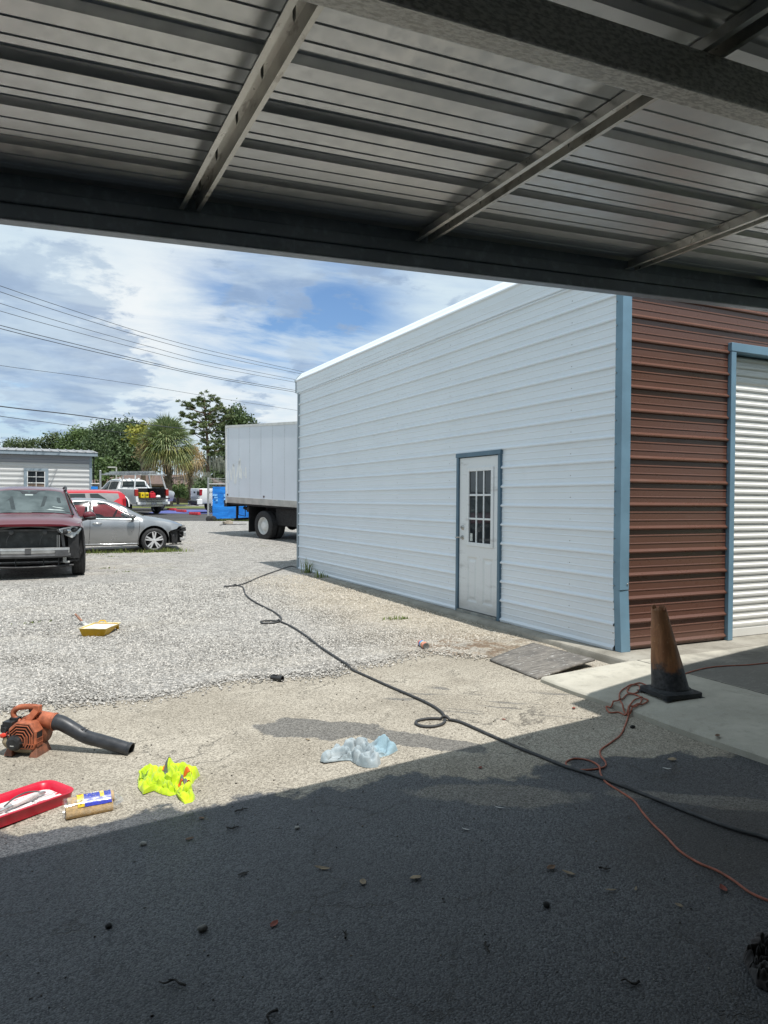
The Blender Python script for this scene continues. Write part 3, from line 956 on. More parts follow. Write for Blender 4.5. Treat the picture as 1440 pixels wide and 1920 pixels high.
def sbox(mb, x0, x1, y0, y1, z0, z1, n=1):
    for i in range(n):
        a, b2 = lerp(x0, x1, i / n), lerp(x0, x1, (i + 1) / n)
        mb.add([(a, y0, z0 + TR * a), (b2, y0, z0 + TR * b2), (b2, y1, z0 + TR * b2), (a, y1, z0 + TR * a),
                (a, y0, z1 + TR * a), (b2, y0, z1 + TR * b2), (b2, y1, z1 + TR * b2), (a, y1, z1 + TR * a)],
               [(3, 2, 1, 0), (4, 5, 6, 7), (0, 1, 5, 4), (1, 2, 6, 5), (2, 3, 7, 6), (3, 0, 4, 7)])
CX0, CX1, CYB = -2.7, 5.35, -3.6
bm_ = MB()
sbox(bm_, CX0, CX1, 2.55, 2.61, 2.400, 2.4515)
sbox(bm_, CX0, CX1, 2.551, 2.611, 2.4535, 2.503)
P_(bm_, 'front_beam', BEAM, parent=cp_, bevel=.006)
bm_ = MB()
sbox(bm_, CX0, CX1, 2.562, 2.600, 2.5035, 2.5455)
P_(bm_, 'light_stop_strip', BEAM, parent=cp_)  # added strip shutting the gap over the beam to keep light out
bm_ = MB()
sbox(bm_, CX0, CX1, 1.185, 1.25, 2.405, 2.50)
P_(bm_, 'middle_beam', BEAMG, parent=cp_, bevel=.006)
bm_ = MB()
for yb_ in (-.6, -2.1, -3.5):
    sbox(bm_, CX0, CX1, yb_, yb_ + .06, 2.405, 2.50)
P_(bm_, 'rear_beam', BEAM, parent=cp_, bevel=.006)
# purlins: hat channels
def hat(mb, x, y0, y1, screws=False):
    pts = [(-.037, -.040), (-.037, -.043), (-.0205, -.043), (-.0165, -.005), (.0165, -.005), (.0205, -.043), (.034, -.043), (.034, -.040), (.0228, -.040), (.0188, -.002), (-.0188, -.002), (-.0228, -.040)]
    base = 2.545 + TR * x
    a = [(x + px, y0, base + pz + TR * px) for px, pz in pts]
    b2 = [(x + px, y1, base + pz + TR * px) for px, pz in pts]
    n = len(pts)
    mb.cur = 0
    mb.add(a + b2, [tuple(range(n)), tuple(range(n, 2 * n))[::-1]] + [(i, n + i, n + (i + 1) % n, (i + 1) % n) for i in range(n)])
    if screws:
        mb.cur = 1
        y = 1.84 - 4 * PITCH + .07
        while y < y1:
            mb.lathe([(.0035, 0), (.0035, -.030), (.0005, -.040)], (x - .006, y, base - .005), n=6)
            y += PITCH
PXS = (-2.2, -1.3, -.42, .50, 1.405, 2.49, 3.45, 4.4, 5.2)
for q in PXS:
    h_ = MB(); hat(h_, q, CYB + .1, 2.549 if q > -9 else 2.5, True)
    P_(h_, 'purlin', [PURL, SCREW], parent=cp_)
# ribbed roof sheets, ribs standing up so they read as dark channels from below
ys_ = []
k = -26
while True:
    yr_ = 1.865 + k * PITCH
    if yr_ > 2.62:
        break
    ys_ += [(yr_ - .030, 0), (yr_ - .022, .021), (yr_ + .022, .021), (yr_ + .030, 0)]
    if (k % 4) == 0:
        ys_ += [(yr_ + .034, -.004), (yr_ + .040, -.0045), (yr_ + .044, 0)]
    for f in (.42, .72):
        ym = yr_ + PITCH * f
        if ym < 2.62:
            ys_ += [(ym - .005, 0), (ym - .002, .0032), (ym + .002, .0032), (ym + .005, 0)]
    k += 1
ys_ = [(y, o) for y, o in ys_ if CYB < y < 2.60]
rows = []
for i in range(41):
    xx = lerp(CX0 - .05, CX1 + .05, i / 40)
    e = float(np.interp(xx, [-.5, 4.2], [2.665, 2.93]))
    dz_ = [.0009 * noise.noise(Vector((xx * 1.7, j * .11, 0))) for j in range(len(ys_) + 1)]
    rows.append([(xx, y, 2.546 + TR * xx + o + dz_[j]) for j, (y, o) in enumerate(ys_)] + [(xx, e, 2.546 + TR * xx)])
o = P_(MB().grid(rows), 'roof_sheet', CEIL, parent=cp_, smooth=25)
sm = o.modifiers.new('gauge', 'SOLIDIFY'); sm.thickness = .0012; sm.offset = 1
for px_, py_ in ((CX0 + .03, 2.58), (CX1 - .03, 2.58), (CX0 + .03, 1.215), (CX1 - .03, 1.215), (CX0 + .03, -3.47), (CX1 - .03, -3.47), (CX0 + .03, -.57), (CX1 - .03, -.57)):
    z0_ = surf(px_, py_) if px_ < 3.9 else .1
    P_(MB().box(px_ - .03, px_ + .03, py_ - .028, py_ + .028, z0_, 2.40 + TR * px_).box(px_ - .08, px_ + .08, py_ - .07, py_ + .07, z0_, z0_ + .008), 'post', BEAM, parent=cp_)

# unseen walls added behind and left of the carport to darken its ceiling
blk_b = thing('added_light_blocker', 'metal workshop whose wall closes the back of the carport', 'building', (3, -5.5, 0))
mb = MB()
mb.box(-9, 14, -4.0, -3.8, -.3, 4.2); mb.box(-9, 14, -9, -8.8, -.3, 4.2); mb.box(-9, -8.8, -8.8, -4.0, -.3, 4.2); mb.box(13.8, 14, -8.8, -4.0, -.3, 4.2)
P_(mb, 'wall', M('light_blocker_wall', (.07, .062, .055), .7, var=.15), parent=blk_b)
mb = MB(); mb.box(-3.05, -2.85, -3.8, 2.3, -.4, 2.42); P_(mb, 'side_wall', M('light_blocker_wall', (.07, .062, .055)), parent=blk_b)
mb = MB(); mb.box(-9.2, 14.2, -9.2, -3.75, 4.2, 4.35); P_(mb, 'roof', M('light_blocker_roof', (.3, .3, .29), .5), parent=blk_b)

# a second, higher canopy stands to the right of the carport (throws the shade on the apron)
c2 = thing('side_canopy', 'higher metal canopy on posts to the right of the carport', 'canopy', (7.2, -.2, .1))
mb = MB()
ed = lambda x: float(np.interp(x, [4.02, 7.2, 11.6], [2.87, 3.53, 3.62]))
rows = []
for i in range(24):
    xx = lerp(4.02, 11.6, i / 23)
    rows.append([(xx, -5.0, 3.62), (xx, 0, 3.62), (xx, ed(xx) - .15, 3.62), (xx, ed(xx), 3.60)])
o = P_(mb.grid(rows), 'roof_sheet', CEIL, parent=c2); sm = o.modifiers.new('gauge', 'SOLIDIFY'); sm.thickness = .03
for px_, py_ in ((5.6, 2.0), (11.4, 2.8), (5.6, -4.8), (11.4, -4.8)):
    P_(MB().box(px_ - .05, px_ + .05, py_ - .05, py_ + .05, .1, 3.58), 'post', BEAM, parent=c2)

# ================================================================ vehicles
DARK = M('black_plastic', (.018, .018, .019), .55, var=.35, vscale=8)
DARK2 = M('engine_bay_black', (.010, .010, .011), .7, var=.4, vscale=9)
RUBBER = M('tyre_rubber', (.022, .022, .023), .75, var=.25, vscale=10, bmp=.2, bscale=60)
ALLOY = M('alloy_rim', (.72, .72, .73), .32, .55, var=.08)
CHROME = M('bright_metal', (.62, .62, .61), .18, 1.0, var=.1)
ALUM = M('bare_aluminium', (.50, .50, .49), .38, .7, var=.2, vscale=7)
LENS = M('headlamp_lens', (.50, .52, .53), .10, .3, var=.5, vscale=9, coat=1)
REDLENS = M('red_lamp_lens', (.35, .012, .018), .12, coat=1, var=.3)
WHITELENS = M('clear_lamp_lens', (.7, .7, .7), .15, coat=1)
def paint(name, col, metal=.35, var=.05, dirt=.12):
    return M(name, col, .32, metal, var=var, vscale=1.5, coat=.9, dirt=dirt, dirtcol=tuple(v * .6 + .05 for v in col))
P_MAROON = paint('maroon_paint', (.13, .014, .022), .3)
P_SILVER = paint('silver_paint', (.33, .34, .35), .7)
P_RED = paint('red_paint', (.52, .018, .028), .1)
P_WHITE = paint('white_vehicle_paint', (.78, .79, .79), .0)
P_GREY = paint('silver_grey_paint', (.42, .43, .44), .5)

def mat_glass(name, tint=(.03, .04, .04), alpha_t=.5):
    m, nt, b = newmat(name)
    setin(nt, b, Base_Color=tint, Roughness=.02)
    b.inputs['Transmission Weight'].default_value = alpha_t
    b.inputs['IOR'].default_value = 1.02 if False else 1.45
    b.inputs['Specular IOR Level'].default_value = .45
    return m
GL_CAR = mat_glass('car_window_glass', (.035, .045, .045), 0)

def smooth_arr(a, k):
    if k < 1:
        return a
    w = np.hanning(2 * k + 3)[1:-1]; w /= w.sum()
    ap_ = np.concatenate([np.full(k, a[0]), a, np.full(k, a[-1])])
    return np.convolve(ap_, w, 'valid')

class Loft:
    """car body from stations (x, zb, wb, ws, zs, wl, zl, wt, zt, zc)"""
    def __init__(s, st, n=90, k=2):
        st = np.array(st, float)
        s.x = np.linspace(st[0, 0], st[-1, 0], n)
        s.c = [smooth_arr(np.interp(s.x, st[:, 0], st[:, i]), k) for i in range(1, st.shape[1])]
    def at(s, x):
        return [float(np.interp(x, s.x, c)) for c in s.c]
    def ring(s, x):
        zb, wb, ws, zs, wl, zl, wt, ztp_, zc = s.at(x)
        return [(0, zb), (wb * .85, zb), (wb, zb + .02), (lerp(wb, ws, .6), lerp(zb, zs, .35)), (ws, zs), (lerp(ws, wl, .45) + .004, lerp(zs, zl, .6)), (wl, zl),
                (lerp(wl, wt, .5) + .006, lerp(zl, ztp_, .5)), (wt, ztp_), (wt * .88, lerp(ztp_, zc, .55)), (wt * .55, lerp(ztp_, zc, .9)), (0, zc)]
    def side(s, x, z):
        r = s.ring(x)[2:9]
        return float(np.interp(z, [p[1] for p in r], [p[0] for p in r]))
    def body(s, name, mats, parent, cuts=(), smooth_a=32):
        mb = MB()
        rows = []
        for x in s.x:
            h = s.ring(float(x))
            full = [(x, y, z) for y, z in h] + [(x, -y, z) for y, z in h[-2:0:-1]]
            rows.append(full + [full[0]])
        n = len(rows[0]) - 1
        vs = [p for r_ in rows for p in r_[:-1]]
        fs = []
        for i in range(len(rows) - 1):
            for j in range(n):
                fs.append((i * n + j, i * n + (j + 1) % n, (i + 1) * n + (j + 1) % n, (i + 1) * n + j))
        fs.append(tuple(range(n))[::-1]); fs.append(tuple((len(rows) - 1) * n + k for k in range(n)))
        mb.add(vs, fs)
        o = mb.build(name, [mats[0]], parent)
        bmm = bmesh.new(); bmm.from_mesh(o.data); bmesh.ops.recalc_face_normals(bmm, faces=bmm.faces); bmm.to_mesh(o.data); bmm.free()
        if cuts:
            tmp = []
            for cmb in cuts:
                c = cmb.build('cutter', [mats[1]])
                bmm = bmesh.new(); bmm.from_mesh(c.data); bmesh.ops.recalc_face_normals(bmm, faces=bmm.faces); bmm.to_mesh(c.data); bmm.free()
                c.parent = parent
                md = o.modifiers.new('cut', 'BOOLEAN'); md.operation = 'DIFFERENCE'; md.object = c; md.solver = 'EXACT'; md.material_mode = 'TRANSFER'
                tmp.append(c)
            dg = bpy.context.evaluated_depsgraph_get(); dg.update()
            me = bpy.data.meshes.new_from_object(o.evaluated_get(dg))
            o.modifiers.clear(); o.data = me
            for c in tmp:
                bpy.data.objects.remove(c)
        me = o.data
        me.polygons.foreach_set('use_smooth', [True] * len(me.polygons))
        me.set_sharp_from_angle(angle=R(smooth_a))
        return o
    def sidewin(s, name, mat, parent, xb0, xb1, xt0, xt1, t0=.06, t1=.92, sgn=1, off=.006):
        g = []
        for i in range(9):
            row = []
            for j in range(5):
                t = lerp(t0, t1, j / 4)
                x = lerp(lerp(xb0, xb1, i / 8), lerp(xt0, xt1, i / 8), j / 4)
                zb, wb, ws, zs, wl, zl, wt, ztp_, zc = s.at(x)
                bulge = .012 * (1 - (2 * t - 1) ** 2)
                row.append((x, sgn * (lerp(wl, wt, t) + bulge + off), lerp(zl, ztp_, t)))
            g.append(row)
        return MB().grid(g, flip=(sgn < 0)).build(name, mat, parent, smooth=40)
    def topwin(s, name, mat, parent, x0, x1, wf=.93, off=.008, n=10):
        g = []
        for i in range(n + 1):
            x = lerp(x0, x1, i / n)
            zb, wb, ws, zs, wl, zl, wt, ztp_, zc = s.at(x)
            row = []
            for j in range(-6, 7):
                q = j / 6 * wf
                y = q * wt
                ys__ = [0, wt * .55, wt * .88, wt]; zs__ = [zc, lerp(ztp_, zc, .9), lerp(ztp_, zc, .55), ztp_]
                row.append((x, y, float(np.interp(abs(y), ys__, zs__)) + off))
            g.append(row)
        return MB().grid(g, flip=True).build(name, mat, parent, smooth=40)
    def seam(s, pts, sgn, parent, name='door_seam', mat=None, r=.005):
        mb = MB()
        P = catmull([(x, 0, z) for x, z in pts], 4)
        mb.tube([(p[0], sgn * (s.side(p[0], p[2]) + .001), p[2]) for p in P], r, 5)
        return mb

def arch(x, z, r, y0, y1):
    out_ = []
    for sg in (1, -1):
        mb = MB(); mb.lathe([(r, 0), (r, y1 - y0)], (x, sg * y0 if sg > 0 else -y1, z), axis='Y', n=36, mat=Matrix(((1, 0, 0), (0, 0, 1), (0, -1, 0))), cap=True)
        out_.append(mb)
    return out_

def wheel_mesh(r, wd, rim_r):
    t = MB()
    p = [(rim_r, -wd * .46), (rim_r + .012, -wd * .5), (r * .9, -wd * .5), (r * .97, -wd * .44), (r, -wd * .36), (r, wd * .36), (r * .97, wd * .44), (r * .9, wd * .5), (rim_r + .012, wd * .5), (rim_r, wd * .46)]
    t.lathe(p, axis='Y', n=40)
    for q in (-.2, 0, .2):
        t.lathe([(r * 1.0 + .0005, q * wd - .006), (r + .003, q * wd - .003), (r + .003, q * wd + .003), (r + .0005, q * wd + .006)], axis='Y', n=40)
    return t

def add_wheel(parent, loc, r=.335, wd=.22, rim_r=.225, side=1, spokes=5, twin=True, steer=0, rimmat=None, style='alloy'):
    w_ = wheel_mesh(r, wd, rim_r).build('wheel', RUBBER, parent, smooth=35, loc=loc, rot=(0, 0, steer))
    m = MB()
    yo = side * wd * .42
    MYs = Matrix(((1, 0, 0), (0, 0, side), (0, -side, 0)))
    m.lathe([(rim_r, -wd * .4), (rim_r * .97, -wd * .1), (rim_r, wd * .42), (rim_r * .955, wd * .46), (rim_r * .93, wd * .38), (rim_r * .90, -.05)], n=40, mat=MYs)
    if style == 'alloy':
        for k in range(spokes):
            for dlt in ((-.13, .13) if twin else (0,)):
                a = 2 * PI * k / spokes + PI / 2
                p0 = Vector((.045 * math.cos(a + dlt * 1.5), yo * .86, .045 * math.sin(a + dlt * 1.5)))
                p1 = Vector((rim_r * .93 * math.cos(a + dlt * 1.35), yo * .93, rim_r * .93 * math.sin(a + dlt * 1.35)))
                m.bar(p0, p1, .040 if twin else .06, .022, up=(0, 1, 0))
        m.lathe([(.06, wd * .25), (.055, wd * .40), (.028, wd * .43), (.0, wd * .43)], n=20, mat=MYs)
    else:
        m.lathe([(rim_r * .9, wd * .05), (rim_r * .75, -.02 + wd * .1), (rim_r * .5, wd * .2), (rim_r * .4, wd * .4), (rim_r * .25, wd * .42), (0, wd * .42)], n=30, mat=MYs)
        for k in range(8):
            a = 2 * PI * k / 8
            m.lathe([(.018, 0), (.018, .02)], (rim_r * .55 * math.cos(a), yo * .5, rim_r * .55 * math.sin(a)), n=8, mat=MYs, cap=True)
    m.build('rim', rimmat or ALLOY, w_, smooth=35)
    b_ = MB(); b_.lathe([(rim_r * .9, -wd * .3), (0, -wd * .3)], n=24, mat=MYs); b_.lathe([(rim_r * .6, -wd * .05), (0, -wd * .05)], n=24, mat=MYs)
    b_.build('brake', DARK2, w_)
    return w_

def ground_root(name, label, cat, x, y, rz, group=None, dz=0.0):
    """thing standing on the sloping yard"""
    f = Vector((math.cos(rz), math.sin(rz))); s_ = Vector((-f.y, f.x))
    e = 1.2
    zf = float(zt(x + f.x * e, y + f.y * e)); zr = float(zt(x - f.x * e, y - f.y * e))
    zl = float(zt(x + s_.x * .7, y + s_.y * .7)); z2 = float(zt(x - s_.x * .7, y - s_.y * .7))
    pitch = -math.atan2(zf - zr, 2 * e); roll = math.atan2(zl - z2, 1.4)
    m = Matrix.Rotation(rz, 3, 'Z') @ Matrix.Rotation(pitch, 3, 'Y') @ Matrix.Rotation(roll, 3, 'X')
    t = thing(name, label, cat, (x, y, (zf + zr + zl + z2) / 4 + dz), rot=m.to_euler(), group=group)
    return t

# ---------------------------------------------------------------- maroon SUV, nose to the camera, front bumper gone
su = ground_root('suv', 'dark maroon SUV facing the camera with its front bumper and grille missing', 'car', .06, 16.58, R(-91), dz=.018)
ST = [(-2.30, .55, .70, .82, .80, .80, 1.02, .60, 1.20, 1.24), (-2.15, .38, .80, .92, .78, .89, 1.06, .66, 1.50, 1.56), (-1.7, .30, .84, .945, .75, .91, 1.08, .68, 1.59, 1.655), (-.6, .27, .86, .955, .72, .92, 1.06, .70, 1.62, 1.70),
      (.25, .27, .86, .955, .72, .92, 1.05, .69, 1.60, 1.685), (.62, .27, .86, .955, .72, .92, 1.05, .67, 1.55, 1.635), (1.42, .28, .86, .955, .72, .92, 1.06, .80, 1.10, 1.165), (1.75, .30, .86, .955, .72, .90, 1.02, .76, 1.065, 1.12), (2.0, .34, .82, .93, .74, .86, .98, .70, 1.02, 1.06), (2.13, .42, .76, .86, .78, .80, .92, .62, .965, .985)]
L = Loft(ST)
cuts = arch(1.40, .36, .415, .60, 1.2) + arch(-1.32, .36, .415, .60, 1.2)
cuts.append(MB().prism([(1.84, -.2), (2.6, -.2), (2.6, .955), (2.07, .955), (1.80, .90)], 1.9, mat=Matrix(((1, 0, 0), (0, 0, 1), (0, 1, 0))), c=(0, -.95, 0)))
L.body('body', [P_MAROON, DARK2], su, cuts)
ws_ = L.topwin('windshield', None, su, .66, 1.40, .92)
m, nt, b = newmat('windshield_glass')
p = objco(nt)
setin(nt, b, Base_Color=mixc(nt, smooth(nt, noisef(nt, p, 2.2, 3), .35, .65), (.045, .06, .06), (.10, .125, .125)), Roughness=.05)
b.inputs['Specular IOR Level'].default_value = .5
ws_.data.materials.clear(); ws_.data.materials.append(m)
mb = MB()      # black surround of the glass, sun sensor, papers and items that show through it
def on_glass(x, y, off=.011):
    zb, wb, wsx, zs, wl, zl, wt, ztp_, zc = L.at(x)
    return (x, y, float(np.interp(abs(y), [0, wt * .55, wt * .88, wt], [zc, lerp(ztp_, zc, .9), lerp(ztp_, zc, .55), ztp_])) + off)
def glass_patch(mb, corners, off=.011):
    mb.poly([on_glass(x, y, off) for x, y in corners])
glass_patch(mb, [(1.40, -.76), (1.40, -.38), (1.40, 0), (1.40, .38), (1.40, .76), (1.33, .70), (1.335, .35), (1.34, 0), (1.335, -.35), (1.33, -.70)])
glass_patch(mb, [(.665, -.30), (.665, .30), (.72, .16), (.80, .12), (.80, -.12), (.72, -.16)])
mb.build('glass_band', M('ceramic_band', (.03, .03, .032), .15), su)
mb = MB()
glass_patch(mb, [(.815, -.07), (.815, .07), (.86, .07), (.86, -.07)], .0125)
glass_patch(mb, [(1.28, .36), (1.31, .30), (1.31, .62), (1.285, .56)], .0125)
glass_patch(mb, [(1.20, .42), (1.215, .40), (1.24, .56), (1.225, .62)], .0125)
mb.build('paper', M('white_paper', (.34, .39, .38), .5, var=.3), su)
for cs_ in ([(.84, -.56), (.88, -.28), (1.3, -.22), (1.3, -.62), (1.0, -.66)], [(.86, .26), (.88, .54), (1.05, .56), (1.22, .2)]):
    sb_ = MB(); glass_patch(sb_, cs_, .0105); sb_.build('seat_shape', M('cabin_dark', (.03, .038, .038), .12), su)
for sg in (1, -1):
    L.sidewin('side_window', GL_CAR, su, .95, -1.75, .55, -1.55, sgn=sg)
    # mirror
    mm = MB(); mm.ball((1.02, sg * 1.07, 1.12), (.075, .125, .085), 14, 9)
    mir = mm.build('mirror', P_MAROON, su, smooth=60)
    k_ = MB(); k_.ball((1.035, sg * 1.09, 1.075), (.07, .115, .045), 12, 7); k_.bar((1.0, sg * .92, 1.03), (1.02, sg * 1.02, 1.06), .07, .06)
    k_.build('mirror_base', DARK, mir, smooth=60)
    # roof rail and pillar trim
    rr = MB(); rr.tube([(.55, sg * .655, 1.60), (.35, sg * .665, 1.665), (-.6, sg * .675, 1.70), (-1.5, sg * .66, 1.665), (-1.7, sg * .655, 1.60)], .022, 8)
    rr.build('roof_rail', DARK, su, smooth=60)
    pl = MB(); pl.tube([on_glass(x, sg * L.at(x)[6] * .965, .012) for x in (.62, .8, 1.0, 1.2, 1.39)], .017, 6)
    pl.build('pillar_trim', DARK, su, smooth=60)
    # headlamp unit: clear housing swept round the corner
    hl = MB()
    pts = [(2.12, .50, .905), (2.09, .62, .935), (2.02, .76, .985), (1.90, .865, 1.02), (1.84, .90, .99), (1.86, .895, .90), (1.95, .83, .80), (2.04, .72, .735), (2.10, .60, .80), (2.13, .52, .86)]
    front = [Vector((x, sg * y, z)) for x, y, z in pts]
    back = [v + Vector((-.16, -sg * .05, .0)) for v in front]
    cen = sum(front, Vector()) / len(front) + Vector((.045, sg * .02, 0))
    n = len(front)
    hl.add(front + back + [cen], [(i, (i + 1) % n, n + (i + 1) % n, n + i) for i in range(n)] + [(i, 2 * n, (i + 1) % n) for i in range(n)])
    hlo = hl.build('headlight', LENS, su, smooth=50)
    dr = MB(); dr.tube([Vector((x + .035, sg * y, z)) for x, y, z in [(2.10, .53, .90), (2.03, .70, .945), (1.93, .83, .985), (1.89, .86, .93), (1.96, .80, .86)]], .012, 6)
    dr.ball((2.075, sg * .66, .865), (.03, .055, .045), 10, 6)
    dr.build('running_light', CHROME, hlo, smooth=60)
    dk = MB(); dk.ball((2.085, sg * .60, .85), (.045, .06, .05), 10, 6); dk.ball((2.03, sg * .745, .885), (.05, .07, .045), 10, 6)
    dk.build('lamp_reflector', DARK, hlo, smooth=60)
    # inner wing, liner and loose brackets where the bumper was
    lf = MB()
    lf.box(1.80, 1.99, sg * .66 if sg > 0 else -.84, sg * .84 if sg > 0 else -.66, .36, .80)
    lf.bar((1.98, sg * .55, .55), (1.92, sg * .86, .52), .06, .05); lf.bar((1.98, sg * .58, .47), (1.9, sg * .88, .45), .04, .03)
    lf.bar((1.86, sg * .90, .92), (1.80, sg * .935, .40), .03, .02); lf.bar((2.0, sg * .52, .30), (1.9, sg * .84, .33), .06, .04)
    lf.tube([(1.98, sg * .62, .50), (2.02, sg * .70, .42), (1.98, sg * .76, .36), (1.97, sg * .80, .30)], .006, 5)
    lf.build('fender_liner', DARK, su, bevel=.008)
    add_wheel(su, (1.40, sg * .855, .358), .358, .225, .235, sg, 5, True, 0)
    add_wheel(su, (-1.32, sg * .855, .358), .358, .225, .235, sg, 5, True, 0)
fr_ = MB()
fr_.tube([(1.98, -.62, .93), (2.02, -.45, .92), (2.05, -.25, .95), (2.06, 0, .965), (2.05, .25, .95), (2.02, .45, .92), (1.98, .62, .93)], .024, 8)
fr_.bar((1.96, -.60, .88), (1.96, .60, .88), .06, .035); fr_.bar((1.98, -.55, .88), (1.98, -.6, .45), .03, .05); fr_.bar((1.98, .55, .88), (1.98, .6, .45), .03, .05)
for yy in (-.27, .27):
    fr_.lathe([(.038, 0), (.038, .03), (.015, .035), (.015, .04)], (2.0, yy, .845), axis='X', n=16, cap=True)
    fr_.tube([(2.0, yy - .03, .80), (2.0, yy - .07, .72), (1.99, yy - .08, .62)], .005, 5)
fr_.build('front_panel', M('sooty_plastic', (.075, .075, .076), .5, var=.4), su, smooth=40)
rdm = MB(); rdm.box(1.90, 1.955, -.50, .50, .40, .86)
rdm.build('radiator', M('dusty_radiator', (.032, .036, .036), .6, var=.5, vscale=7, dirt=.3, dirtcol=(.15, .145, .125)), su)
for y_a, y_b in ((-.545, -.53), (.47, .482), (.50, .52)):
    MB().box(1.956, 1.975, y_a, y_b, .56, .79).build('radiator_rail', ALUM, su)
cb = MB()
rows = []
for i in range(13):
    y = lerp(-.68, .68, i / 12)
    xx = 2.11 - .10 * (y / .68) ** 2
    rows.append([(xx - .06, y, .455), (xx, y, .455), (xx + .012, y, .475), (xx + .012, y, .505), (xx, y, .512), (xx + .012, y, .522), (xx + .006, y, .56), (xx - .06, y, .57)])
cb.grid(rows); cb.poly(rows[0][::-1]); cb.poly(rows[-1])
cbo = cb.build('crash_beam', ALUM, su, smooth=30)
bb = MB()
rows = []
for i in range(13):
    y = lerp(-.70, .70, i / 12)
    xx = 2.10 - .10 * (y / .70) ** 2
    rows.append([(xx - .05, y, .385), (xx + .02, y, .39), (xx + .035, y, .42), (xx + .025, y, .452), (xx - .05, y, .456)])
bb.grid(rows); bb.obox((2.125, 0, .515), (.03, .10, .09)); bb.obox((2.06, .55, .47), (.08, .22, .11)); bb.obox((2.06, -.55, .47), (.08, .22, .11))
bb.build('bumper_support', M('grey_plastic', (.075, .075, .078), .55, var=.3), su, smooth=30)
lb = MB()
lb.tube([(1.93, -.75, .235), (2.02, -.4, .225), (2.04, 0, .222), (2.02, .4, .225), (1.93, .75, .235)], .022, 6)
lb.tube([(1.97, -.66, .29), (2.0, 0, .285), (1.97, .66, .29)], .012, 6)
for yy in (-.55, -.2, .25, .5):
    lb.bar((1.98, yy, .24), (1.97, yy, .38), .02, .03)
lb.box(1.3, 1.96, -.62, .62, .20, .225)
lb.build('lower_bar', DARK, su, smooth=30)
wb_ = MB(); wb_.obox((2.0, .60, .35), (.05, .06, .12)); wb_.obox((2.0, .64, .30), (.05, .09, .035))
wb_.build('washer_bottle', M('dirty_white_plastic', (.42, .42, .40), .6, var=.3), su, bevel=.01)
wp = MB(); wp.tube([(1.37, -.62, 1.15), (1.395, -.2, 1.185), (1.40, .05, 1.185)], .011, 6); wp.tube([(1.36, .0, 1.19), (1.385, .35, 1.17), (1.37, .66, 1.13)], .011, 6)
wp.build('wiper', DARK, su)
em = MB(); em.box(2.085, 2.095, -.02, .05, .962, .972); em.build('hood_latch', CHROME, su)

# ---------------------------------------------------------------- silver sedan, side on, front bumper and lamp gone
se = ground_root('sedan', 'silver four-door sedan parked side on with its front bumper and headlights missing', 'car', 1.70, 21.50, R(-1))
ST = [(-2.40, .50, .66, .74, .72, .72, .92, .55, .98, 1.0), (-2.25, .32, .76, .86, .72, .83, .96, .62, 1.06, 1.08), (-1.9, .26, .80, .90, .68, .86, .96, .66, 1.12, 1.15), (-1.3, .22, .82, .915, .66, .87, .94, .60, 1.32, 1.37), (-.55, .20, .82, .92, .64, .875, .925, .57, 1.41, 1.475),
      (.10, .20, .82, .92, .64, .875, .905, .57, 1.40, 1.465), (.50, .20, .82, .92, .64, .875, .895, .60, 1.30, 1.36), (1.20, .21, .82, .915, .64, .87, .885, .76, .95, 1.0), (1.55, .22, .82, .915, .62, .85, .865, .68, .905, .95), (1.95, .24, .80, .895, .60, .80, .80, .60, .835, .87), (2.2, .30, .70, .82, .58, .70, .70, .5, .735, .765), (2.26, .36, .66, .78, .56, .66, .66, .45, .70, .72)]
L2 = Loft(ST, 110, 3)
cuts = arch(1.42, .335, .40, .58, 1.2) + arch(-1.43, .335, .385, .58, 1.2)
cuts.append(MB().prism([(1.86, .0), (2.6, .0), (2.6, .90), (2.22, .72), (2.08, .70), (2.02, .64), (1.86, .60), (1.80, .55)], 2.2, mat=Matrix(((1, 0, 0), (0, 0, 1), (0, 1, 0))), c=(0, -1.1, 0)))
MXZ_ = Matrix(((1, 0, 0), (0, 0, 1), (0, 1, 0)))
cuts.append(MB().prism([(-.14, .94), (1.02, .925), (.64, 1.14), (.30, 1.30), (.10, 1.368), (-.12, 1.376)], 2.4, mat=MXZ_, c=(0, -1.2, 0)))
cuts.append(MB().prism([(-1.26, .955), (-.26, .945), (-.22, 1.376), (-.58, 1.368), (-.98, 1.29)], 2.4, mat=MXZ_, c=(0, -1.2, 0)))
L2.body('body', [P_SILVER, DARK2], se, cuts)
for xx in (.05, -.95):
    for yy in (-.38, .38):
        mb = MB(); mb.obox((xx - .18, yy, 1.02), (.14, .46, .42), Matrix.Rotation(R(-14), 3, 'Y')); mb.obox((xx - .22, yy, 1.28), (.10, .24, .14))
        mb.build('seat', M('grey_seat', (.10, .10, .10), .9), se, bevel=.03)
mb = MB(); mb.lathe([(.165, -.012), (.18, 0), (.165, .012)], (.52, .38, 1.0), n=24, mat=Matrix.Rotation(R(-65), 3, 'Y')); mb.build('steering_wheel', DARK, se, smooth=60)
L2.topwin('windshield', GL_CAR, se, .22, 1.18, .92)
L2.topwin('rear_window', GL_CAR, se, -1.95, -1.12, .9)
GL_SED, nt, b = newmat('sedan_side_glass')
tr_ = nd(nt, 'ShaderNodeBsdfTransparent', {'Color': (.62, .68, .67, 1)}); gs_ = nd(nt, 'ShaderNodeBsdfGlossy', {'Color': (1, 1, 1, 1), 'Roughness': .02})
fz_ = nd(nt, 'ShaderNodeFresnel', {'IOR': 1.5}).outputs[0]
mx_ = nd(nt, 'ShaderNodeMixShader', {0: mth(nt, 'ADD', mth(nt, 'MULTIPLY', fz_, .9), .02), 1: tr_.outputs[0], 2: gs_.outputs[0]})
nt.links.new(mx_.outputs[0], nt.nodes['Material Output'].inputs[0])
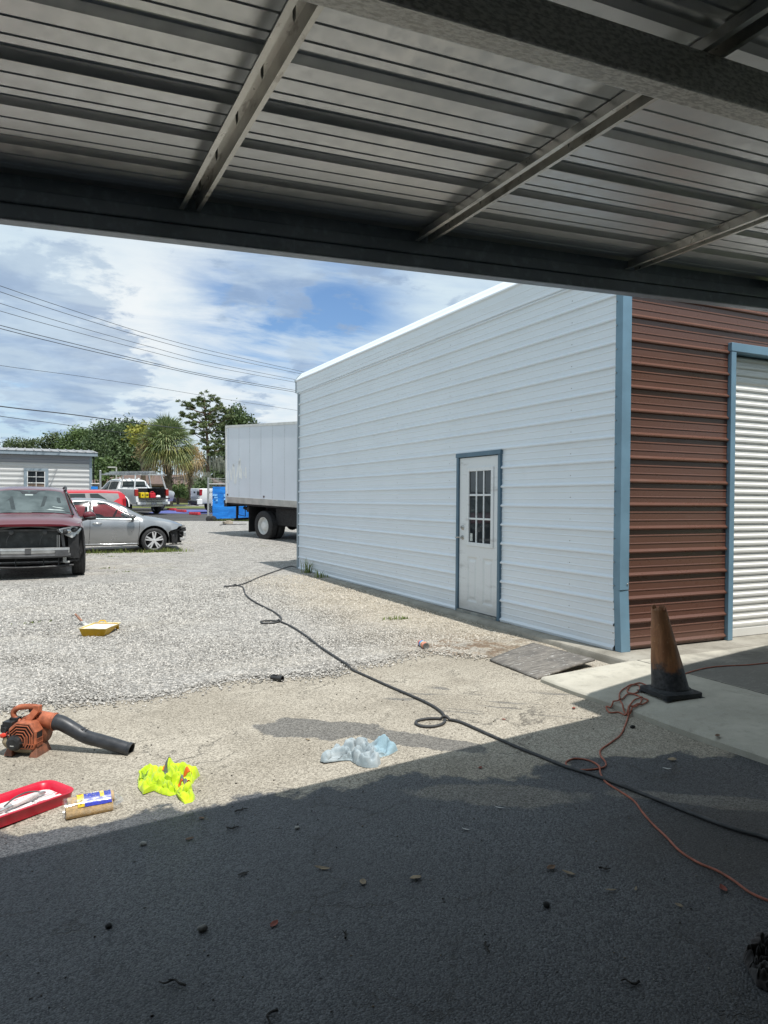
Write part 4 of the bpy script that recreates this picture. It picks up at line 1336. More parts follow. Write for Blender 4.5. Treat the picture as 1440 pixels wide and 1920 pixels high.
for sg in (1, -1):
    L2.sidewin('side_window', GL_SED, se, 1.04, -.16, .20, -.12, sgn=sg, t0=.04, t1=.95)
    L2.sidewin('side_window', GL_SED, se, -.24, -1.34, -.20, -.94, sgn=sg, t0=.04, t1=.95)
    L2.sidewin('window_pillar', DARK, se, -.155, -.245, -.125, -.205, sgn=sg, t0=.05, t1=.9, off=.010)
    pl = MB()
    P1 = []
    for x, t in ((1.06, .0), (.62, .62), (.22, .93), (-.2, .97), (-.8, .95), (-1.15, .80), (-1.45, .30)):
        zb, wb, wsx, zs, wl, zl, wt, ztp_, zc = L2.at(x)
        P1.append((x, sg * (lerp(wl, wt, t) + .008 + .012 * (1 - (2 * t - 1) ** 2)), lerp(zl, ztp_, t)))
    pl.tube(P1, .007, 6)
    pl.tube([(x, sg * (L2.at(x)[4] + .006), L2.at(x)[5] + .006) for x in (1.06, .5, 0, -.5, -1.0, -1.45)], .006, 6)
    pl.build('window_trim', CHROME, se, smooth=60)
    sm_ = L2.seam([(1.05, .86), (1.04, .7), (1.02, .45), (1.0, .24)], sg, se)
    s2 = L2.seam([(-.19, .88), (-.20, .6), (-.22, .24)], sg, se)
    s3 = L2.seam([(-1.18, .86), (-1.16, .6), (-1.02, .45), (-.98, .24)], sg, se)
    for q_ in (sm_, s2, s3):
        q_.build('door_seam', DARK, se)
    sk = MB(); sk.tube([(x, sg * (L2.side(x, .25) + .004), .25) for x in np.linspace(-1.0, 1.0, 9)], .014, 6); sk.build('sill', P_SILVER, se, smooth=60)
    for hx in (-.02, -1.02):
        hm = MB(); yy = L2.side(hx, .80)
        hm.tube([(hx - .11, sg * (yy + .004), .805), (hx - .08, sg * (yy + .03), .808), (hx + .08, sg * (yy + .03), .808), (hx + .11, sg * (yy + .004), .805)], .014, 8)
        hm.build('handle', CHROME, se, smooth=60)
    mm = MB(); mm.ball((.84, sg * 1.03, .985), (.10, .085, .062), 14, 8); mm.bar((.88, sg * .86, .93), (.86, sg * .98, .96), .06, .03)
    mm.build('mirror', M('grey_mirror_shell', (.16, .165, .17), .4, .3), se, smooth=60)
    # what is left of the corner: liner, brackets, horn, hoses
    lf = MB()
    lf.box(1.86, 2.06, min(sg * .50, sg * .74), max(sg * .50, sg * .74), .24, .62)
    lf.bar((1.84, sg * .83, .58), (2.06, sg * .70, .665), .05, .035)
    lf.bar((1.86, sg * .82, .55), (2.12, sg * .66, .60), .04, .03)
    lf.bar((2.06, sg * .62, .68), (2.26, sg * .50, .705), .14, .02)
    lf.bar((2.12, sg * .60, .55), (2.32, sg * .50, .60), .05, .06); lf.bar((2.1, sg * .62, .64), (2.3, sg * .45, .64), .10, .05)
    lf.lathe([(.05, 0), (.055, .03), (.055, .20), (.04, .23)], (1.93, sg * .77, .26), n=14, cap=True)
    lf.tube([(1.88, sg * .86, .50), (1.90, sg * .87, .40), (1.905, sg * .86, .22)], .012, 6)
    lf.tube([(2.1, sg * .6, .5), (2.18, sg * .62, .45), (2.22, sg * .58, .36), (2.15, sg * .6, .28)], .012, 6)
    lf.bar((1.85, sg * .7, .205), (2.20, sg * .62, .20), .12, .02)
    lf.build('fender_liner', DARK, se, bevel=.008)
    add_wheel(se, (1.42, sg * .815, .330), .330, .22, .246, sg, 5, True)
    add_wheel(se, (-1.43, sg * .815, .330), .330, .22, .238, sg, 5, True)
md = MB(); md.box(2.0, 2.24, -.52, .52, .36, .66); md.box(2.06, 2.2, -.55, .55, .24, .36)
md.build('radiator', DARK2, se)
cb = MB(); cb.box(2.24, 2.31, -.64, .64, .42, .54); cb.box(2.14, 2.27, -.66, -.58, .30, .38); cb.box(2.14, 2.27, .58, .66, .30, .38)
cb.build('crash_beam', ALUM, se, bevel=.012)
lp = MB()
for k in range(5):
    lp.bar((1.9 + k * .06, -.66 - .02 * (k % 2), .215 + .01 * (k % 3)), (1.97 + k * .06, -.60, .20), .05, .012)
lp.build('torn_undertray', M('scuffed_plastic', (.16, .16, .16), .6, var=.6, vscale=15), se)

# ---------------------------------------------------------------- red SUV behind the sedan
rv = ground_root('red_suv', 'bright red boxy SUV with grey window band behind the silver sedan', 'car', .72, 27.25, R(180))
rv.scale = (1, 1, .925)
ST = [(-2.33, .60, .80, .86, .9, .84, 1.05, .74, 1.40, 1.44), (-2.24, .40, .85, .93, .85, .90, 1.08, .745, 1.56, 1.61), (-1.6, .33, .86, .95, .8, .91, 1.08, .75, 1.59, 1.655), (.3, .30, .86, .95, .8, .91, 1.05, .74, 1.58, 1.65), (.62, .30, .86, .95, .8, .91, 1.04, .72, 1.52, 1.59), (1.25, .30, .86, .95, .8, .91, 1.02, .80, 1.06, 1.12), (2.05, .34, .84, .92, .8, .85, .98, .72, 1.0, 1.05), (2.28, .45, .74, .84, .75, .74, .88, .6, .9, .93)]
L3 = Loft(ST)
L3.body('body', [P_RED, DARK2], rv, arch(1.4, .37, .43, .6, 1.2) + arch(-1.35, .37, .43, .6, 1.2))
L3.topwin('windshield', GL_CAR, rv, .62, 1.22)
GREYBAND = M('grey_window_surround', (.22, .22, .225), .4, var=.1)
for sg in (1, -1):
    L3.sidewin('window_band', GREYBAND, rv, 1.0, -2.18, .5, -2.1, sgn=sg, t0=.12, t1=.9, off=.004)
    L3.sidewin('side_window', GL_CAR, rv, .9, -.15, .5, -.12, sgn=sg, t0=.12, t1=.86, off=.009)
    L3.sidewin('side_window', GL_CAR, rv, -.22, -1.1, -.2, -1.05, sgn=sg, t0=.12, t1=.86, off=.009)
    L3.sidewin('rear_quarter_window', GL_CAR, rv, -1.95, -1.25, -1.45, -1.2, sgn=sg, t0=.12, t1=.86, off=.009)
    # red pillar wedge that cuts the band
    L3.sidewin('rear_pillar', P_RED, rv, -2.2, -1.75, -2.16, -2.12, sgn=sg, t0=.05, t1=.55, off=.012)
    tl = MB(); tl.box(-2.345, -2.25, min(sg * .72, sg * .90), max(sg * .72, sg * .90), .95, 1.35); tl.build('tail_light', REDLENS, rv, bevel=.02)
    add_wheel(rv, (1.4, sg * .84, .365), .365, .23, .24, sg); add_wheel(rv, (-1.35, sg * .84, .365), .365, .23, .24, sg)

# ---------------------------------------------------------------- pickups
def pickup(name, label, cat, x, y, rz, pm, rear_open=False, bumper=None, dz=0.0):
    t = ground_root(name, label, cat, x, y, rz, dz=dz)
    ST = [(-2.95, .62, .86, .93, .95, .93, 1.36, .90, 1.385, 1.39), (-2.85, .55, .90, .97, .92, .96, 1.36, .92, 1.395, 1.40), (-.86, .48, .92, .98, .90, .965, 1.36, .92, 1.395, 1.40), (-.80, .48, .92, .98, .90, .965, 1.32, .74, 1.78, 1.84), (-.5, .48, .92, .98, .9, .965, 1.30, .73, 1.83, 1.915), (.55, .48, .92, .98, .9, .965, 1.28, .73, 1.83, 1.92), (.9, .48, .92, .98, .9, .965, 1.27, .72, 1.74, 1.82), (1.5, .48, .92, .98, .9, .96, 1.26, .86, 1.29, 1.34), (2.5, .52, .90, .96, .9, .93, 1.16, .82, 1.20, 1.26), (2.75, .60, .84, .90, .88, .85, 1.08, .74, 1.12, 1.16)]
    Lp = Loft(ST, 120, 1)
    cuts = arch(1.85, .42, .50, .62, 1.3) + arch(-1.75, .42, .50, .62, 1.3)
    cuts.append(MB().box(-3.2 if rear_open else -2.86, -.95, -.80, .80, .88, 1.7))
    Lp.body('body', [pm, DARK2], t, cuts)
    Lp.topwin('windshield', GL_CAR, t, .9, 1.48)
    rw = MB(); zb_ = 1.40
    xz_ = lambda z: float(np.interp(z, [float(np.interp(x, Lp.x, Lp.c[8])) for x in np.linspace(-1.1, -.6, 40)], np.linspace(-1.1, -.6, 40))) - .035
    rw.add([(xz_(1.47), -.70, 1.47), (xz_(1.47), .70, 1.47), (xz_(1.78), .64, 1.78), (xz_(1.78), -.64, 1.78)], [(3, 2, 1, 0)])
    rw.build('rear_window', GL_CAR, t)
    for sg in (1, -1):
        Lp.sidewin('side_window', GL_CAR, t, 1.35, .35, .88, .38, sgn=sg, t0=.08, t1=.88)
        Lp.sidewin('side_window', GL_CAR, t, .27, -.70, .30, -.66, sgn=sg, t0=.08, t1=.88)
        tl = MB(); tl.box(-2.965, -2.80, min(sg * .80, sg * .968), max(sg * .80, sg * .968), 1.0, 1.36)
        tl.build('tail_light', REDLENS, t, bevel=.015)
        mm = MB(); mm.obox((1.15, sg * 1.12, 1.38), (.10, .18, .26)); mm.bar((1.15, sg * .95, 1.3), (1.15, sg * 1.05, 1.33), .05, .05); mm.build('mirror', DARK, t, bevel=.03)
        fl = MB(); pts = [(1.85 + .53 * math.cos(a), sg * .975, .42 + .53 * math.sin(a)) for a in np.linspace(0, PI, 13)]; fl.tube(pts, .03, 6)
        pts = [(-1.75 + .53 * math.cos(a), sg * .975, .42 + .53 * math.sin(a)) for a in np.linspace(0, PI, 13)]
        fl.tube(pts, .03, 6); fl.build('fender_flare', pm, t, smooth=60)
        add_wheel(t, (1.85, sg * .86, .40), .40, .27, .25, sg, 6, False); add_wheel(t, (-1.75, sg * .86, .40), .40, .27, .25, sg, 6, False)
        hl = MB(); hl.box(2.62, 2.79, min(sg * .58, sg * .86), max(sg * .58, sg * .86), .95, 1.10); hl.build('headlight', LENS, t, bevel=.03)
    bu = MB(); bu.box(-3.14, -2.96, -.92, .92, .52, .70); bu.box(-3.05, -2.9, -.6, .6, .42, .52)
    bu.build('rear_bumper', bumper or CHROME, t, bevel=.03)
    fb = MB(); fb.box(2.7, 2.88, -.90, .90, .52, .78); fb.build('front_bumper', DARK, t, bevel=.05)
    gr = MB(); gr.box(2.70, 2.80, -.55, .55, .80, 1.08); gr.build('grille', DARK2, t, bevel=.02)
    if not rear_open:
        tg = MB(); tg.box(-2.985, -2.93, -.79, .79, .84, 1.385); tgo = tg.build('tailgate', pm, t, bevel=.02)
        th_ = MB(); th_.box(-3.0, -2.984, -.16, .16, 1.12, 1.22); th_.build('tailgate_handle', DARK, tgo, bevel=.01)
    return t, Lp

# white work truck with ladder rack, tailgate down
ram, Lr = pickup('pickup_truck', 'white work pickup with a ladder rack and its tailgate open, seen from behind', 'truck', 5.12, 43.75, R(109), P_WHITE, True, CHROME)
tg = MB(); tg.box(-3.42, -2.97, -.79, .79, .83, .89); tg.build('tailgate', DARK, ram, bevel=.015)
fl = MB(); fl.box(-2.95, -.97, -.795, .795, .861, .882); fl.build('bed_liner', DARK2, ram)
pt = MB(); pt.box(-3.155, -3.142, -.16, .16, .545, .66); pt.build('number_plate', M('plate', (.42, .43, .45), .4, var=.3, vscale=30), ram)
cp2 = MB(); cp2.box(-3.15, -3.13, .45, .93, .55, .69); cp2.box(-3.15, -3.13, -.93, -.50, .55, .69); cp2.build('bumper_cap', P_WHITE, ram, bevel=.01)
rk = MB()
for sg in (1, -1):
    rk.bar((-2.75, sg * .90, 1.39), (-2.55, sg * .74, 2.12), .06, .06)
    rk.bar((-1.05, sg * .90, 1.39), (-1.15, sg * .74, 2.12), .06, .06)
    rk.bar((-3.1, sg * .74, 2.13), (1.6, sg * .74, 2.17), .05, .05)
for xx in (-2.55, -1.15, .4, 1.5):
    rk.bar((xx, -.76, 2.15), (xx, .76, 2.15), .05, .05)
rk.build('ladder_rack', M('rack_aluminium', (.62, .63, .63), .35, .5), ram)
rb = MB()
for yy in (-.55, .02, .55):
    rb.ball((-.3, yy, 1.93), (.09, .05, .035), 10, 6)
rb.build('roof_marker_light', P_WHITE, ram, smooth=60)
def at_truck(root, v):
    return Matrix.LocRotScale(root.location, root.rotation_euler, root.scale) @ Vector(v)
def on_truck(name, label, cat, root, v, rz=0):
    p = at_truck(root, v)
    return thing(name, label, cat, p, rot=(Matrix.Rotation(0, 3, 'Z') @ root.rotation_euler.to_matrix() @ Matrix.Rotation(rz, 3, 'Z')).to_euler())
ld = on_truck('ladder', 'long aluminium extension ladder lying on the rack of the white pickup', 'ladder', ram, (-.85, .25, 2.19))
mb = MB(); mb.box(-2.7, 2.7, -.20, -.165, 0, .07); mb.box(-2.7, 2.7, .165, .20, 0, .07); mb.build('side_rail', M('ladder_aluminium', (.6, .61, .62), .3, .6), ld)
mb = MB()
for k in range(17):
    mb.tube([(-2.5 + k * .31, -.166, .035), (-2.5 + k * .31, .166, .035)], .017, 8)
mb.build('rung', M('ladder_aluminium', (.6, .61, .62)), ld)
mb = MB(); mb.box(-2.6, 2.2, -.155, -.13, .075, .14); mb.box(-2.6, 2.2, .13, .155, .075, .14)
for k in range(15):
    mb.tube([(-2.4 + k * .31, -.131, .105), (-2.4 + k * .31, .131, .105)], .016, 8)
mb.build('fly_section', M('ladder_aluminium', (.6, .61, .62)), ld)
mb = MB()
for k in range(3):
    mb.box(-1.6 + k * 1.2, -1.57 + k * 1.2, -.202, .202, -.012, .0)
mb.build('strap', DARK, ld)
yb = on_truck('yellow_case', 'yellow plastic tool case on the open tailgate of the white pickup', 'case', ram, (-2.72, .38, .885))
MB().obox((0, 0, .15), (.30, .46, .30)).build('body', M('yellow_plastic', (.72, .52, .01), .4), yb, bevel=.03)
MB().tube([(0, -.10, .30), (0, -.10, .35), (0, .10, .35), (0, .10, .30)], .014, 8).build('handle', DARK, yb)
MB().box(-.156, -.149, -.16, -.10, .12, .2).box(-.156, -.149, .10, .16, .12, .2).build('latch', DARK, yb)
for i, (xx, yy, s_, lb_) in enumerate(((-2.62, -.16, 1.0, 'large red fuel can in the bed of the white pickup'), (-2.35, .08, .85, 'smaller red fuel can beside the yellow case in the pickup bed'))):
    rc = on_truck('fuel_can', lb_, 'fuel can', ram, (xx, yy, .883))
    MB().obox((0, 0, .14 * s_), (.22 * s_, .34 * s_, .28 * s_), taper=.9).build('body', M('red_plastic', (.55, .015, .03), .4), rc, bevel=.03)
    MB().tube([(0, -.09 * s_, .28 * s_), (0, -.08 * s_, .34 * s_), (0, .06 * s_, .34 * s_), (0, .07 * s_, .28 * s_)], .016, 8).build('handle', M('red_plastic', (.55, .015, .03)), rc, smooth=60)
    MB().lathe([(.03, 0), (.03, .05), (.02, .06)], (0, .11 * s_, .27 * s_), n=12, cap=True).build('cap', DARK, rc)
wr = MB(); wr.ball((0, 0, .06), (.13, .16, .09), 14, 8)
for v_i in range(len(wr.v)):
    q = Vector(wr.v[v_i]); wr.v[v_i] = tuple(q * (1 + .35 * noise.noise(q * 14)))
o = wr.build('rag_bundle', M('white_cloth', (.72, .72, .71), .8), None, smooth=60, loc=at_truck(ram, (-2.7, -.48, .885)))
tag(o, 'white bundled rag on the tailgate beside the red fuel can', 'rag')

# white pickup seen side on at the right, half behind the gate post
tt, Lt = pickup('pickup_truck', 'white pickup with red tail light parked behind the gate post, black lettering on its side', 'truck', 11.62, 42.75, R(4), P_WHITE, False, DARK)
mb = MB(); mb.box(-2.995, -2.90, -.96, -.50, 1.02, 1.24); mb.build('lamp_bezel', DARK, tt, bevel=.02)
mb = MB(); mb.box(-3.10, -2.80, -.975, -.70, .50, .80); mb.build('bumper_cap', P_WHITE, tt, bevel=.03)
mb = MB(); mb.bar((-3.1, 0, .45), (-3.35, 0, .45), .06, .06); mb.ball((-3.33, 0, .54), .03, 10, 6); mb.bar((-3.33, 0, .46), (-3.33, 0, .52), .02, .02)
mb.build('tow_hitch', CHROME, tt)
mw = Matrix(((1, 0, 0, -2.2), (0, 0, -1, -(.975)), (0, 1, 0, 1.18), (0, 0, 0, 1)))
text('4X4 OFF', .17, 'decal', DARK, tt, mw, .003)
# silver pickup nosing out beyond the work truck
sp, Ls = pickup('pickup_truck', 'silver pickup facing right, its hood showing beyond the white work truck', 'truck', 5.55, 47.5, R(-8), P_GREY, False, CHROME)

# ---------------------------------------------------------------- box truck by the far corner of the building
bt = ground_root('box_truck', 'white box truck parked tail out beyond the far corner of the building', 'truck', 8.37, 21.98, R(-70.5), dz=-.03)
# local: x forward, rear of the box at x=-3.35 ; side that shows is local -y
TRW = M('truck_box_white', (.68, .72, .78), .42, var=.05, vscale=.7, dirt=.10, dirtcol=(.5, .5, .5))
BX0, BX1, BY, BZ0, BZ1 = -3.38, 3.4, 1.22, 1.24, 3.70
mb = MB(); mb.box(BX0, BX1, -BY, BY, BZ0, BZ1); mb.build('cargo_box', TRW, bt)
rl = MB()
for sg in (1, -1):
    rl.box(BX0 - .005, BX1, min(sg * BY, sg * (BY + .012)), max(sg * BY, sg * (BY + .012)), BZ0 - .10, BZ0 + .10)
rl.build('bottom_rail', M('dull_aluminium', (.46, .46, .43), .45, .4, var=.15, vscale=4), bt, bevel=.004)
cr_ = MB()
for sg in (1, -1):
    cr_.box(BX0 - .02, BX0 + .05, min(sg * (BY - .03), sg * (BY + .014)), max(sg * (BY - .03), sg * (BY + .014)), BZ0 - .12, BZ1)
    cr_.box(BX0 - .015, BX1, min(sg * (BY - .04), sg * (BY + .016)), max(sg * (BY - .04), sg * (BY + .016)), BZ1 - .05, BZ1 + .03)
cr_.box(BX0 - .018, BX0 + .02, -BY, BY, BZ1 - .1, BZ1 + .028)
cr_.build('corner_post', M('white_rail', (.66, .66, .64), .45, var=.1), bt)
rv_ = MB()
for k in range(11):
    xx = BX0 + .16 + k * .61
    rv_.box(xx - .004, xx + .004, -BY - .0025, -BY, BZ0 + .11, BZ1 - .06)
    for j in range(24):
        zz = BZ0 + .16 + j * .095
        rv_.box(xx - .018, xx - .010, -BY - .004, -BY - .0005, zz, zz + .008); rv_.box(xx + .010, xx + .018, -BY - .004, -BY - .0005, zz, zz + .008)
rv_.build('rivet_seam', M('rivet_grey', (.50, .52, .55), .5), bt)
mk = MB()
for xx in (BX0 + .10, BX0 + 2.15):
    mk.box(xx - .025, xx + .025, -BY - .02, -BY - .003, BZ0 + .14, BZ0 + .20)
mk.build('marker_light', M('dark_marker', (.05, .03, .02), .3), bt)
gf = MB()          # pale painted-over scrawl low on the rear of the box side
def stroke(pts, w):
    for a, b2 in zip(pts[:-1], pts[1:]):
        d = Vector((b2[0] - a[0], b2[1] - a[1])); n_ = Vector((-d.y, d.x)).normalized() * w / 2
        gf.poly([(a[0] - n_.x, -BY - .003, a[1] - n_.y), (b2[0] - n_.x, -BY - .003, b2[1] - n_.y), (b2[0] + n_.x, -BY - .003, b2[1] + n_.y), (a[0] + n_.x, -BY - .003, a[1] + n_.y)])
x_ = BX0 + .12
stroke([(x_ + .02, 2.22), (x_ + .03, 1.80)], .06); stroke([(x_ + .13, 2.28), (x_ + .18, 1.92)], .06); stroke([(x_ + .19, 1.9), (x_ + .30, 2.42), (x_ + .36, 2.36)], .07)
stroke([(x_ + .34, 2.44), (x_ + .40, 1.85), (x_ + .44, 1.8), (x_ + .66, 2.5), (x_ + .72, 2.62)], .09); stroke([(x_ + .68, 2.55), (x_ + .72, 1.98)], .13); stroke([(x_ + .78, 2.3), (x_ + .80, 1.95)], .06)
stroke([(x_ + .93, 2.2), (x_ + .95, 2.05)], .05); stroke([(x_ + 1.03, 2.34), (x_ + 1.05, 1.98)], .07)
gf.build('scrawl', M('pale_overpaint', (.82, .83, .82), .5, var=.1), bt)
un = MB()
un.box(BX0 + .05, BX1, -BY + .05, BY - .05, BZ0 - .16, BZ0 - .10)
for yy in (-.45, .37):
    un.box(BX0 + .1, 5.2, yy, yy + .08, .80, 1.08)
un.box(-2.0, -1.3, -.5, .5, .55, .85); un.box(-.9, .6, -1.0, -.35, .52, 1.05); un.box(.9, 2.2, -.98, -.4, .55, 1.02); un.box(-1.2, 2.8, .35, 1.0, .5, 1.0)
un.tube([(-3.2, -.6, .95), (-1, -.62, .6), (2, -.5, .6)], .06, 8)
un.build('chassis', DARK2, bt)
rb = MB(); rb.box(BX0 - .12, BX0 + .06, -BY + .0, BY, BZ0 - .24, BZ0 - .02)
for yy in (-.95, .95):
    rb.bar((BX0 + .25, yy, BZ0 - .2), (BX0 + .25, yy, .60), .05, .06)
rb.bar((BX0 + .25, -1.05, .58), (BX0 + .25, 1.05, .58), .07, .07)
rb.build('rear_bumper', DARK, bt)
stp = MB(); stp.tube([(BX0 + .55, -1.1, BZ0 - .1), (BX0 + .55, -1.1, .75), (BX0 + .95, -1.1, .72), (BX0 + .95, -1.1, BZ0 - .1)], .016, 6)
stp.build('step_bracket', DARK, bt)
tl = MB(); tl.ball((BX0 + 1.0, -.95, 1.0), (.10, .10, .10), 12, 8); tl.bar((BX0 + 1.0, -.95, 1.08), (BX0 + 1.12, -.95, 1.15), .04, .04); tl.build('tail_light', DARK, bt, smooth=50)
for y_a in (-1.18, .50):
    MB().box(BX0 + 1.24, BX0 + 1.262, y_a, y_a + .68, .22, 1.12).build('mud_flap', DARK, bt, bevel=.01)
RIMW = M('white_steel_rim', (.70, .70, .68), .45, 0, var=.1, dirt=.3)
for sg in (1, -1):
    w_ = add_wheel(bt, (BX0 + 2.05, sg * 1.07, .475), .475, .25, .285, sg, style='steel', rimmat=RIMW)
    w_ = add_wheel(bt, (BX0 + 2.05, sg * .76, .475), .475, .25, .285, sg, style='steel', rimmat=RIMW)
    add_wheel(bt, (4.6, sg * .98, .475), .475, .26, .285, sg, style='steel', rimmat=RIMW)
ax_ = MB(); ax_.tube([(BX0 + 2.05, -.95, .475), (BX0 + 2.05, .95, .475)], .08, 10); ax_.ball((BX0 + 2.05, 0, .475), .2, 12, 8); ax_.build('axle', DARK2, bt)
cab = MB(); cab.box(3.6, 5.6, -1.1, 1.1, .75, 2.4); cab.build('cab', TRW, bt, bevel=.12)
cw = MB(); cw.box(4.3, 5.3, -1.115, -1.102, 1.6, 2.2); cw.box(4.3, 5.3, 1.102, 1.115, 1.6, 2.2); cw.box(5.602, 5.615, -.95, .95, 1.6, 2.2); cw.build('cab_window', GL_CAR, bt)

# ================================================================ grey shed at the left
SHW = mat_panel('shed_light_siding', (.50, .50, .495), (.36, .36, .35), .15, rough=.45)
SHD = mat_panel('shed_grey_siding', (.24, .25, .275), (.2, .2, .2), .15, rough=.45)
SHT = M('shed_trim', (.225, .275, .315), .5, var=.08, vscale=2)
SHR = mat_panel('shed_roof_sheet', (.29, .285, .285), (.3, .3, .3), .2, rough=.4)
sy = 38.75
SX1, SX0 = 2.87, -9.0
gz = float(zt(0, sy)) - .08
shd = thing('metal_shed', 'grey and white metal shed with blue-grey trim and a white grid window', 'shed', ((SX0 + SX1) / 2, sy + 3, gz))
def corr2(mb, x0, x1, z0, z1, y):
    pr = []
    z = z0
    while z < z1 - .01:
        zt_ = min(z + PITCH, z1)
        pr += [(z, 0), (z + .15 * (zt_ - z), .0), (z + .22 * (zt_ - z), .018), (z + .5 * (zt_ - z), .028), (z + .62 * (zt_ - z), .026), (z + .70 * (zt_ - z), .002), (zt_ - .001, 0)]
        z += PITCH
    mb.grid([[(xx, y - o, zz) for zz, o in pr] for xx in (x0, x1)], flip=False)
WX0, WX1, WZ0, WZ1 = -.12, .94, 1.72, 2.98
mb = MB()
corr2(mb, SX0, WX0, gz, 3.26, sy); corr2(mb, WX1, SX1, gz, 3.26, sy); corr2(mb, WX0, WX1, gz, WZ0, sy); corr2(mb, WX0, WX1, WZ1, 3.26, sy)
mb.box(SX1 - .02, SX1, sy + .03, sy + 7, gz, 3.7); mb.box(SX0, SX0 + .02, sy + .03, sy + 7, gz, 3.7); mb.box(SX0, SX1, sy + 6.98, sy + 7, gz, 3.7)
P_(mb, 'wall', SHW, parent=shd)
mb = MB(); corr2(mb, SX0, SX1, 3.262, 3.72, sy - .01); P_(mb, 'upper_wall', SHD, parent=shd)
mb = MB(); mb.box(SX0, SX1 + .26, sy - .28, sy - .255, 3.63, 3.80); mb.box(SX0, SX1 + .26, sy - .255, sy - .03, 3.70, 3.715)
P_(mb, 'fascia', SHT, parent=shd)
rows = []
zz_ = 3.805
for xx in np.linspace(SX0, SX1 + .30, 2):
    rows.append([(xx, sy - .31, zz_), (xx, sy + 3.5, zz_ + .34), (xx, sy + 7.2, zz_)])
mb = MB().grid(rows, flip=False)
xx = SX1 + .1
while xx > SX0:
    mb.add([(xx - .04, sy - .312, zz_ + .002), (xx + .04, sy - .312, zz_ + .002), (xx + .02, sy - .312, zz_ + .04), (xx - .02, sy - .312, zz_ + .04),
            (xx - .04, sy + 3.5, zz_ + .342), (xx + .04, sy + 3.5, zz_ + .342), (xx + .02, sy + 3.5, zz_ + .38), (xx - .02, sy + 3.5, zz_ + .38)],
           [(0, 1, 2, 3), (0, 4, 5, 1), (1, 5, 6, 2), (2, 6, 7, 3), (3, 7, 4, 0)])
    xx -= .38
P_(mb, 'roof', SHR, parent=shd)
P_(MB().box(SX1 - .10, SX1 + .025, sy - .035, sy + .09, gz, 3.72), 'corner_trim', SHT, parent=shd)
mb = MB(); y_ = sy - .05
mb.box(WX0, WX0 + .14, y_, sy + .03, WZ0, WZ1 - .10); mb.box(WX1 - .14, WX1, y_, sy + .03, WZ0, WZ1 - .10); mb.box(WX0, WX1, y_ - .005, sy + .03, WZ1 - .098, WZ1); mb.box(WX0, WX1, y_ - .005, sy + .03, WZ0 - .08, WZ0)
win = P_(mb, 'window', SHT, parent=shd)
a0, a1, b0, b1 = WX0 + .14, WX1 - .14, WZ0, WZ1 - .10
mb = MB(); y_ = sy - .03
for q in ((a0, a0 + .035, b0, b1), (a1 - .035, a1, b0, b1)):
    mb.box(q[0], q[1], y_, sy + .02, q[2], q[3])
mid = (b0 + b1) / 2
for q in ((b0, b0 + .04), (b1 - .03, b1), (mid - .02, mid + .02)):
    mb.box(a0 + .035, a1 - .035, y_, sy + .02, *q)
xm = (a0 + a1) / 2
for lo, hi in ((b0 + .04, mid - .02), (mid + .02, b1 - .03)):
    mb.box(xm - .012, xm + .012, y_ + .004, sy + .02, lo, hi)
    mb.box(a0 + .035, xm - .012, y_ + .006, sy + .02, (lo + hi) / 2 - .012, (lo + hi) / 2 + .012); mb.box(xm + .012, a1 - .035, y_ + .006, sy + .02, (lo + hi) / 2 - .012, (lo + hi) / 2 + .012)
P_(mb, 'sash', M('white_vinyl', (.75, .75, .74), .4), parent=win)
P_(MB().box(a0 + .03, a1 - .03, sy + .005, sy + .012, mid, b1 - .02), 'glass', GLASSD, parent=win)
P_(MB().box(a0 + .03, a1 - .03, sy + .005, sy + .012, b0 + .03, mid), 'screened_glass', M('brown_blind', (.20, .14, .10), .5, var=.4, vscale=4), parent=win)

# ================================================================ fence line, gate, tarps
GALV = M('fence_galvanised', (.36, .37, .37), .45, .5, var=.2)
def mat_chain():
    m, nt, b = newmat('chain_link')
    co = objco(nt); x, y, z = sep(nt, co)
    a = mth(nt, 'ABSOLUTE', mth(nt, 'SUBTRACT', mth(nt, 'FRACT', mth(nt, 'MULTIPLY', mth(nt, 'ADD', x, z), 13.0)), .5))
    c = mth(nt, 'ABSOLUTE', mth(nt, 'SUBTRACT', mth(nt, 'FRACT', mth(nt, 'MULTIPLY', mth(nt, 'SUBTRACT', x, z), 13.0)), .5))
    w_ = mth(nt, 'MAXIMUM', mth(nt, 'LESS_THAN', a, .07), mth(nt, 'LESS_THAN', c, .07))
    setin(nt, b, Base_Color=(.30, .31, .31), Metallic=.5, Roughness=.45, Alpha=w_)
    return m
CHAIN = mat_chain()
def mat_tarp():
    m, nt, b = newmat('blue_tarp')
    co = objco(nt)
    n1 = noisef(nt, vmth(nt, 'MULTIPLY', co, (1, 1, 2.5)), 1.6, 5, .6, .8); n2 = noisef(nt, co, 9, 4)
    c = mixc(nt, smooth(nt, n1, .35, .65), (.005, .14, .50), (.01, .21, .66))
    c = mixc(nt, smooth(nt, n2, .6, .75, 0, .25), c, (.10, .35, .75))
    x, y, z = sep(nt, co)
    fold = mth(nt, 'ABSOLUTE', mth(nt, 'SUBTRACT', mth(nt, 'FRACT', mth(nt, 'MULTIPLY', z, 2.3)), .5))
    setin(nt, b, Base_Color=mixc(nt, smooth(nt, fold, .02, .005, 0, .5), c, (.003, .09, .36)), Roughness=.42, Normal=bump(nt, mth(nt, 'ADD', n1, mth(nt, 'MULTIPLY', n2, .3)), .5, .05))
    return m
TARP = mat_tarp()
gp = (7.492, 33.759)
gate = thing('gate', 'chain-link rolling gate covered with a blue tarp behind the box truck', 'gate', (gp[0], gp[1] + .1, float(zt(*gp))), rz=R(-18))
mb = MB()
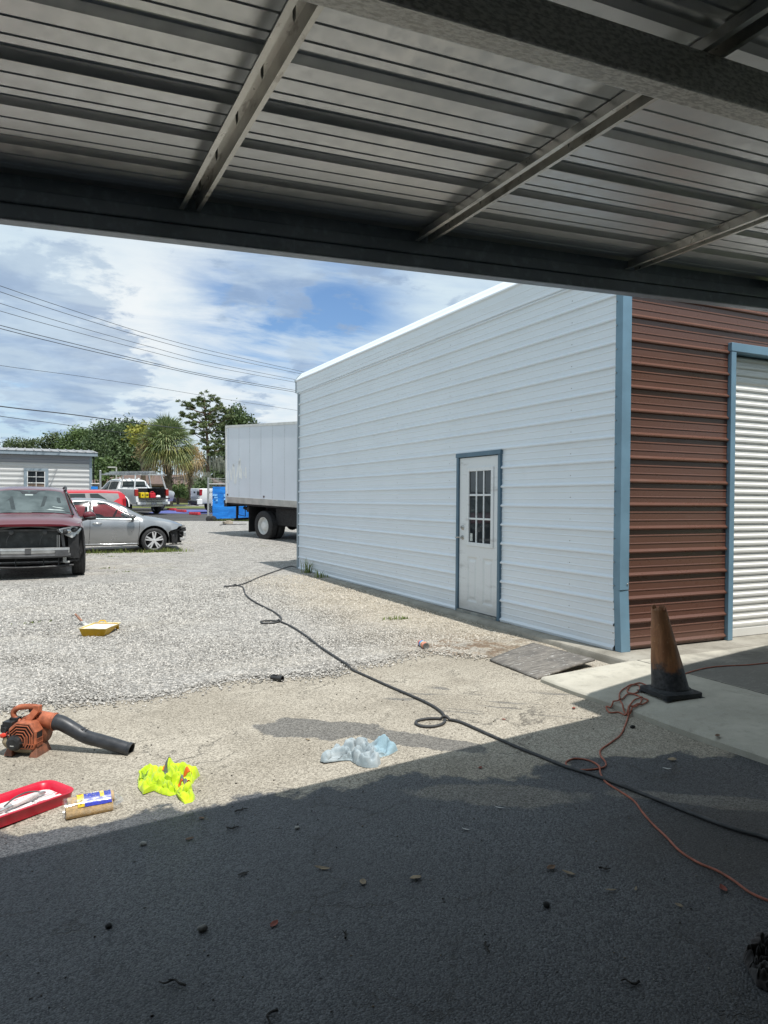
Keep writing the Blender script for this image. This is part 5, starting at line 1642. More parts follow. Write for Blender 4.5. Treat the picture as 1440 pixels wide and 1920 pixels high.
mb.tube([(0, 0, .12), (0, 0, 2.02)], .045, 10); mb.tube([(0, 0, 1.72), (5.2, 0, 1.72)], .03, 8); mb.tube([(0, 0, .14), (5.2, 0, .14)], .03, 8)
mb.tube([(2.6, 0, .14), (2.6, 0, 1.72)], .03, 8); mb.tube([(5.2, 0, .14), (5.2, 0, 1.95)], .035, 8)
mb.build('frame', GALV, gate, smooth=60)
mb = MB()
for zz_ in (1.82, 1.90, 1.98):
    mb.tube([(0, 0, zz_), (5.2, 0, zz_)], .006, 4)
    for k in range(34):
        mb.bar((.1 + k * .15, -.02, zz_ - .02), (.12 + k * .15, .02, zz_ + .02), .006, .006)
mb.build('barbed_wire', GALV, gate)
MB().add([(.0, .012, .14), (5.2, .012, .14), (5.2, .012, 1.72), (.0, .012, 1.72)], [(0, 1, 2, 3)]).build('mesh_panel', CHAIN, gate)
rows = []
for i in range(40):
    xx = lerp(.20, 5.1, i / 39); row = []
    for j in range(16):
        z_ = lerp(.10, 1.60, j / 15)
        dy = .03 * noise.noise(Vector((xx * 1.8, z_ * .9 + xx * .5, 3))) + .02 * noise.noise(Vector((xx * 5, z_ * 4, 1)))
        row.append((xx + .02 * noise.noise(Vector((0, z_ * 4, 2))), -.055 + dy, z_ + (.05 * math.sin(xx * 1.4) if j == 0 else 0)))
    rows.append(row)
o = MB().grid(rows).build('tarp', TARP, gate, smooth=60)
mb = MB()
for (xx, zz_, w_, h_) in ((.32, 1.22, .20, .10), (.36, 1.10, .16, .07), (.40, .98, .10, .08), (.75, 1.20, .08, .14), (.76, 1.03, .10, .10)):
    mb.box(xx - w_ / 2, xx + w_ / 2, -.096, -.092, zz_ - h_ / 2, zz_ + h_ / 2)
mb.build('worn_patch', M('faded_tarp', (.16, .42, .78), .5, var=.4, vscale=20), gate)
for dx_ in (.05, .24):
    MB().lathe([(.0, -.05), (.12, -.05), (.145, -.03), (.145, .03), (.12, .05), (0, .05)], (dx_, -.03, .12), axis='Y', n=20).build('caster_wheel', RUBBER, gate, smooth=40)
# fixed fence on the left by the shed
fl_p = (3.174, 37.588)
fen = thing('chain_link_fence', 'short chain-link fence with blue tarp beside the grey shed', 'fence', (fl_p[0], fl_p[1], float(zt(*fl_p))), rz=R(2))
for xx, hh in ((0, 2.28),):
    mb = MB(); mb.tube([(xx, 0, -.1), (xx, 0, hh)], .05, 10); mb.ball((xx, 0, hh + .01), (.06, .06, .05), 10, 6); mb.build('post', GALV, fen, smooth=60)
MB().tube([(-.42, 0, 1.68), (-.04, 0, 1.68)], .03, 8).build('top_rail', GALV, fen)
MB().add([(-.42, .012, .05), (0, .012, .05), (0, .012, 1.68), (-.42, .012, 1.68)], [(0, 1, 2, 3)]).build('mesh_panel', CHAIN, fen)
rows = [[(lerp(-.42, -.12, i / 14), -.04 + .02 * noise.noise(Vector((i * .6, j * .5, 8))), lerp(.1, 1.55, j / 8)) for j in range(9)] for i in range(15)]
MB().grid(rows).build('tarp', TARP, fen, smooth=60)
# fixed post past the gate
pp = (9.39, 34.93, 2.77)
fp = thing('fence_post', 'tall galvanised fence post with a rounded cap behind the blue gate', 'post', (pp[0], pp[1], float(zt(pp[0], pp[1]))))
mb = MB(); mb.tube([(0, 0, -.1), (0, 0, 2.3)], .06, 10); mb.build('pole', GALV, fp, smooth=60)
MB().ball((0, 0, 2.33), (.08, .08, .07), 12, 8).build('cap', GALV, fp, smooth=60)
# cinder block and wire loop on the gravel near the gate
q = (7.784, 31.364)
o = MB().obox((0, 0, .05), (.40, .2, .11)).obox((.05, .02, .12), (.2, .15, .04)).build('stone_block', M('pale_stone', (.34, .29, .23), .9, var=.35), None, bevel=.015, loc=(q[0], q[1], float(zt(*q)) + .02), rot=(0, 0, .2)); tag(o, 'pale broken stone block on the gravel below the blue tarp', 'block')
q = [(7.191, 30.321), (7.467, 30.631), (7.72, 31.385), (7.855, 32.224), (7.425, 30.645), (7.695, 30.552), (8.425, 30.716)]
pts = catmull([(a[0], a[1], float(zt(a[0], a[1])) + .035) for a in q], 6)
tag(MB().tube(pts, .014, 6).build('black_cable', DARK, smooth=60), 'thin black cable with a loop on the far gravel by the gate', 'cable')

# red wheel stops on the blue paint
RSTOP = M('red_stop_paint', (.55, .04, .06), .55, var=.2, dirt=.25, dirtcol=(.3, .1, .1))
for i, (q, lb_) in enumerate((((8.176, 40.214), 'red parking stop nearest the white pickup with the black lettering'), ((8.131, 43.782), 'middle red parking stop on the blue paint'), ((8.013, 46.261), 'red parking stop farthest back, beside the silver pickup'))):
    mb = MB(); mb.prism([(-.09, 0), (.09, 0), (.065, .14), (-.065, .14)], 1.2, mat=Matrix(((0, 0, 1), (1, 0, 0), (0, 1, 0))), c=(-.6, 0, 0))
    o = mb.build('parking_stop', RSTOP, None, bevel=.02, loc=(q[0], q[1], float(zt(*q)) - .005), rot=(0, 0, R(102)))
    tag(o, lb_, 'parking stop', 'red parking stops')

# ================================================================ house beyond the street
hc = (10.78, 68.18, 1.87)
HZ = float(zt(hc[0], hc[1]))
hs = thing('house', 'low brown house with a brown shingle roof across the street', 'house', (hc[0], hc[1], HZ), rz=R(-25.9))
BRK = M('brown_brick', (.20, .135, .10), .9, var=.3, vscale=3)
ROOF = M('brown_shingles', (.135, .092, .078), .9, var=.2, vscale=5, bmp=.4, bscale=20)
mb = MB(); mb.box(-7.5, 5.2, 0, 8, -.3, 1.75); mb.build('wall', BRK, hs)
mb = MB()
e0, e1, f0, f1, ez, rz_ = -8.3, 6.0, -.7, 8.7, 1.62, 2.62
mb.add([(e0, f0, ez), (e1, f0, ez), (e1, f1, ez), (e0, f1, ez), (e0 + 4.5, 4, rz_), (e1 - 4.5, 4, rz_)], [(0, 1, 5, 4), (1, 2, 5), (2, 3, 4, 5), (3, 0, 4), (3, 2, 1, 0)])
mb.add([(3.2, f0 - .8, ez - .02), (5.9, f0 - .8, ez - .02), (4.55, f0 - .8, ez + .62), (4.55, 2.4, ez + .64), (3.2, 1.0, ez), (5.9, 1.0, ez)], [(0, 1, 2), (0, 2, 3, 4), (1, 5, 3, 2), (0, 4, 5, 1)])
mb.build('roof', ROOF, hs)
mb = MB(); mb.box(e0 + .02, e1 - .02, f0 - .03, f0 - .005, ez - .16, ez - .02); mb.build('fascia', M('dark_fascia', (.10, .07, .055), .7), hs)
mb = MB(); mb.box(-1.6, .9, -.03, -.002, .35, 1.35); mb.build('window', GLASSD, hs)
mb = MB(); mb.box(-5.8, -4.0, -.03, -.002, .4, 1.3); mb.build('window', GLASSD, hs)
for xx in (3.3, 5.7):
    MB().box(xx - .08, xx + .08, -1.4, -1.24, -.3, 1.6).build('porch_post', M('porch_wood', (.25, .2, .16), .8), hs)

# ================================================================ light pole, thin dark pole, small sign
q = (6.59, 63.54, 1.6); z0 = float(zt(q[0], q[1]))
lp_ = thing('street_lamp', 'slim street lamp with a flat head standing before the dark trees', 'lamp', (q[0], q[1], z0))
MB().tube([(0, 0, 0), (0, 0, 2.95)], .06, 8).build('pole', M('pole_concrete', (.45, .44, .42), .7), lp_)
MB().obox((-.32, .14, 2.92), (.62, .28, .10), Matrix.Rotation(R(-25), 3, 'Z')).build('lamp_head', M('lamp_grey', (.5, .5, .48), .5), lp_, bevel=.02)

# ================================================================ overhead lines on two poles
POLEM = M('pole_wood', (.11, .085, .065), .9, var=.3, vscale=3)
WIRE = M('wire_dark', (.035, .037, .042), .6)
def util_pole(x, y, h, lab):
    z0 = float(zt(x, y))
    t = thing('utility_pole', lab, 'utility pole', (x, y, z0))
    MB().tube([(0, 0, 0), (0, 0, h)], [.16, .11], 12).build('pole', POLEM, t, smooth=60)
    MB().box(-.9, .9, -.06, .06, h - .7, h - .58).box(-.9, .9, -.06, .06, h - 1.6, h - 1.48).build('crossarm', POLEM, t)
    mb = MB()
    for xx in (-.8, -.3, .3, .8):
        for zz_ in (h - .58, h - 1.48):
            mb.lathe([(.03, 0), (.06, .05), (.03, .12), (.05, .15), (0, .18)], (xx, 0, zz_), n=10)
    mb.build('insulator', M('insulator_grey', (.2, .19, .18), .4), t)
    return t
WL = [((-20, 523, 536, 557), 560, 695, .016, 'topmost thin power line crossing the sky'), ((-20, 0, 547, 0), 560, 700, .016, 'second power line from the top, close below the topmost'),
      ((0, 0, 569, 0), 560, 712.5, .015, 'third power line from the top crossing the clouds'), ((0, 0, 583, 0), 560, 717.5, .015, 'fourth power line from the top, just under the third'),
      ((0, 0, 610, 0), 560, 733, .020, 'fifth power line from the top, upper one of a close pair'), ((0, 0, 616, 0), 560, 736.5, .020, 'sixth power line from the top, lower one of a close pair'),
      ((0, 0, 685, 0), 560, 770, .012, 'faint grey line running low past the top of the pine tree'), ((0, 0, 762, 0), 560, 826, .030, 'thick black cable low over the shed and behind the palm crown'), ((0, 0, 780, 0), 560, 852, .018, 'lowest thin black cable ending behind the dark trees')]
WPTS = [
 [(-0.97, 33.84, 10.19), (2.02, 37.39, 10.34), (5.92, 41.06, 10.38), (10.26, 45.07, 10.61), (17.94, 51.34, 11.05)],
 [(-0.97, 33.84, 9.95), (2.02, 37.39, 10.09), (5.92, 41.06, 10.16), (10.26, 45.07, 10.38), (17.94, 51.34, 10.87)],
 [(-0.97, 33.84, 9.48), (2.03, 37.39, 9.64), (5.92, 41.06, 9.74), (10.26, 45.07, 9.9), (17.94, 51.34, 10.36)],
 [(-0.97, 33.84, 9.17), (2.03, 37.39, 9.37), (5.92, 41.06, 9.48), (10.26, 45.07, 9.67), (17.95, 51.34, 10.17)],
 [(-0.97, 33.84, 8.59), (2.03, 37.39, 8.8), (5.92, 41.06, 8.91), (10.26, 45.07, 9.1), (17.95, 51.34, 9.58)],
 [(-0.97, 33.84, 8.46), (2.03, 37.39, 8.65), (5.92, 41.06, 8.8), (10.26, 45.07, 9.0), (17.95, 51.34, 9.45)],
 [(-0.97, 33.84, 6.96), (2.03, 37.39, 7.33), (5.92, 41.06, 7.6), (10.27, 45.06, 7.82), (17.95, 51.34, 8.14)],
 [(-0.97, 33.84, 5.3), (2.09, 38.47, 5.6), (6.38, 44.18, 5.86), (11.42, 50.07, 6.2), (20.63, 58.94, 6.78)],
 [(-0.97, 33.84, 4.9), (0.93, 39.04, 5.23), (3.19, 45.72, 5.65), (7.18, 52.13, 5.91), (14.16, 62.08, 6.38)]]
for pts, (_, _, _, rad, lb_) in zip(WPTS, WL):
    a, b_ = Vector(pts[0]), Vector(pts[1])
    ext = a + (a - b_) * 1.2 + Vector((0, 0, .1))
    c_, d_ = Vector(pts[-1]), Vector(pts[-2])
    ext2 = c_ + (c_ - d_) * .35
    P = catmull([ext] + pts + [ext2], 8)
    o = MB().tube(P, rad * .8, 5).build('power_line', WIRE, smooth=60); tag(o, lb_, 'power line', 'overhead lines')
e1_ = Vector(WPTS[0][0]) + (Vector(WPTS[0][0]) - Vector(WPTS[0][1])) * 1.2
util_pole(e1_.x, e1_.y, 13.2, 'wooden utility pole carrying the overhead lines, left of the shed')
e2_ = Vector(WPTS[0][-1]) + (Vector(WPTS[0][-1]) - Vector(WPTS[0][-2])) * .35
util_pole(e2_.x, e2_.y, 10.4, 'wooden utility pole carrying the overhead lines, behind the white building')
q = (3.01, 39.92, 3.86)
tag(MB().tube([(0, 0, 0), (0, 0, q[2] - float(zt(q[0], q[1])))], .03, 6).build('thin_pole', DARK, loc=(q[0] + .05, q[1], float(zt(q[0], q[1])))), 'thin dark metal pole standing against the corner of the grey shed', 'pole')

# ================================================================ vegetation
def mat_leaf(name, c0, c1, c2=None, trans=.25):
    m, nt, b = newmat(name)
    g = nd(nt, 'ShaderNodeNewGeometry')
    r = g.outputs['Random Per Island']
    c = mixc(nt, smooth(nt, r, .1, .9), c0, c1)
    if c2:
        c = mixc(nt, smooth(nt, r, .80, .98), c, c2)
    n = noisef(nt, g.outputs['Position'], .55, 3)
    c = mixc(nt, smooth(nt, n, .4, .65, 0, .5), c, tuple(v * 1.5 for v in c1))
    setin(nt, b, Base_Color=c, Roughness=.55)
    b.inputs['Specular IOR Level'].default_value = .35
    out_ = nt.nodes['Material Output']
    tr = nd(nt, 'ShaderNodeBsdfTranslucent', {'Color': c})
    mx = nd(nt, 'ShaderNodeMixShader', {0: trans, 1: b.outputs[0], 2: tr.outputs[0]})
    nt.links.new(mx.outputs[0], out_.inputs[0])
    return m
LF_OAK = mat_leaf('oak_leaves', (.036, .060, .026), (.085, .125, .05))
LF_OAK2 = mat_leaf('bright_leaves', (.05, .085, .03), (.11, .16, .055))
LF_FAR = mat_leaf('far_leaves', (.045, .068, .032), (.095, .125, .058))
LF_PINE = mat_leaf('pine_needles', (.055, .08, .03), (.14, .175, .07))
LF_PALM = mat_leaf('palm_green', (.11, .155, .065), (.23, .285, .135), (.36, .36, .17))
LF_PALMY = mat_leaf('palm_yellow', (.15, .17, .05), (.33, .31, .11), (.12, .16, .06))
LF_DEAD = mat_leaf('palm_dead', (.21, .15, .075), (.38, .28, .15))
LF_YEL = mat_leaf('yellow_green_leaves', (.14, .17, .025), (.30, .29, .06))
LF_LIME = mat_leaf('lime_leaves', (.10, .16, .02), (.19, .26, .04))
LF_MOSS = mat_leaf('hanging_moss', (.12, .13, .11), (.22, .23, .19))
BARK = M('bark', (.10, .075, .055), .9, var=.4, vscale=4, bmp=.6, bscale=12)
BARKP = M('pine_bark', (.13, .085, .062), .9, var=.4, vscale=4, bmp=.6, bscale=12)

def leaves_mesh(name, P, Nrm, size, mat, parent, aspect=.6, rg=RNG):
    n = len(P)
    u = rg.normal(0, 1, (n, 3)); u /= np.linalg.norm(u, axis=1)[:, None]
    v = np.cross(u, Nrm + rg.normal(0, .45, (n, 3))); v /= (np.linalg.norm(v, axis=1)[:, None] + 1e-9)
    s = size * rg.uniform(.6, 1.4, n)[:, None]
    a = P - u * s; c = P + u * s
    b1 = P + v * s * aspect; d = P - v * s * aspect
    V = np.stack([a, b1, c, d], 1).reshape(-1, 3)
    F = np.arange(n * 4)
    me = bpy.data.meshes.new(name)
    me.vertices.add(n * 4); me.vertices.foreach_set('co', V.astype(np.float32).ravel())
    me.loops.add(n * 4); me.loops.foreach_set('vertex_index', F.astype(np.int32))
    me.polygons.add(n); me.polygons.foreach_set('loop_start', np.arange(n, dtype=np.int32) * 4)
    me.update(calc_edges=True); me.materials.append(mat)
    return link(name, me, parent)

def lobes_points(lobes, dens, rg):
    """points in clumps through ellipsoid lobes (cx,cy,cz,rx,ry,rz)"""
    Ps, Ns = [], []
    for (cx, cy, cz, rx, ry, rz) in lobes:
        k = max(6, int(dens * (rx * ry + rx * rz + ry * rz) / 3))
        d = rg.normal(0, 1, (k, 3)); d /= np.linalg.norm(d, axis=1)[:, None]
        rad = rg.uniform(.55, 1.0, (k, 1)) ** .5
        cl = d * rad * np.array([rx, ry, rz]) + np.array([cx, cy, cz])
        m_ = 26
        sp_ = .22 * min(rx, rz) + .16
        P = (cl[:, None, :] + rg.normal(0, sp_, (k, m_, 3)) * np.array([1, 1, .7])).reshape(-1, 3)
        Ps.append(P); Ns.append(np.repeat(d, m_, 0))
    return np.concatenate(Ps), np.concatenate(Ns)

def tree(name, label, cat, base, lobes, mat, leaf=.16, dens=16, seed=1, group=None, trunk_r=.25, bark=None):
    rg = np.random.default_rng(seed)
    x, y = base; z = float(zt(x, y))
    t = thing(name, label, cat, (x, y, z), group=group)
    L_ = [(a - x, b_ - y, c - z, d, e, f) for a, b_, c, d, e, f in lobes]
    P, N = lobes_points(L_, dens, rg)
    leaves_mesh('crown', P, N, leaf, mat, t, rg=rg)
    mb = MB()
    top = max(l[2] for l in L_)
    fork = Vector((0, 0, top * .45))
    mb.tube([(0, 0, -.2), (.05, 0, top * .2), fork], [trunk_r, trunk_r * .85, trunk_r * .7], 8)
    for l in L_:
        c = Vector(l[:3])
        mid_ = (fork + c) / 2 + Vector((0, 0, -.12 * (c - fork).length))
        mb.tube([fork, mid_, c], [trunk_r * .5, trunk_r * .33, trunk_r * .12], 6)
    mb.build('trunk', bark or BARK, t, smooth=60)
    return t
def LB(px, py, D, r, flat=.8, dep=1.0):
    pass
def lob(p, rpx, D, flat=.85, depth=1.0):
    """p: world centre, rpx: radius in metres"""
    return (p[0], p[1], p[2], rpx, rpx * depth, rpx * flat)

oak_sets = [
 ('wide_oak', 'dark green spreading oak directly above the right end of the grey shed', ((7.44, 83.15, 1.6)), [((7.13, 83.3, 7.39), 2.0), ((8.04, 82.85, 8.24), 1.9), ((6.44, 82.52, 6.92), 1.5), ((8.65, 81.45, 6.49), 1.8), ((6.95, 81.16, 5.59), 2.2), ((8.19, 80.56, 4.77), 2.2), ((6.75, 81.26, 3.93), 1.6), ((7.32, 84.32, 8.72), 1.0), ((7.94, 84.02, 8.9), .8)], LF_OAK, 21),
 ('wide_oak', 'dark green oak just left of the palm crown', ((9.48, 77.71, 1.62)), [((9.08, 77.9, 8.22), 1.6), ((9.76, 77.57, 7.52), 1.9), ((8.82, 76.92, 6.64), 2.0), ((9.82, 76.43, 6.12), 2.0), ((8.93, 75.75, 5.12), 2.0), ((8.39, 77.12, 6.01), 1.4), ((9.97, 75.24, 4.91), 1.6), ((9.59, 78.76, 8.96), .9)], LF_OAK, 22),
 ('tree', 'brighter green round-topped tree low behind the fence by the shed', ((5.75, 66.17, 1.82)), [((5.51, 66.29, 4.06), .9), ((5.91, 66.09, 4.24), 1.0), ((6.2, 65.95, 3.8), .8), ((5.62, 65.68, 3.51), .8)], LF_OAK2, 23),
 ('tall_tree', 'slim pale tree top rising above the middle of the shed roof', ((3.14, 109.71, 1.94)), [((3.14, 109.71, 10.64), 1.0), ((2.75, 109.9, 9.76), 1.3), ((3.66, 109.45, 9.77), 1.3), ((2.23, 110.15, 9.47), 1.2), ((4.18, 109.2, 9.34), 1.0), ((2.75, 109.9, 8.6), 1.3), ((3.66, 109.45, 8.61), 1.3), ((2.23, 110.15, 8.31), 1.2), ((4.19, 109.2, 8.18), 1.0)], LF_FAR, 24),
 ('tree', 'small dark tree top over the left end of the shed roof', ((-3.0, 123.82, 1.93)), [((-3.14, 123.89, 10.38), .7), ((-2.71, 123.68, 10.22), .7), ((-3.14, 123.89, 9.1), .7), ((-2.71, 123.68, 8.95), .7)], LF_FAR, 25),
 ('tree', 'pale round tree top over the shed window', ((-1.22, 117.39, 1.92)), [((-1.63, 117.59, 10.14), 1.0), ((-0.95, 117.26, 10.3), 1.1), ((-0.54, 117.06, 9.92), .8), ((-1.63, 117.59, 8.92), 1.0), ((-0.95, 117.26, 9.08), 1.1), ((-0.54, 117.06, 8.7), .8)], LF_FAR, 26),
 ('tree', 'ragged tree top between two paler ones over the shed roof', ((0.57, 119.85, 1.95)), [((0.44, 119.92, 10.4), 1.1), ((0.93, 119.68, 10.56), .9), ((0.01, 120.13, 10.24), .7), ((0.44, 119.92, 9.15), 1.1), ((0.93, 119.68, 9.31), .9), ((0.01, 120.13, 8.99), .7)], LF_FAR, 27),
 ('wide_oak', 'bushy green tree stretching behind the shed roof toward the big oak', ((5.18, 95.37, 1.91)), [((4.49, 95.71, 8.92), 1.3), ((5.29, 95.32, 9.44), 1.5), ((6.04, 94.95, 9.7), 1.6), ((6.59, 93.57, 9.23), 1.5), ((5.68, 94.01, 8.47), 1.5), ((4.49, 95.71, 8.28), 1.2), ((7.01, 94.48, 9.83), 1.1), ((6.59, 93.57, 8.22), 1.5), ((5.68, 94.01, 7.46), 1.5), ((4.49, 95.7, 7.26), 1.2), ((7.01, 94.48, 8.81), 1.1)], LF_OAK2, 28),
 ('wide_oak', 'dark tree with hanging moss at the right of the pine, behind the truck', ((17.87, 71.4, 1.94)), [((18.59, 71.05, 9.98), 1.1), ((18.88, 70.91, 9.47), 1.2), ((18.22, 71.23, 9.25), 1.0), ((19.35, 70.68, 9.0), .8), ((17.84, 71.41, 8.73), 1.2), ((18.55, 71.07, 8.47), 1.3), ((17.38, 71.64, 7.94), 1.3), ((16.82, 71.91, 5.59), 1.5), ((17.62, 71.52, 5.08), 1.6), ((16.78, 70.82, 3.89), 1.4), ((17.89, 70.28, 3.9), 1.5), ((16.13, 71.14, 4.5), .9)], LF_OAK, 29),
 ('shrub', 'dark leafy shrubs in front of the house right of the palm trunk', ((12.62, 60.61, 1.21)), [((12.46, 60.68, 2.08), .7), ((12.85, 60.49, 2.52), .8), ((11.56, 61.12, 2.07), .5), ((12.67, 60.03, 1.64), .6)], LF_OAK, 30),
 ('tree', 'yellow-green tree top peeking out left of the palm crown', ((8.26, 60.5, 1.82)), [((8.02, 60.62, 6.78), .7), ((8.4, 60.43, 6.95), .8), ((7.87, 60.69, 6.44), .6), ((8.33, 60.47, 6.36), .8), ((8.78, 60.25, 6.78), .7)], LF_YEL, 31),
 ('shrub', 'low palmetto bush growing before the house wall', ((10.54, 58.28, 1.42)), [((10.46, 58.32, 2.5), .40), ((10.68, 58.21, 2.25), .35), ((10.35, 58.37, 2.16), .35)], LF_OAK2, 32),
]
for nm, lb_, bp, lbs, mt, sd in oak_sets:
    tree(nm, lb_, 'shrub' if nm == 'shrub' else 'tree', (bp[0], bp[1]), [lob((p[0], p[1], p[2] - (.75 if sd in (24, 25, 26, 27) else .7 if sd == 28 else 0)), r_ * (.82 if sd in (24, 25, 26, 27, 28) else .9), 0) for p, r_ in lbs], mt, leaf=(.11 if nm in ('shrub',) else .145), dens=(42 if nm == 'shrub' else 20), seed=sd, trunk_r=.12 if nm == 'shrub' else (.12 if sd in (24, 25, 26, 27) else .26))

# pine: straight trunk, open tiers of needle clumps
bp = (14.57, 66.33, 1.66)
pz = float(zt(bp[0], bp[1]))
pn_ = thing('pine_tree', 'tall open-crowned pine rising behind the palm', 'tree', (bp[0], bp[1], pz))
clumps = [((14.37, 66.43, 10.69), .50), ((13.87, 67.23, 10.47), .45), ((14.82, 65.66, 10.44), .5), ((12.82, 67.18, 10.01), .45), ((13.44, 67.44, 9.79), .55), ((15.58, 65.84, 9.94), .6), ((13.9, 65.54, 9.71), .6), ((15.29, 67.09, 9.77), .6), ((16.1, 65.59, 9.46), .5), ((12.57, 67.31, 9.1), .35), ((12.99, 66.55, 8.91), .35), ((13.6, 66.8, 9.06), .4), ((14.55, 66.34, 9.07), .6), ((15.5, 65.88, 8.89), .65), ((13.52, 66.84, 8.3), .6), ((13.99, 65.5, 8.11), .65), ((15.12, 67.18, 8.41), .6), ((15.67, 65.8, 8.12), .5), ((14.04, 66.59, 7.54), .6), ((16.44, 65.42, 8.9), .4), ((14.62, 65.75, 6.17), .6), ((15.33, 65.96, 6.59), .65), ((15.85, 65.71, 6.12), .6), ((14.99, 66.13, 5.73), .5), ((16.36, 65.46, 6.41), .5), ((13.54, 67.39, 7.58), .4), ((14.47, 66.38, 6.87), .4)]
rg = np.random.default_rng(77)
Ps, Ns = [], []
for p, r_ in clumps:
    r_ = r_ * 1.22; k = int(420 * r_)
    cc = np.array([p[0] - bp[0], p[1] - bp[1], p[2] - pz])
    sub = cc + rg.normal(0, .5, (9, 3)) * np.array([r_, r_, r_ * .6])
    for s_ in sub:
        d = rg.normal(0, 1, (k // 5, 3)); d /= np.linalg.norm(d, axis=1)[:, None]; d[:, 2] = np.abs(d[:, 2]) * .8
        Ps.append(s_ + d * rg.uniform(.05, .26, (len(d), 1))); Ns.append(d)
leaves_mesh('crown', np.concatenate(Ps), np.concatenate(Ns), .13, LF_PINE, pn_, aspect=.22, rg=rg)
mb = MB()
top = Vector(clumps[0][0]) - Vector((bp[0], bp[1], pz))
def tr_at(t): return Vector((top.x * t * t * .8 + .12 * math.sin(t * 4), top.y * t * t * .5, top.z * t * .97))
mb.tube([tr_at(k / 10) for k in range(11)], [lerp(.24, .05, k / 10) for k in range(11)], 8)
for p, r_ in clumps:
    c = Vector((p[0] - bp[0], p[1] - bp[1], p[2] - pz)); tt_ = max(.35, min(.97, (c.z - .5) / top.z)); a = tr_at(tt_)
    mb.tube([a, (a + c) / 2 + Vector((0, 0, -.1)), c], [.07, .05, .02], 5)
mb.build('trunk', BARKP, pn_, smooth=60)

# palms
def palm(label, base, cz, nfr, r0, trunk_r, seed, dead=.3, lean=(0, 0), yellow=.2):
    x, y = base; z = float(zt(x, y))
    t = thing('palm_tree', label, 'palm tree', (x, y, z))
    rg = random.Random(seed)
    c = Vector((lean[0], lean[1], cz - z))
    sets = {'green': MB(), 'yellow': MB(), 'dead': MB()}
    st = MB()
    for i in range(nfr):
        f = (i + .5) / nfr
        el = R(88) - f * R(132)           # from straight up to hanging
        az = i * 2.399 + rg.uniform(-.25, .25)
        kind = 'green'
        if f > .62: kind = 'yellow' if rg.random() < .55 else 'green'
        if f > 1 - dead: kind = 'dead' if rg.random() < .85 else 'yellow'
        L_ = r0 * (.42 if f < .75 else .38) * rg.uniform(.85, 1.15)
        d = Vector((math.cos(az) * math.cos(el), math.sin(az) * math.cos(el), math.sin(el)))
        a = c + d * .12
        b_ = c + d * L_ + Vector((0, 0, -.05 * L_))
        st.tube([a, (a + b_) / 2 + Vector((0, 0, .05)), b_], [.028, .022, .015], 4, cap=False)
        side = d.cross(Vector((0, 0, 1)))
        side = side.normalized() if side.length > .05 else Vector((math.cos(az + 1.57), math.sin(az + 1.57), 0))
        up = side.cross(d)
        mb = sets[kind]
        nl = 18
        fan = R(rg.uniform(125, 165))
        for k in range(nl):
            q = (k / (nl - 1) - .5) * fan
            dd = (d * math.cos(q) + side * math.sin(q))
            ln = r0 * .60 * (1 - .30 * abs(q / fan * 2) ** 1.5) * rg.uniform(.8, 1.1)
            dr_ = .18 + .30 * max(0, f - .2) + (.5 if kind == 'dead' else 0)
            m1 = b_ + dd * ln * .55 + up * (.05 - .06 * abs(q))
            e_ = b_ + dd * ln + Vector((0, 0, -ln * dr_ * rg.uniform(.6, 1.4)))
            w1 = (dd.cross(up)).normalized() * .034
            mb.add([b_, m1 - w1, m1 + w1], [(0, 1, 2)])
            mb.add([m1 - w1, e_, m1 + w1], [(0, 1, 2)])
    for nm, mt in (('green', LF_PALM), ('yellow', LF_PALMY), ('dead', LF_DEAD)):
        if sets[nm].v:
            sets[nm].build({'green': 'frond_crown', 'yellow': 'yellowing_frond', 'dead': 'dead_frond'}[nm], mt, t)
    st.build('leaf_stalk', M('stalk', (.16, .17, .07), .7), t)
    mb = MB()
    P = []; Rr = []
    for k in range(15):
        q = k / 14
        P.append((lean[0] * q, lean[1] * q, (cz - z - .25) * q - .1)); Rr.append(trunk_r * (1.0 + .12 * (k % 2) + (.35 * max(0, q - .6))))
    mb.tube(P, Rr, 12)
    for k in range(90):      # old leaf boots
        q = rg.uniform(.35, 1); a = rg.uniform(0, 6.28); h = (cz - z - .3) * q
        p0 = Vector((lean[0] * q + math.cos(a) * trunk_r, lean[1] * q + math.sin(a) * trunk_r, h))
        mb.bar(p0, p0 + Vector((math.cos(a) * .14, math.sin(a) * .14, .2)), .07, .03)
    mb.build('trunk', M('palm_trunk', (.16, .13, .10), .95, var=.4, vscale=6, bmp=.5, bscale=10), t)
    return t, c
b1_ = (9.1, 53.42, 1.5); c1_ = (8.93, 53.5, 5.35)
pt_, pc_ = palm('big fan palm with green crown and drooping yellow fronds before the brown house', (b1_[0], b1_[1]), c1_[2], 124, 2.5, .24, 5, dead=.06, lean=(c1_[0] - b1_[0], c1_[1] - b1_[1]))
# tan seed sprays on both sides of the crown and a lime tuft
rg = np.random.default_rng(5)
def spray(nm, mat, cs, par, org, n=420, s_=.11):
    Ps = []
    for p, r_ in cs:
        d = rg.normal(0, .5, (int(n * r_), 3)) * np.array([r_, r_, r_ * 1.2])
        Ps.append(np.array([p[0] - org[0], p[1] - org[1], p[2] - org[2]]) + d)
    P = np.concatenate(Ps); leaves_mesh(nm, P, np.tile(np.array([0, 0, 1.0]), (len(P), 1)), s_, mat, par, aspect=.2, rg=rg)
org = (b1_[0], b1_[1], float(zt(b1_[0], b1_[1])))
spray('seed_spray', LF_DEAD, [((7.42, 53.35, 5.13), .55), ((7.15, 53.48, 4.68), .5), ((7.68, 53.22, 5.58), .4)], pt_, org)
spray('lime_tuft', LF_LIME, [((8.12, 52.34, 5.39), .5), ((7.93, 52.43, 5.16), .4)], pt_, org)
b2_ = (11.06, 55.8, 1.51); c2_ = (10.95, 55.86, 4.54)
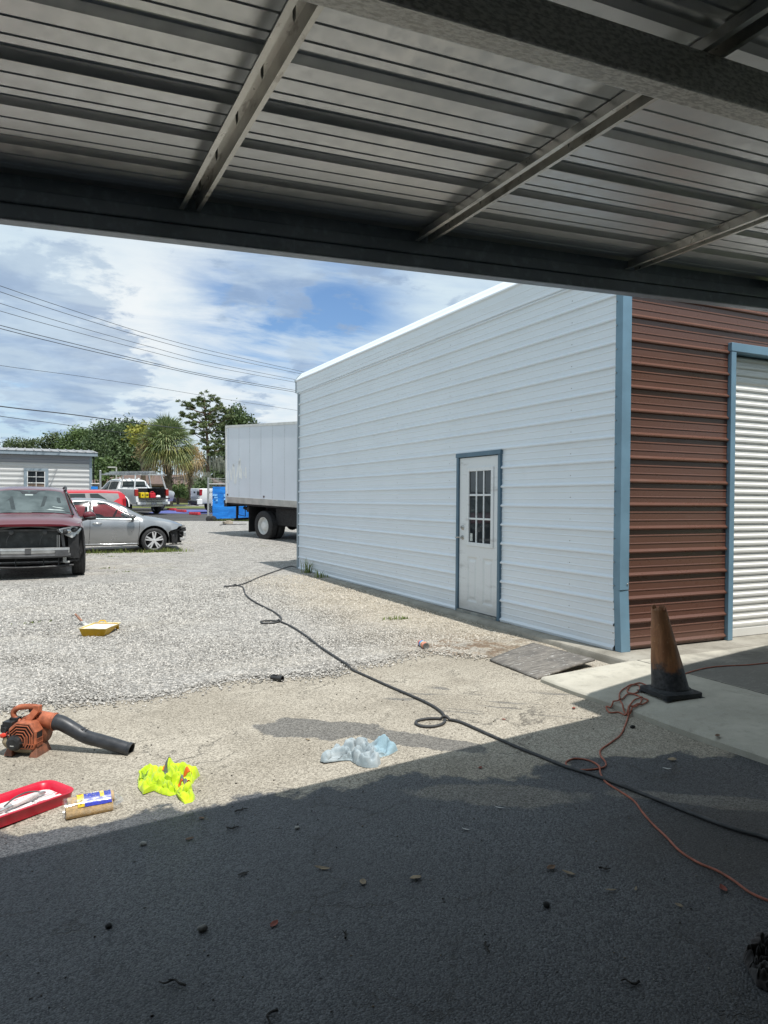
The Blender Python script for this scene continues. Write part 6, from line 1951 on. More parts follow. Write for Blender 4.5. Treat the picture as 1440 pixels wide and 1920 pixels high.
p2_, _ = palm('thin-trunked palm with tan dead fronds just right of the big palm', (b2_[0], b2_[1]), c2_[2], 34, 1.5, .10, 9, dead=.75, lean=(c2_[0] - b2_[0], c2_[1] - b2_[1]))
org = (b2_[0], b2_[1], float(zt(b2_[0], b2_[1])))
spray('seed_spray', LF_DEAD, [((11.1, 55.23, 4.99), .6), ((11.31, 55.12, 4.52), .6), ((11.03, 55.26, 4.12), .6), ((11.24, 55.16, 5.19), .4)], p2_, org)
# hanging moss under the right-hand trees
mo = thing('hanging_moss', 'grey moss hanging from the branches behind the gate', 'moss', ((13.46, 64.65, 3.28)))
rg = np.random.default_rng(15)
mb = MB()
for (cx, cy, cz), w_ in (((13.46, 64.65, 3.04), .6), ((15.08, 66.09, 5.16), .5), ((15.59, 65.83, 4.87), .5), ((13.87, 64.45, 3.51), .5)):
    o_ = Vector(mo.location)
    for k in range(60):
        p = Vector((cx + rg.normal(0, w_), cy + rg.normal(0, w_), cz + rg.uniform(-.2, .5))) - o_
        l_ = rg.uniform(.4, 1.3)
        mb.add([p + Vector((-.05, 0, 0)), p + Vector((.05, 0, 0)), p + Vector((.01, 0, -l_))], [(0, 1, 2)])
mb.build('moss_strands', LF_MOSS, mo)

# grass tufts: along the sedan, at the slab edge, on the gravel
GRB = mat_leaf('weed_blades', (.06, .10, .02), (.16, .20, .05), (.32, .28, .14))
def weeds(spots, seed):
    rg = random.Random(seed); mb = MB()
    for (x, y, r_, n, h) in spots:
        for k in range(n):
            px, py = x + rg.gauss(0, r_), y + rg.gauss(0, r_ * .35)
            z = float(zt(px, py)) + .012
            a = rg.uniform(0, 6.28); hh = h * rg.uniform(.4, 1.2); w_ = rg.uniform(.006, .012)
            le = rg.uniform(.2, .8) * hh
            s_ = Vector((math.cos(a + 1.57) * w_, math.sin(a + 1.57) * w_, 0)); d = Vector((math.cos(a) * le, math.sin(a) * le, 0))
            p = Vector((px, py, z))
            mb.add([p - s_, p + s_, p + d * .45 + Vector((0, 0, hh * .7)) + s_ * .6, p + d * .45 + Vector((0, 0, hh * .7)) - s_ * .6, p + d + Vector((0, 0, hh))], [(0, 1, 2, 3), (3, 2, 4)])
    return mb
sp_ = []
for k in range(24):
    sp_.append((.6 + 3.2 * ((k * .37) % 1), 20.45 + .35 * ((k * .61) % 1), .12, 12 + 9 * (k % 3), .06 + .035 * (k % 3)))
for q in ((2.624, 20.82), (2.834, 20.337), (3.227, 20.388), (3.496, 20.49), (3.788, 20.38)):
    sp_.append((q[0], q[1], .16, 34, .10))
for q in ((1.793, 15.347), (1.411, 16.21), (1.592, 20.049), (1.912, 19.39), (3.522, 19.685), (0.06, 10.109)):
    sp_.append((q[0], q[1], .13, 24, .035))
o = weeds(sp_, 3).build('weeds', GRB); struct(o, 'stuff')
o = weeds([((5.027, 13.811)[0], (5.027, 13.811)[1], .05, 26, .28), ((4.952, 12.905)[0], (4.952, 12.905)[1], .06, 22, .16), ((4.131, 8.196)[0], (4.131, 8.196)[1], .08, 40, .05), ((4.248, 8.145)[0], (4.248, 8.145)[1], .05, 26, .05), ((5.205, 7.125)[0] - .05, (5.205, 7.125)[1], .05, 30, .06)], 4).build('slab_weeds', GRB); struct(o, 'stuff')
for k, q in enumerate(((9.05, 35.09, 0.5), (8.18, 34.18, 0.54))):
    pass
gw = []
for k in range(60):
    gw.append((gp[0] + .3 + k * .06, gp[1] - .05 - k * .02, .05, 22, .14))
struct(weeds(gw, 8).build('fence_weeds', GRB), 'stuff')

# ================================================================ things lying about
def tilt_thing(name, label, cat, x, y, rz, group=None, dz=0.0):
    return thing(name, label, cat, (x, y, surf(x, y) + dz), rz=rz, group=group)

# ---------------------------------------------------------------- traffic cone with a torn top
def mat_cone():
    m, nt, b = newmat('faded_cone')
    co = objco(nt); x, y, z = sep(nt, co)
    n1 = noisef(nt, co, 9, 6, .65); n2 = noisef(nt, vmth(nt, 'MULTIPLY', co, (1, 1, .25)), 26, 6, .65); n3 = noisef(nt, co, 40, 4, .6)
    c = mixc(nt, smooth(nt, n2, .35, .65), (.19, .078, .030), (.31, .135, .052))
    c = mixc(nt, smooth(nt, n1, .5, .7, 0, .7), c, (.23, .08, .03))
    c = mixc(nt, smooth(nt, n2, .60, .72, 0, .75), c, (.05, .035, .028))
    c = mixc(nt, smooth(nt, n3, .62, .72, 0, .3), c, (.55, .40, .24))
    blk = smooth(nt, mth(nt, 'ADD', z, mth(nt, 'MULTIPLY', mth(nt, 'SUBTRACT', n1, .5), .30)), .265, .175)
    c = mixc(nt, blk, c, mixc(nt, smooth(nt, n3, .3, .7), (.012, .013, .016), (.045, .045, .05)))
    setin(nt, b, Base_Color=c, Roughness=.62, Normal=bump(nt, mth(nt, 'ADD', n1, mth(nt, 'MULTIPLY', n3, .3)), .4, .012))
    return m
ck = (4.426, 4.071)
cone = tilt_thing('traffic_cone', 'dirty faded orange traffic cone with a torn open top and black base', 'traffic cone', ck[0], ck[1], R(-8))
lean = Vector((-.899, .437, 0)) * .10
lean.rotate(Matrix.Rotation(R(8), 3, 'Z'))
rg = random.Random(4)
mb = MB(); rows = []
NN = 40
for i in range(25):
    t = i / 24
    r = lerp(.140, .054, t) + (.006 if i == 0 else 0)
    row = []
    for k in range(NN + 1):
        a = 2 * PI * k / NN
        h = .045 + t * .622
        dent = .007 * noise.noise(Vector((math.cos(a) * 2, math.sin(a) * 2, h * 6)))
        if i == 24:
            h += .016 * noise.noise(Vector((math.cos(a) * 3.2, math.sin(a) * 3.2, 5))) + .010 * math.sin(a * 5)
            dent += .006 * math.sin(a * 4 + 1)
        row.append((math.cos(a) * (r + dent) + lean.x * t, math.sin(a) * (r + dent) + lean.y * t, h))
    rows.append(row)
mb.grid(rows, flip=True)
o = mb.build('cone_body', mat_cone(), cone, smooth=60); sm = o.modifiers.new('wall', 'SOLIDIFY'); sm.thickness = .004; sm.offset = -1
BASEM = M('cone_base_rubber', (.022, .024, .027), .7, var=.4, vscale=8, bmp=.3, bscale=30, dirt=.25, dirtcol=(.11, .10, .09))
mb = MB(); s_ = .168
pts = []
for cx_, cy_, a0 in ((1, 1, 0), (-1, 1, 90), (-1, -1, 180), (1, -1, 270)):
    for k in range(5):
        a = R(a0 + k * 22.5); pts.append((cx_ * (s_ - .035) + .035 * math.cos(a), cy_ * (s_ - .035) + .035 * math.sin(a)))
mb.prism(pts, .034, c=(0, 0, .006))
for x_ in (-.15, .15):
    for y_ in (-.15, .15):
        mb.box(x_ - .025, x_ + .025, y_ - .025, y_ + .025, 0, .006)
mb.lathe([(.165, .040), (.150, .052), (.145, .056)], n=40)
mb.build('cone_base', BASEM, cone, bevel=.007, smooth=50)
for dx_, z_, s2 in ((-.03, .235, .011), (.03, .222, .014)):
    pass

# ---------------------------------------------------------------- leaf blower
ORG = M('faded_orange_plastic', (.38, .112, .052), .6, var=.35, vscale=18, dirt=.5, dirtcol=(.10, .055, .04))
BLK = M('greasy_black_plastic', (.02, .021, .023), .5, var=.5, vscale=20, dirt=.3, dirtcol=(.10, .095, .085))
TUBEM = M('scuffed_tube_plastic', (.028, .030, .035), .42, var=.4, vscale=12, dirt=.2, dirtcol=(.13, .125, .12))
p0 = (0.019, 5.372); p1 = (0.613, 4.975)
dv = Vector((p1[0] - p0[0], p1[1] - p0[1])); ang = math.atan2(dv.y, dv.x)
bl = tilt_thing('leaf_blower', 'grimy orange handheld leaf blower with a long black tube lying on the pavement', 'leaf blower', p0[0], p0[1], ang)
bl.rotation_euler = (0, R(1.0), ang); bl.scale = (.925, .85, .885)
hexo = [(-.105, .09), (-.055, .055), (.085, .055), (.105, .10), (.105, .19), (.06, .255), (-.045, .255), (-.105, .20)]
MXZ = Matrix(((1, 0, 0), (0, 0, 1), (0, 1, 0)))
mb = MB(); mb.prism(hexo, .105, mat=MXZ, c=(0, -.105, 0)); mb.build('engine_cover', ORG, bl, bevel=.012, segs=3)
mb = MB(); mb.lathe([(.02, 0), (.11, 0), (.125, .012), (.125, .085), (.11, .10), (.02, .10)], (.0, .004, .155), axis='Y', n=36, mat=Matrix(((1, 0, 0), (0, 0, 1), (0, -1, 0))))
mb.build('fan_housing', M('brown_orange_plastic', (.20, .075, .04), .6, var=.4, vscale=16, dirt=.5, dirtcol=(.06, .045, .04)), bl, smooth=40)
mb = MB(); sc_ = lambda s, cx=.0, cz=.155: [(cx + (x - cx) * s, cz + (z - cz) * s) for x, z in hexo]
mb.poly([(x, -.1062, z) for x, z in sc_(.86)]); mb.box(.1055, .1065, -.09, -.02, .075, .185)
mb.build('grille_recess', M('grille_dark', (.012, .008, .007), .9), bl)
mb = MB()
for s in (.84, .70, .56, .42, .28):
    q = sc_(s, -.035, .105); q = [(x, -.110, z) for x, z in q]
    mb.tube(q[2:] , .0042, 5)
for x_ in (-.02, .03, .075):
    mb.bar((x_, -.110, .07), (x_, -.110, .155), .005, .005)
for z_ in (.10, .135, .17, .205):
    mb.bar((-.09, -.1105, z_), (.09, -.1105, z_ + (.0)), .004, .004) if z_ < .13 else None
for k in range(6):
    y_ = -.088 + k * .0135
    mb.bar((.1075, y_, .078), (.1075, y_, .135), .0035, .0035)
mb.bar((.1075, -.092, .137), (.1075, -.018, .137), .004, .004); mb.bar((.1075, -.092, .105), (.1075, -.018, .105), .004, .004)
mb.build('grille', ORG, bl)
mb = MB(); mb.lathe([(.0, .03), (.035, .03), (.052, .02), (.058, 0), (.058, -.02)], (-.048, -.118, .105), n=10, mat=Matrix(((1, 0, 0), (0, 0, -1), (0, 1, 0)))); 
mb.build('starter_cover', BLK, bl, smooth=30)
mb = MB(); mb.box(-.062, -.034, -.1495, -.1485, .088, .094); mb.build('starter_mark', M('white_mark', (.6, .6, .58), .6), bl)
mb = MB(); mb.obox((-.13, -.03, .205), (.075, .10, .075)); mb.obox((-.155, -.045, .19), (.05, .07, .055)); mb.obox((-.115, .0, .245), (.06, .06, .03)); mb.lathe([(.02, 0), (.024, .03), (0, .03)], (-.14, -.08, .19), axis='Y', n=12, mat=Matrix(((1, 0, 0), (0, 0, -1), (0, 1, 0)))); mb.tube([(-.10, -.08, .20), (-.12, -.10, .16), (-.10, -.10, .12)], .006, 6)
mb.build('carburettor', BLK, bl, bevel=.008)
mb = MB(); mb.tube(catmull([(-.135, -.085, .135), (-.125, -.08, .09), (-.08, -.06, .052), (0, -.045, .04), (.07, -.04, .05)], 5), [.022] * 3 + [.03] * 15 + [.038] * 3, 12)
mb.build('fuel_tank', M('stained_tank', (.22, .18, .115), .5, var=.35, vscale=14), bl, smooth=60)
mb = MB(); mb.lathe([(0, -.002), (.028, -.002), (.031, .004), (.031, .022), (.026, .028), (0, .028)], (-.138, -.088, .14), n=16, mat=Matrix.Rotation(R(-28), 3, 'Y'))
mb.build('fuel_cap', M('red_cap', (.70, .055, .03), .4, var=.1), bl, smooth=40)
mb = MB()
mb.tube(catmull([(-.085, .0, .225), (-.125, .0, .262), (-.13, .0, .30), (-.09, .0, .332), (-.02, .0, .345), (.045, .0, .345)], 5), [.019] * 6 + [.021] * 20, 10)
mb.obox((.055, 0, .335), (.045, .045, .05)); mb.bar((.055, 0, .33), (-.005, -.03, .235), .045, .042, up=(0, 1, 0)); mb.tube([(-.06, .0, .245), (-.01, .0, .275), (.04, .0, .29)], [.008, .013, .012], 8)
mb.build('handle', ORG, bl, smooth=50, bevel=.004)
mb = MB(); mb.obox((.005, 0, .318), (.03, .02, .03)); mb.build('trigger', BLK, bl, bevel=.004)
mb = MB()
for x_ in (-.105, .085):
    mb.add([(x_ - .03, -.11, 0), (x_ + .035, -.11, 0), (x_ + .035, .09, 0), (x_ - .03, .09, 0), (x_ - .01, -.08, .075), (x_ + .015, -.08, .075), (x_ + .015, .07, .075), (x_ - .01, .07, .075)],
           [(3, 2, 1, 0), (4, 5, 6, 7), (0, 1, 5, 4), (1, 2, 6, 5), (2, 3, 7, 6), (3, 0, 4, 7)])
mb.build('foot', M('brown_orange_plastic', (.2, .075, .04)), bl, bevel=.004)
mb = MB(); mb.tube([(.03, .05, .245), (.10, .05, .238), (.165, .05, .228)], [.060, .060, .062], 18); mb.lathe([(.064, -.006), (.068, 0), (.064, .006)], (.16, .05, .229), axis='X', n=18)
mb.build('outlet_sleeve', ORG, bl, smooth=50)
mb = MB()
tp = catmull([(.155, .05, .229), (.22, .05, .218), (.32, .048, .172), (.40, .045, .135), (.52, .04, .112), (.66, .035, .085), (.735, .033, .068)], 6)
n_ = len(tp); ra = [lerp(.060, .050, min(1, i / (n_ * .45))) - .006 * max(0, (i / n_ - .45)) for i in range(n_)]
mb.tube(tp, ra, 20, cap=False)
mb.lathe([(.050, -.01), (.053, .0), (.053, .018), (.046, .018), (.044, -.10)], tuple(tp[-1]), n=20, mat=Vector((.99, -.01, -.22)).to_track_quat('Z', 'Y').to_matrix())
for k in range(5):
    mb.tube([Vector(tp[14 + k // 2]) + Vector((.010 * k, -.03, .042)), Vector(tp[14 + k // 2]) + Vector((.010 * k, .03, .042))], .003, 4)
for k in range(4):
    mb.obox(Vector(tp[17]) + Vector((.014 * k, -.047, -.006)), (.007, .008, .03))
mb.build('blower_tube', TUBEM, bl, smooth=50)

# ---------------------------------------------------------------- crumpled cloths
class Cloth:
    """rumpled cloth: star-shaped outline, heights from fold ridges and noise"""
    def __init__(s, outline, centre, folds, bumps, base, seed):
        s.c = np.array(centre); s.out = [np.array(p) - s.c for p in outline]
        s.f = [(np.array(a) - s.c, np.array(b_) - s.c, w_, h_) for a, b_, w_, h_ in folds]
        s.b = [(np.array(a) - s.c, w_, h_) for a, w_, h_ in bumps]
        s.base = base; s.seed = seed
        rg_ = random.Random(int(seed * 7))
        for k in range(30):
            i = rg_.randrange(len(s.out)); j = (i + rg_.randrange(3, len(s.out) - 3)) % len(s.out)
            p = s.out[i] * rg_.uniform(.25, .9); q = p + (s.out[j] - p) * rg_.uniform(.18, .45)
            s.f.append((p, q, rg_.uniform(.012, .024), rg_.choice((1, 1, 1, -1)) * rg_.uniform(.012, .034)))
        for k in range(26):
            i = rg_.randrange(len(s.out)); j = (i + rg_.randrange(3, len(s.out) - 3)) % len(s.out)
            p = s.out[i] * rg_.uniform(.15, .85); q = p + (s.out[j] - p) * rg_.uniform(.15, .4)
            s.f.append((p, q, rg_.uniform(.008, .015), -rg_.uniform(.014, .034)))
        s.z0 = float(zt(*centre))
    def rad(s, a):
        d = np.array((math.cos(a), math.sin(a))); best = None
        n = len(s.out)
        for i in range(n):
            p, q = s.out[i], s.out[(i + 1) % n]
            e = q - p
            den = d[0] * e[1] - d[1] * e[0]
            if abs(den) < 1e-9: continue
            t = (p[0] * e[1] - p[1] * e[0]) / den; u = (p[0] * d[1] - p[1] * d[0]) / den
            if t > 0 and -1e-6 <= u <= 1 + 1e-6:
                best = t if best is None else max(best, t)
        return best or .05
    def h(s, x, y, edge):
        v = 0.0
        wx = x + .012 * noise.noise(Vector((x * 24, y * 24, s.seed))); wy = y + .012 * noise.noise(Vector((x * 24, y * 24, s.seed + 5)))
        for a, b_, w_, h_ in s.f:
            e = b_ - a; L_ = e @ e + 1e-9
            t = max(0, min(1, ((wx - a[0]) * e[0] + (wy - a[1]) * e[1]) / L_))
            d2 = ((wx - a[0] - e[0] * t) ** 2 + (wy - a[1] - e[1] * t) ** 2) / (w_ * w_ * .30)
            g = math.exp(-d2) * (.65 + .7 * t * (1 - t) * 2)
            if h_ > 0:
                hv = h_ * g
                v = math.log(math.exp(60 * v) + math.exp(60 * hv) - 1) / 60      # soft union of the folds
            else:
                v += h_ * g
        for a, w_, h_ in s.b:
            v += h_ * math.exp(-((x - a[0]) ** 2 + (y - a[1]) ** 2) / (w_ * w_))
        v += s.base * (1 + .9 * noise.noise(Vector((x * 13, y * 13, s.seed + 2)))) + .007 * noise.noise(Vector((wx * 34, wy * 50, s.seed + 9))) + .0035 * noise.noise(Vector((wx * 90, wy * 70, s.seed + 4)))
        e = min(1, edge / .022)
        return max(.003, .005 + max(v, .002) * (e * (2 - e)) ** .8)
    def fold(s, x, y, edge):
        """rounded ridges with pinched valleys (reverse trochoids): sideways and upward shift of the sheet"""
        if not hasattr(s, 'w'):
            r_ = random.Random(s.seed * 13 + 1); s.w = []
            a0 = r_.uniform(0, 3.14)
            for i, wl in enumerate((.092, .070, .056, .044, .034, .026)):
                a = a0 + r_.gauss(0, .75)
                s.w.append((math.cos(a), math.sin(a), 2 * PI / wl, wl * r_.uniform(.085, .14), r_.uniform(0, 6.28)))
        e = min(1, edge / .03)
        dx = dy = dz = 0.0
        for i, (cx_, cy_, k_, am, ph) in enumerate(s.w):
            wv = 2.4 * noise.noise(Vector((x * 9, y * 9, s.seed + i * 3.7)))
            g = max(0.0, .55 + .9 * noise.noise(Vector((x * 11, y * 11, s.seed + 40 + i * 2.1))))
            p_ = k_ * (x * cx_ + y * cy_) + wv + ph
            a_ = am * g * e
            dz += a_ * math.cos(p_)
            q = min(1.15 / (k_ * am + 1e-6), 3.0) * .62
            dx += q * a_ * math.sin(p_) * cx_; dy += q * a_ * math.sin(p_) * cy_
        return dx, dy, dz
    def xyz(s, x, y, off=0.0):
        a = math.atan2(y, x); r_ = s.rad(a); e = r_ - math.hypot(x, y)
        dx, dy, dz = s.fold(x, y, e)
        return (x + dx, y + dy, max(.004, s.h(x, y, e) + dz) + off)
    def build(s, name, mat, parent=None, na=260, nr=60):
        rows = []
        for i in range(na):
            a = 2 * PI * i / na; r_ = s.rad(a) * (1 + .035 * noise.noise(Vector((math.cos(a) * 9, math.sin(a) * 9, s.seed))))
            row = []
            for j in range(nr + 1):
                t = j / nr
                x, y = math.cos(a) * r_ * t, math.sin(a) * r_ * t
                f_ = s.fold(x, y, r_ * (1 - t))
                row.append((x + f_[0], y + f_[1], max(.003, s.h(x, y, r_ * (1 - t)) + f_[2]) if j < nr else .001))
            rows.append(row)
        mb = MB(); mb.grid(rows, closed_u=True)
        return mb.build(name, mat, parent, smooth=75)
    def patch(s, mb, q, n=18, off=.006):
        g = []
        for i in range(n + 1):
            row = []
            for j in range(n + 1):
                u, v = i / n, j / n
                p = (np.array(q[0]) * (1 - u) * (1 - v) + np.array(q[1]) * u * (1 - v) + np.array(q[2]) * u * v + np.array(q[3]) * (1 - u) * v) - s.c
                row.append(s.xyz(p[0], p[1], off))
            g.append(row)
        mb.grid(g)
def mat_cloth(name, c0, c1, rough=.8, weave=500, c2=None):
    m, nt, b = newmat(name)
    co = objco(nt)
    n = noisef(nt, co, 14, 5, .6); w_ = noisef(nt, co, weave, 2)
    c = mixc(nt, smooth(nt, n, .35, .65), c0, c1)
    if c2:
        x, y, z = sep(nt, co)
        c = mixc(nt, smooth(nt, mth(nt, 'ADD', x, mth(nt, 'MULTIPLY', mth(nt, 'SUBTRACT', n, .5), .2)), .10, .16), c, c2)
    setin(nt, b, Base_Color=c, Roughness=rough, Normal=bump(nt, mth(nt, 'ADD', n, mth(nt, 'MULTIPLY', w_, .1)), .35, .01))
    b.inputs['Sheen Weight'].default_value = .2
    return m
HIVIS = mat_cloth('hi_vis_fabric', (.40, .56, .004), (.50, .66, .006))
ORSTR = M('hi_vis_orange', (.85, .14, .02), .7, var=.1)
GRSTR = M('reflective_grey', (.15, .155, .155), .45, var=.2, vscale=40)
vc = (0.748, 4.364)
vo = [(0.591, 4.525), (0.616, 4.604), (0.683, 4.634), (0.738, 4.583), (0.799, 4.588), (0.853, 4.518), (0.919, 4.481), (0.937, 4.413), (0.893, 4.354), (0.86, 4.283), (0.839, 4.192), (0.842, 4.091), (0.818, 4.041), (0.768, 4.037), (0.758, 4.106), (0.762, 4.193), (0.716, 4.178), (0.679, 4.232), (0.648, 4.299), (0.586, 4.267), (0.575, 4.383)]
folds = [((0.593, 4.321), (0.765, 4.427), .06, .050), ((0.768, 4.518), (0.756, 4.342), .075, .085), ((0.781, 4.483), (0.911, 4.381), .06, .062), ((0.598, 4.485), (0.682, 4.567), .035, .050), ((0.679, 4.569), (0.628, 4.361), .03, .045), ((0.686, 4.312), (0.781, 4.345), .03, .042),
         ((0.795, 4.338), (0.797, 4.084), .03, .045), ((0.819, 4.306), (0.818, 4.072), .02, .035), ((0.702, 4.235), (0.761, 4.235), .025, .03), ((0.836, 4.48), (0.869, 4.296), .025, .055), ((0.722, 4.544), (0.726, 4.377), .02, -.025), ((0.787, 4.213), (0.795, 4.07), .012, -.02)]
cl = Cloth(vo, vc, folds, [((0.785, 4.471), .05, .012)], .012, 3)
ves = thing('hi_vis_shirt', 'crumpled neon yellow safety shirt with grey and orange stripes on the ground', 'shirt', (vc[0], vc[1], cl.z0))
cl.build('fabric', HIVIS, ves)
mb = MB(); cl.patch(mb, [(0.702, 4.417), (0.724, 4.386), (0.781, 4.502), (0.771, 4.536)]); cl.patch(mb, [(0.783, 4.291), (0.804, 4.228), (0.83, 4.283), (0.804, 4.341)]); cl.patch(mb, [(0.807, 4.226), (0.832, 4.187), (0.84, 4.225), (0.826, 4.276)])
mb.build('reflective_stripe', GRSTR, ves, smooth=75)
mb = MB(); cl.patch(mb, [(0.694, 4.421), (0.702, 4.417), (0.771, 4.536), (0.767, 4.548)], off=.007); cl.patch(mb, [(0.778, 4.277), (0.801, 4.213), (0.807, 4.226), (0.783, 4.291)], off=.007); cl.patch(mb, [(0.8, 4.205), (0.828, 4.164), (0.832, 4.187), (0.807, 4.226)], off=.007); cl.patch(mb, [(0.814, 4.362), (0.873, 4.347), (0.876, 4.364), (0.825, 4.384)], off=.007)
mb.build('orange_edging', ORSTR, ves, smooth=75)
mb = MB()
for q_ in ((266, 1467), (270, 1465), (274, 1466), (272, 1469), (268, 1470)):
    cq = T_(q_) if False else None
NK = [(0.599, 4.448), (0.604, 4.509), (0.63, 4.549), (0.661, 4.55), (0.668, 4.509)]
P = []
for q_ in catmull([(a[0], a[1], 0) for a in NK], 6):
    P.append(cl.xyz(q_[0] - vc[0], q_[1] - vc[1], .004))
mb.tube(P, .006, 6); mb.build('collar', HIVIS, ves, smooth=60)
mb = MB(); cl.patch(mb, [(0.604, 4.445), (0.629, 4.431), (0.637, 4.463), (0.611, 4.477)], n=8, off=.007)
mb.build('neck_label', M('neck_label', (.16, .28, .02), .8, var=.9, vscale=120), ves)

RAGM = mat_cloth('pale_blue_cloth', (.25, .31, .34), (.37, .42, .44), c2=(.25, .37, .43))
rc = (1.888, 4.202)
ro = [(1.635, 4.242), (1.706, 4.317), (1.778, 4.351), (1.863, 4.403), (1.925, 4.414), (1.994, 4.397), (2.038, 4.349), (2.084, 4.299), (2.14, 4.255), (2.154, 4.191), (2.105, 4.163), (2.055, 4.138), (1.992, 4.132), (1.955, 4.039), (1.912, 3.994), (1.854, 4.008), (1.817, 4.068), (1.807, 4.175), (1.757, 4.193), (1.695, 4.198), (1.648, 4.204)]
folds = [((1.649, 4.244), (1.807, 4.269), .05, .042), ((1.778, 4.244), (1.941, 4.347), .04, .062), ((1.822, 4.218), (1.865, 4.031), .045, .05), ((1.973, 4.351), (1.925, 4.036), .05, .066), ((2.041, 4.29), (2.114, 4.203), .05, .075), ((1.859, 4.349), (1.987, 4.298), .035, .068), ((1.849, 4.172), (1.945, 4.255), .03, .055), ((1.901, 4.111), (1.965, 4.075), .03, .055), ((1.718, 4.257), (1.807, 4.313), .02, .05),
         ((1.829, 4.278), (1.813, 4.14), .015, -.03), ((1.926, 4.288), (1.871, 4.108), .014, -.03), ((2.015, 4.293), (1.961, 4.16), .012, -.028), ((1.822, 4.348), (1.815, 4.244), .012, -.025), ((1.919, 4.382), (1.914, 4.252), .012, -.024)]
cl2 = Cloth(ro, rc, folds, [], .014, 9)
o = cl2.build('cloth_rag', RAGM); o.location = (rc[0], rc[1], cl2.z0); tag(o, 'crumpled pale blue and white rag lying at the edge of the shade', 'rag')

BRC = mat_cloth('dark_brown_cloth', (.014, .010, .009), (.028, .020, .018), .85)
bc = (2.301, 1.7)
bo = [(2.258, 1.743), (2.32, 1.778), (2.397, 1.8), (2.468, 1.799), (2.504, 1.75), (2.417, 1.658), (2.274, 1.577), (2.185, 1.59), (2.179, 1.628), (2.21, 1.672)]
cl3 = Cloth(bo, bc, [((2.271, 1.736), (2.436, 1.733), .05, .035), ((2.209, 1.657), (2.332, 1.638), .05, .04), ((2.397, 1.789), (2.384, 1.675), .03, .03)], [], .012, 14)
o = cl3.build('dark_cloth', BRC); o.location = (bc[0], bc[1], cl3.z0); tag(o, 'dark brown crumpled cloth in the deep shade at the lower right corner', 'cloth')

# ---------------------------------------------------------------- red paint tray
def mat_tray(name, col, white, thr):
    m, nt, b = newmat(name)
    co = objco(nt)
    st = noisef(nt, vmth(nt, 'MULTIPLY', co, (1.0, 7.0, 1.0)), 9, 6, .7, .6); st2 = noisef(nt, co, 14, 6, .65)
    f = smooth(nt, mth(nt, 'ADD', mth(nt, 'MULTIPLY', st, .6), mth(nt, 'MULTIPLY', st2, .4)), thr, thr + .06)
    n = noisef(nt, co, 5, 3)
    setin(nt, b, Base_Color=mixc(nt, f, mixc(nt, n, tuple(v * .8 for v in col), col), white), Roughness=.42, Coat_Weight=.15)
    return m
REDT = M('red_tray_plastic', (.52, .006, .03), .35, var=.12, vscale=6, dirt=.12, dirtcol=(.5, .3, .3))
REDF = mat_tray('red_tray_floor', (.52, .012, .04), (.74, .73, .72), .425)
a_ = (0.255, 4.379); b_ = (-0.121, 4.167); c_ = (0.199, 4.647)
u_ = Vector((b_[0] - a_[0], b_[1] - a_[1])).normalized()
v_ = Vector((-u_.y, u_.x)); 
if v_.y < 0: v_ = -v_
TL, TW = .60, .285
rt = thing('paint_tray', 'red plastic paint tray smeared with white paint, holding a metal roller frame', 'paint tray', (a_[0], a_[1], surf(a_[0], a_[1])), rz=math.atan2(u_.y, u_.x) + PI)
# local: x from -TL..0 (right end at x=0), y from 0..TW when v_ is +90 deg of the local x
sgn = 1 if Vector((math.cos(rt.rotation_euler[2] + PI / 2), math.sin(rt.rotation_euler[2] + PI / 2))).dot(v_) > 0 else -1
def rrect(x0, x1, y0, y1, r, n=6):
    pts = []
    for cx_, cy_, a0 in ((x1 - r, y1 - r, 0), (x0 + r, y1 - r, 90), (x0 + r, y0 + r, 180), (x1 - r, y0 + r, 270)):
        for k in range(n + 1):
            a = R(a0 + 90 * k / n); pts.append((cx_ + r * math.cos(a), sgn * (cy_ + r * math.sin(a))))
    return pts
mb = MB()
lv = [(.012, .000, .06), (.0, .050, .07), (-.004, .056, .07), (-.004, .060, .07), (.012, .060, .06), (.024, .052, .05), (.034, .022, .045)]
rows = [[(x, y, z) for x, y in rrect(-TL + i_, -i_, i_, TW - i_, r_)] for i_, z, r_ in lv]
rows = [r_ + [r_[0]] for r_ in rows]
mb.grid(rows, flip=(sgn > 0)); mb.poly(rows[0][:-1])
mb.build('tray_body', REDT, rt, smooth=40)
mb = MB(); mb.poly([(x, y, .0225) for x, y in rrect(-TL + .035, -.035, .035, TW - .035, .044)])
nrib = 7
for k in range(nrib):
    y0_ = .05 + k * (TW - .1) / nrib
    for seg in ((-TL + .07, -.36), (-.345, -.20), (-.185, -.07)):
        z1 = .031 + .003 * (k % 2)
        ya, yb_ = sorted((sgn * y0_, sgn * (y0_ + .016)))
        mb.box(seg[0], seg[1], ya, yb_, .0226, z1)
mb.build('tray_floor', REDF, rt)
SIL = M('silver_handle', (.50, .50, .49), .35, .75, var=.25, vscale=30, dirt=.25, dirtcol=(.6, .6, .6))
rf = thing('paint_roller', 'silver metal roller frame lying inside the red paint tray', 'roller frame', (a_[0], a_[1], surf(a_[0], a_[1])), rz=rt.rotation_euler[2])
yy = lambda f: sgn * TW * f
mb = MB(); mb.tube([(-.40, yy(.34), .045), (-.31, yy(.38), .050)], .011, 10); mb.tube([(-.425, yy(.33), .042), (-.40, yy(.34), .045)], [.007, .012], 10)
mb.build('socket', SIL, rf, smooth=50)
mb = MB(); mb.tube([(-.315, yy(.38), .05), (-.30, yy(.385), .051), (-.17, yy(.46), .055), (-.155, yy(.47), .055)], [.010, .0145, .0145, .011], 14); mb.build('grip', M('pale_grip', (.62, .61, .59), .45, .2, var=.3, vscale=25), rf, smooth=50)
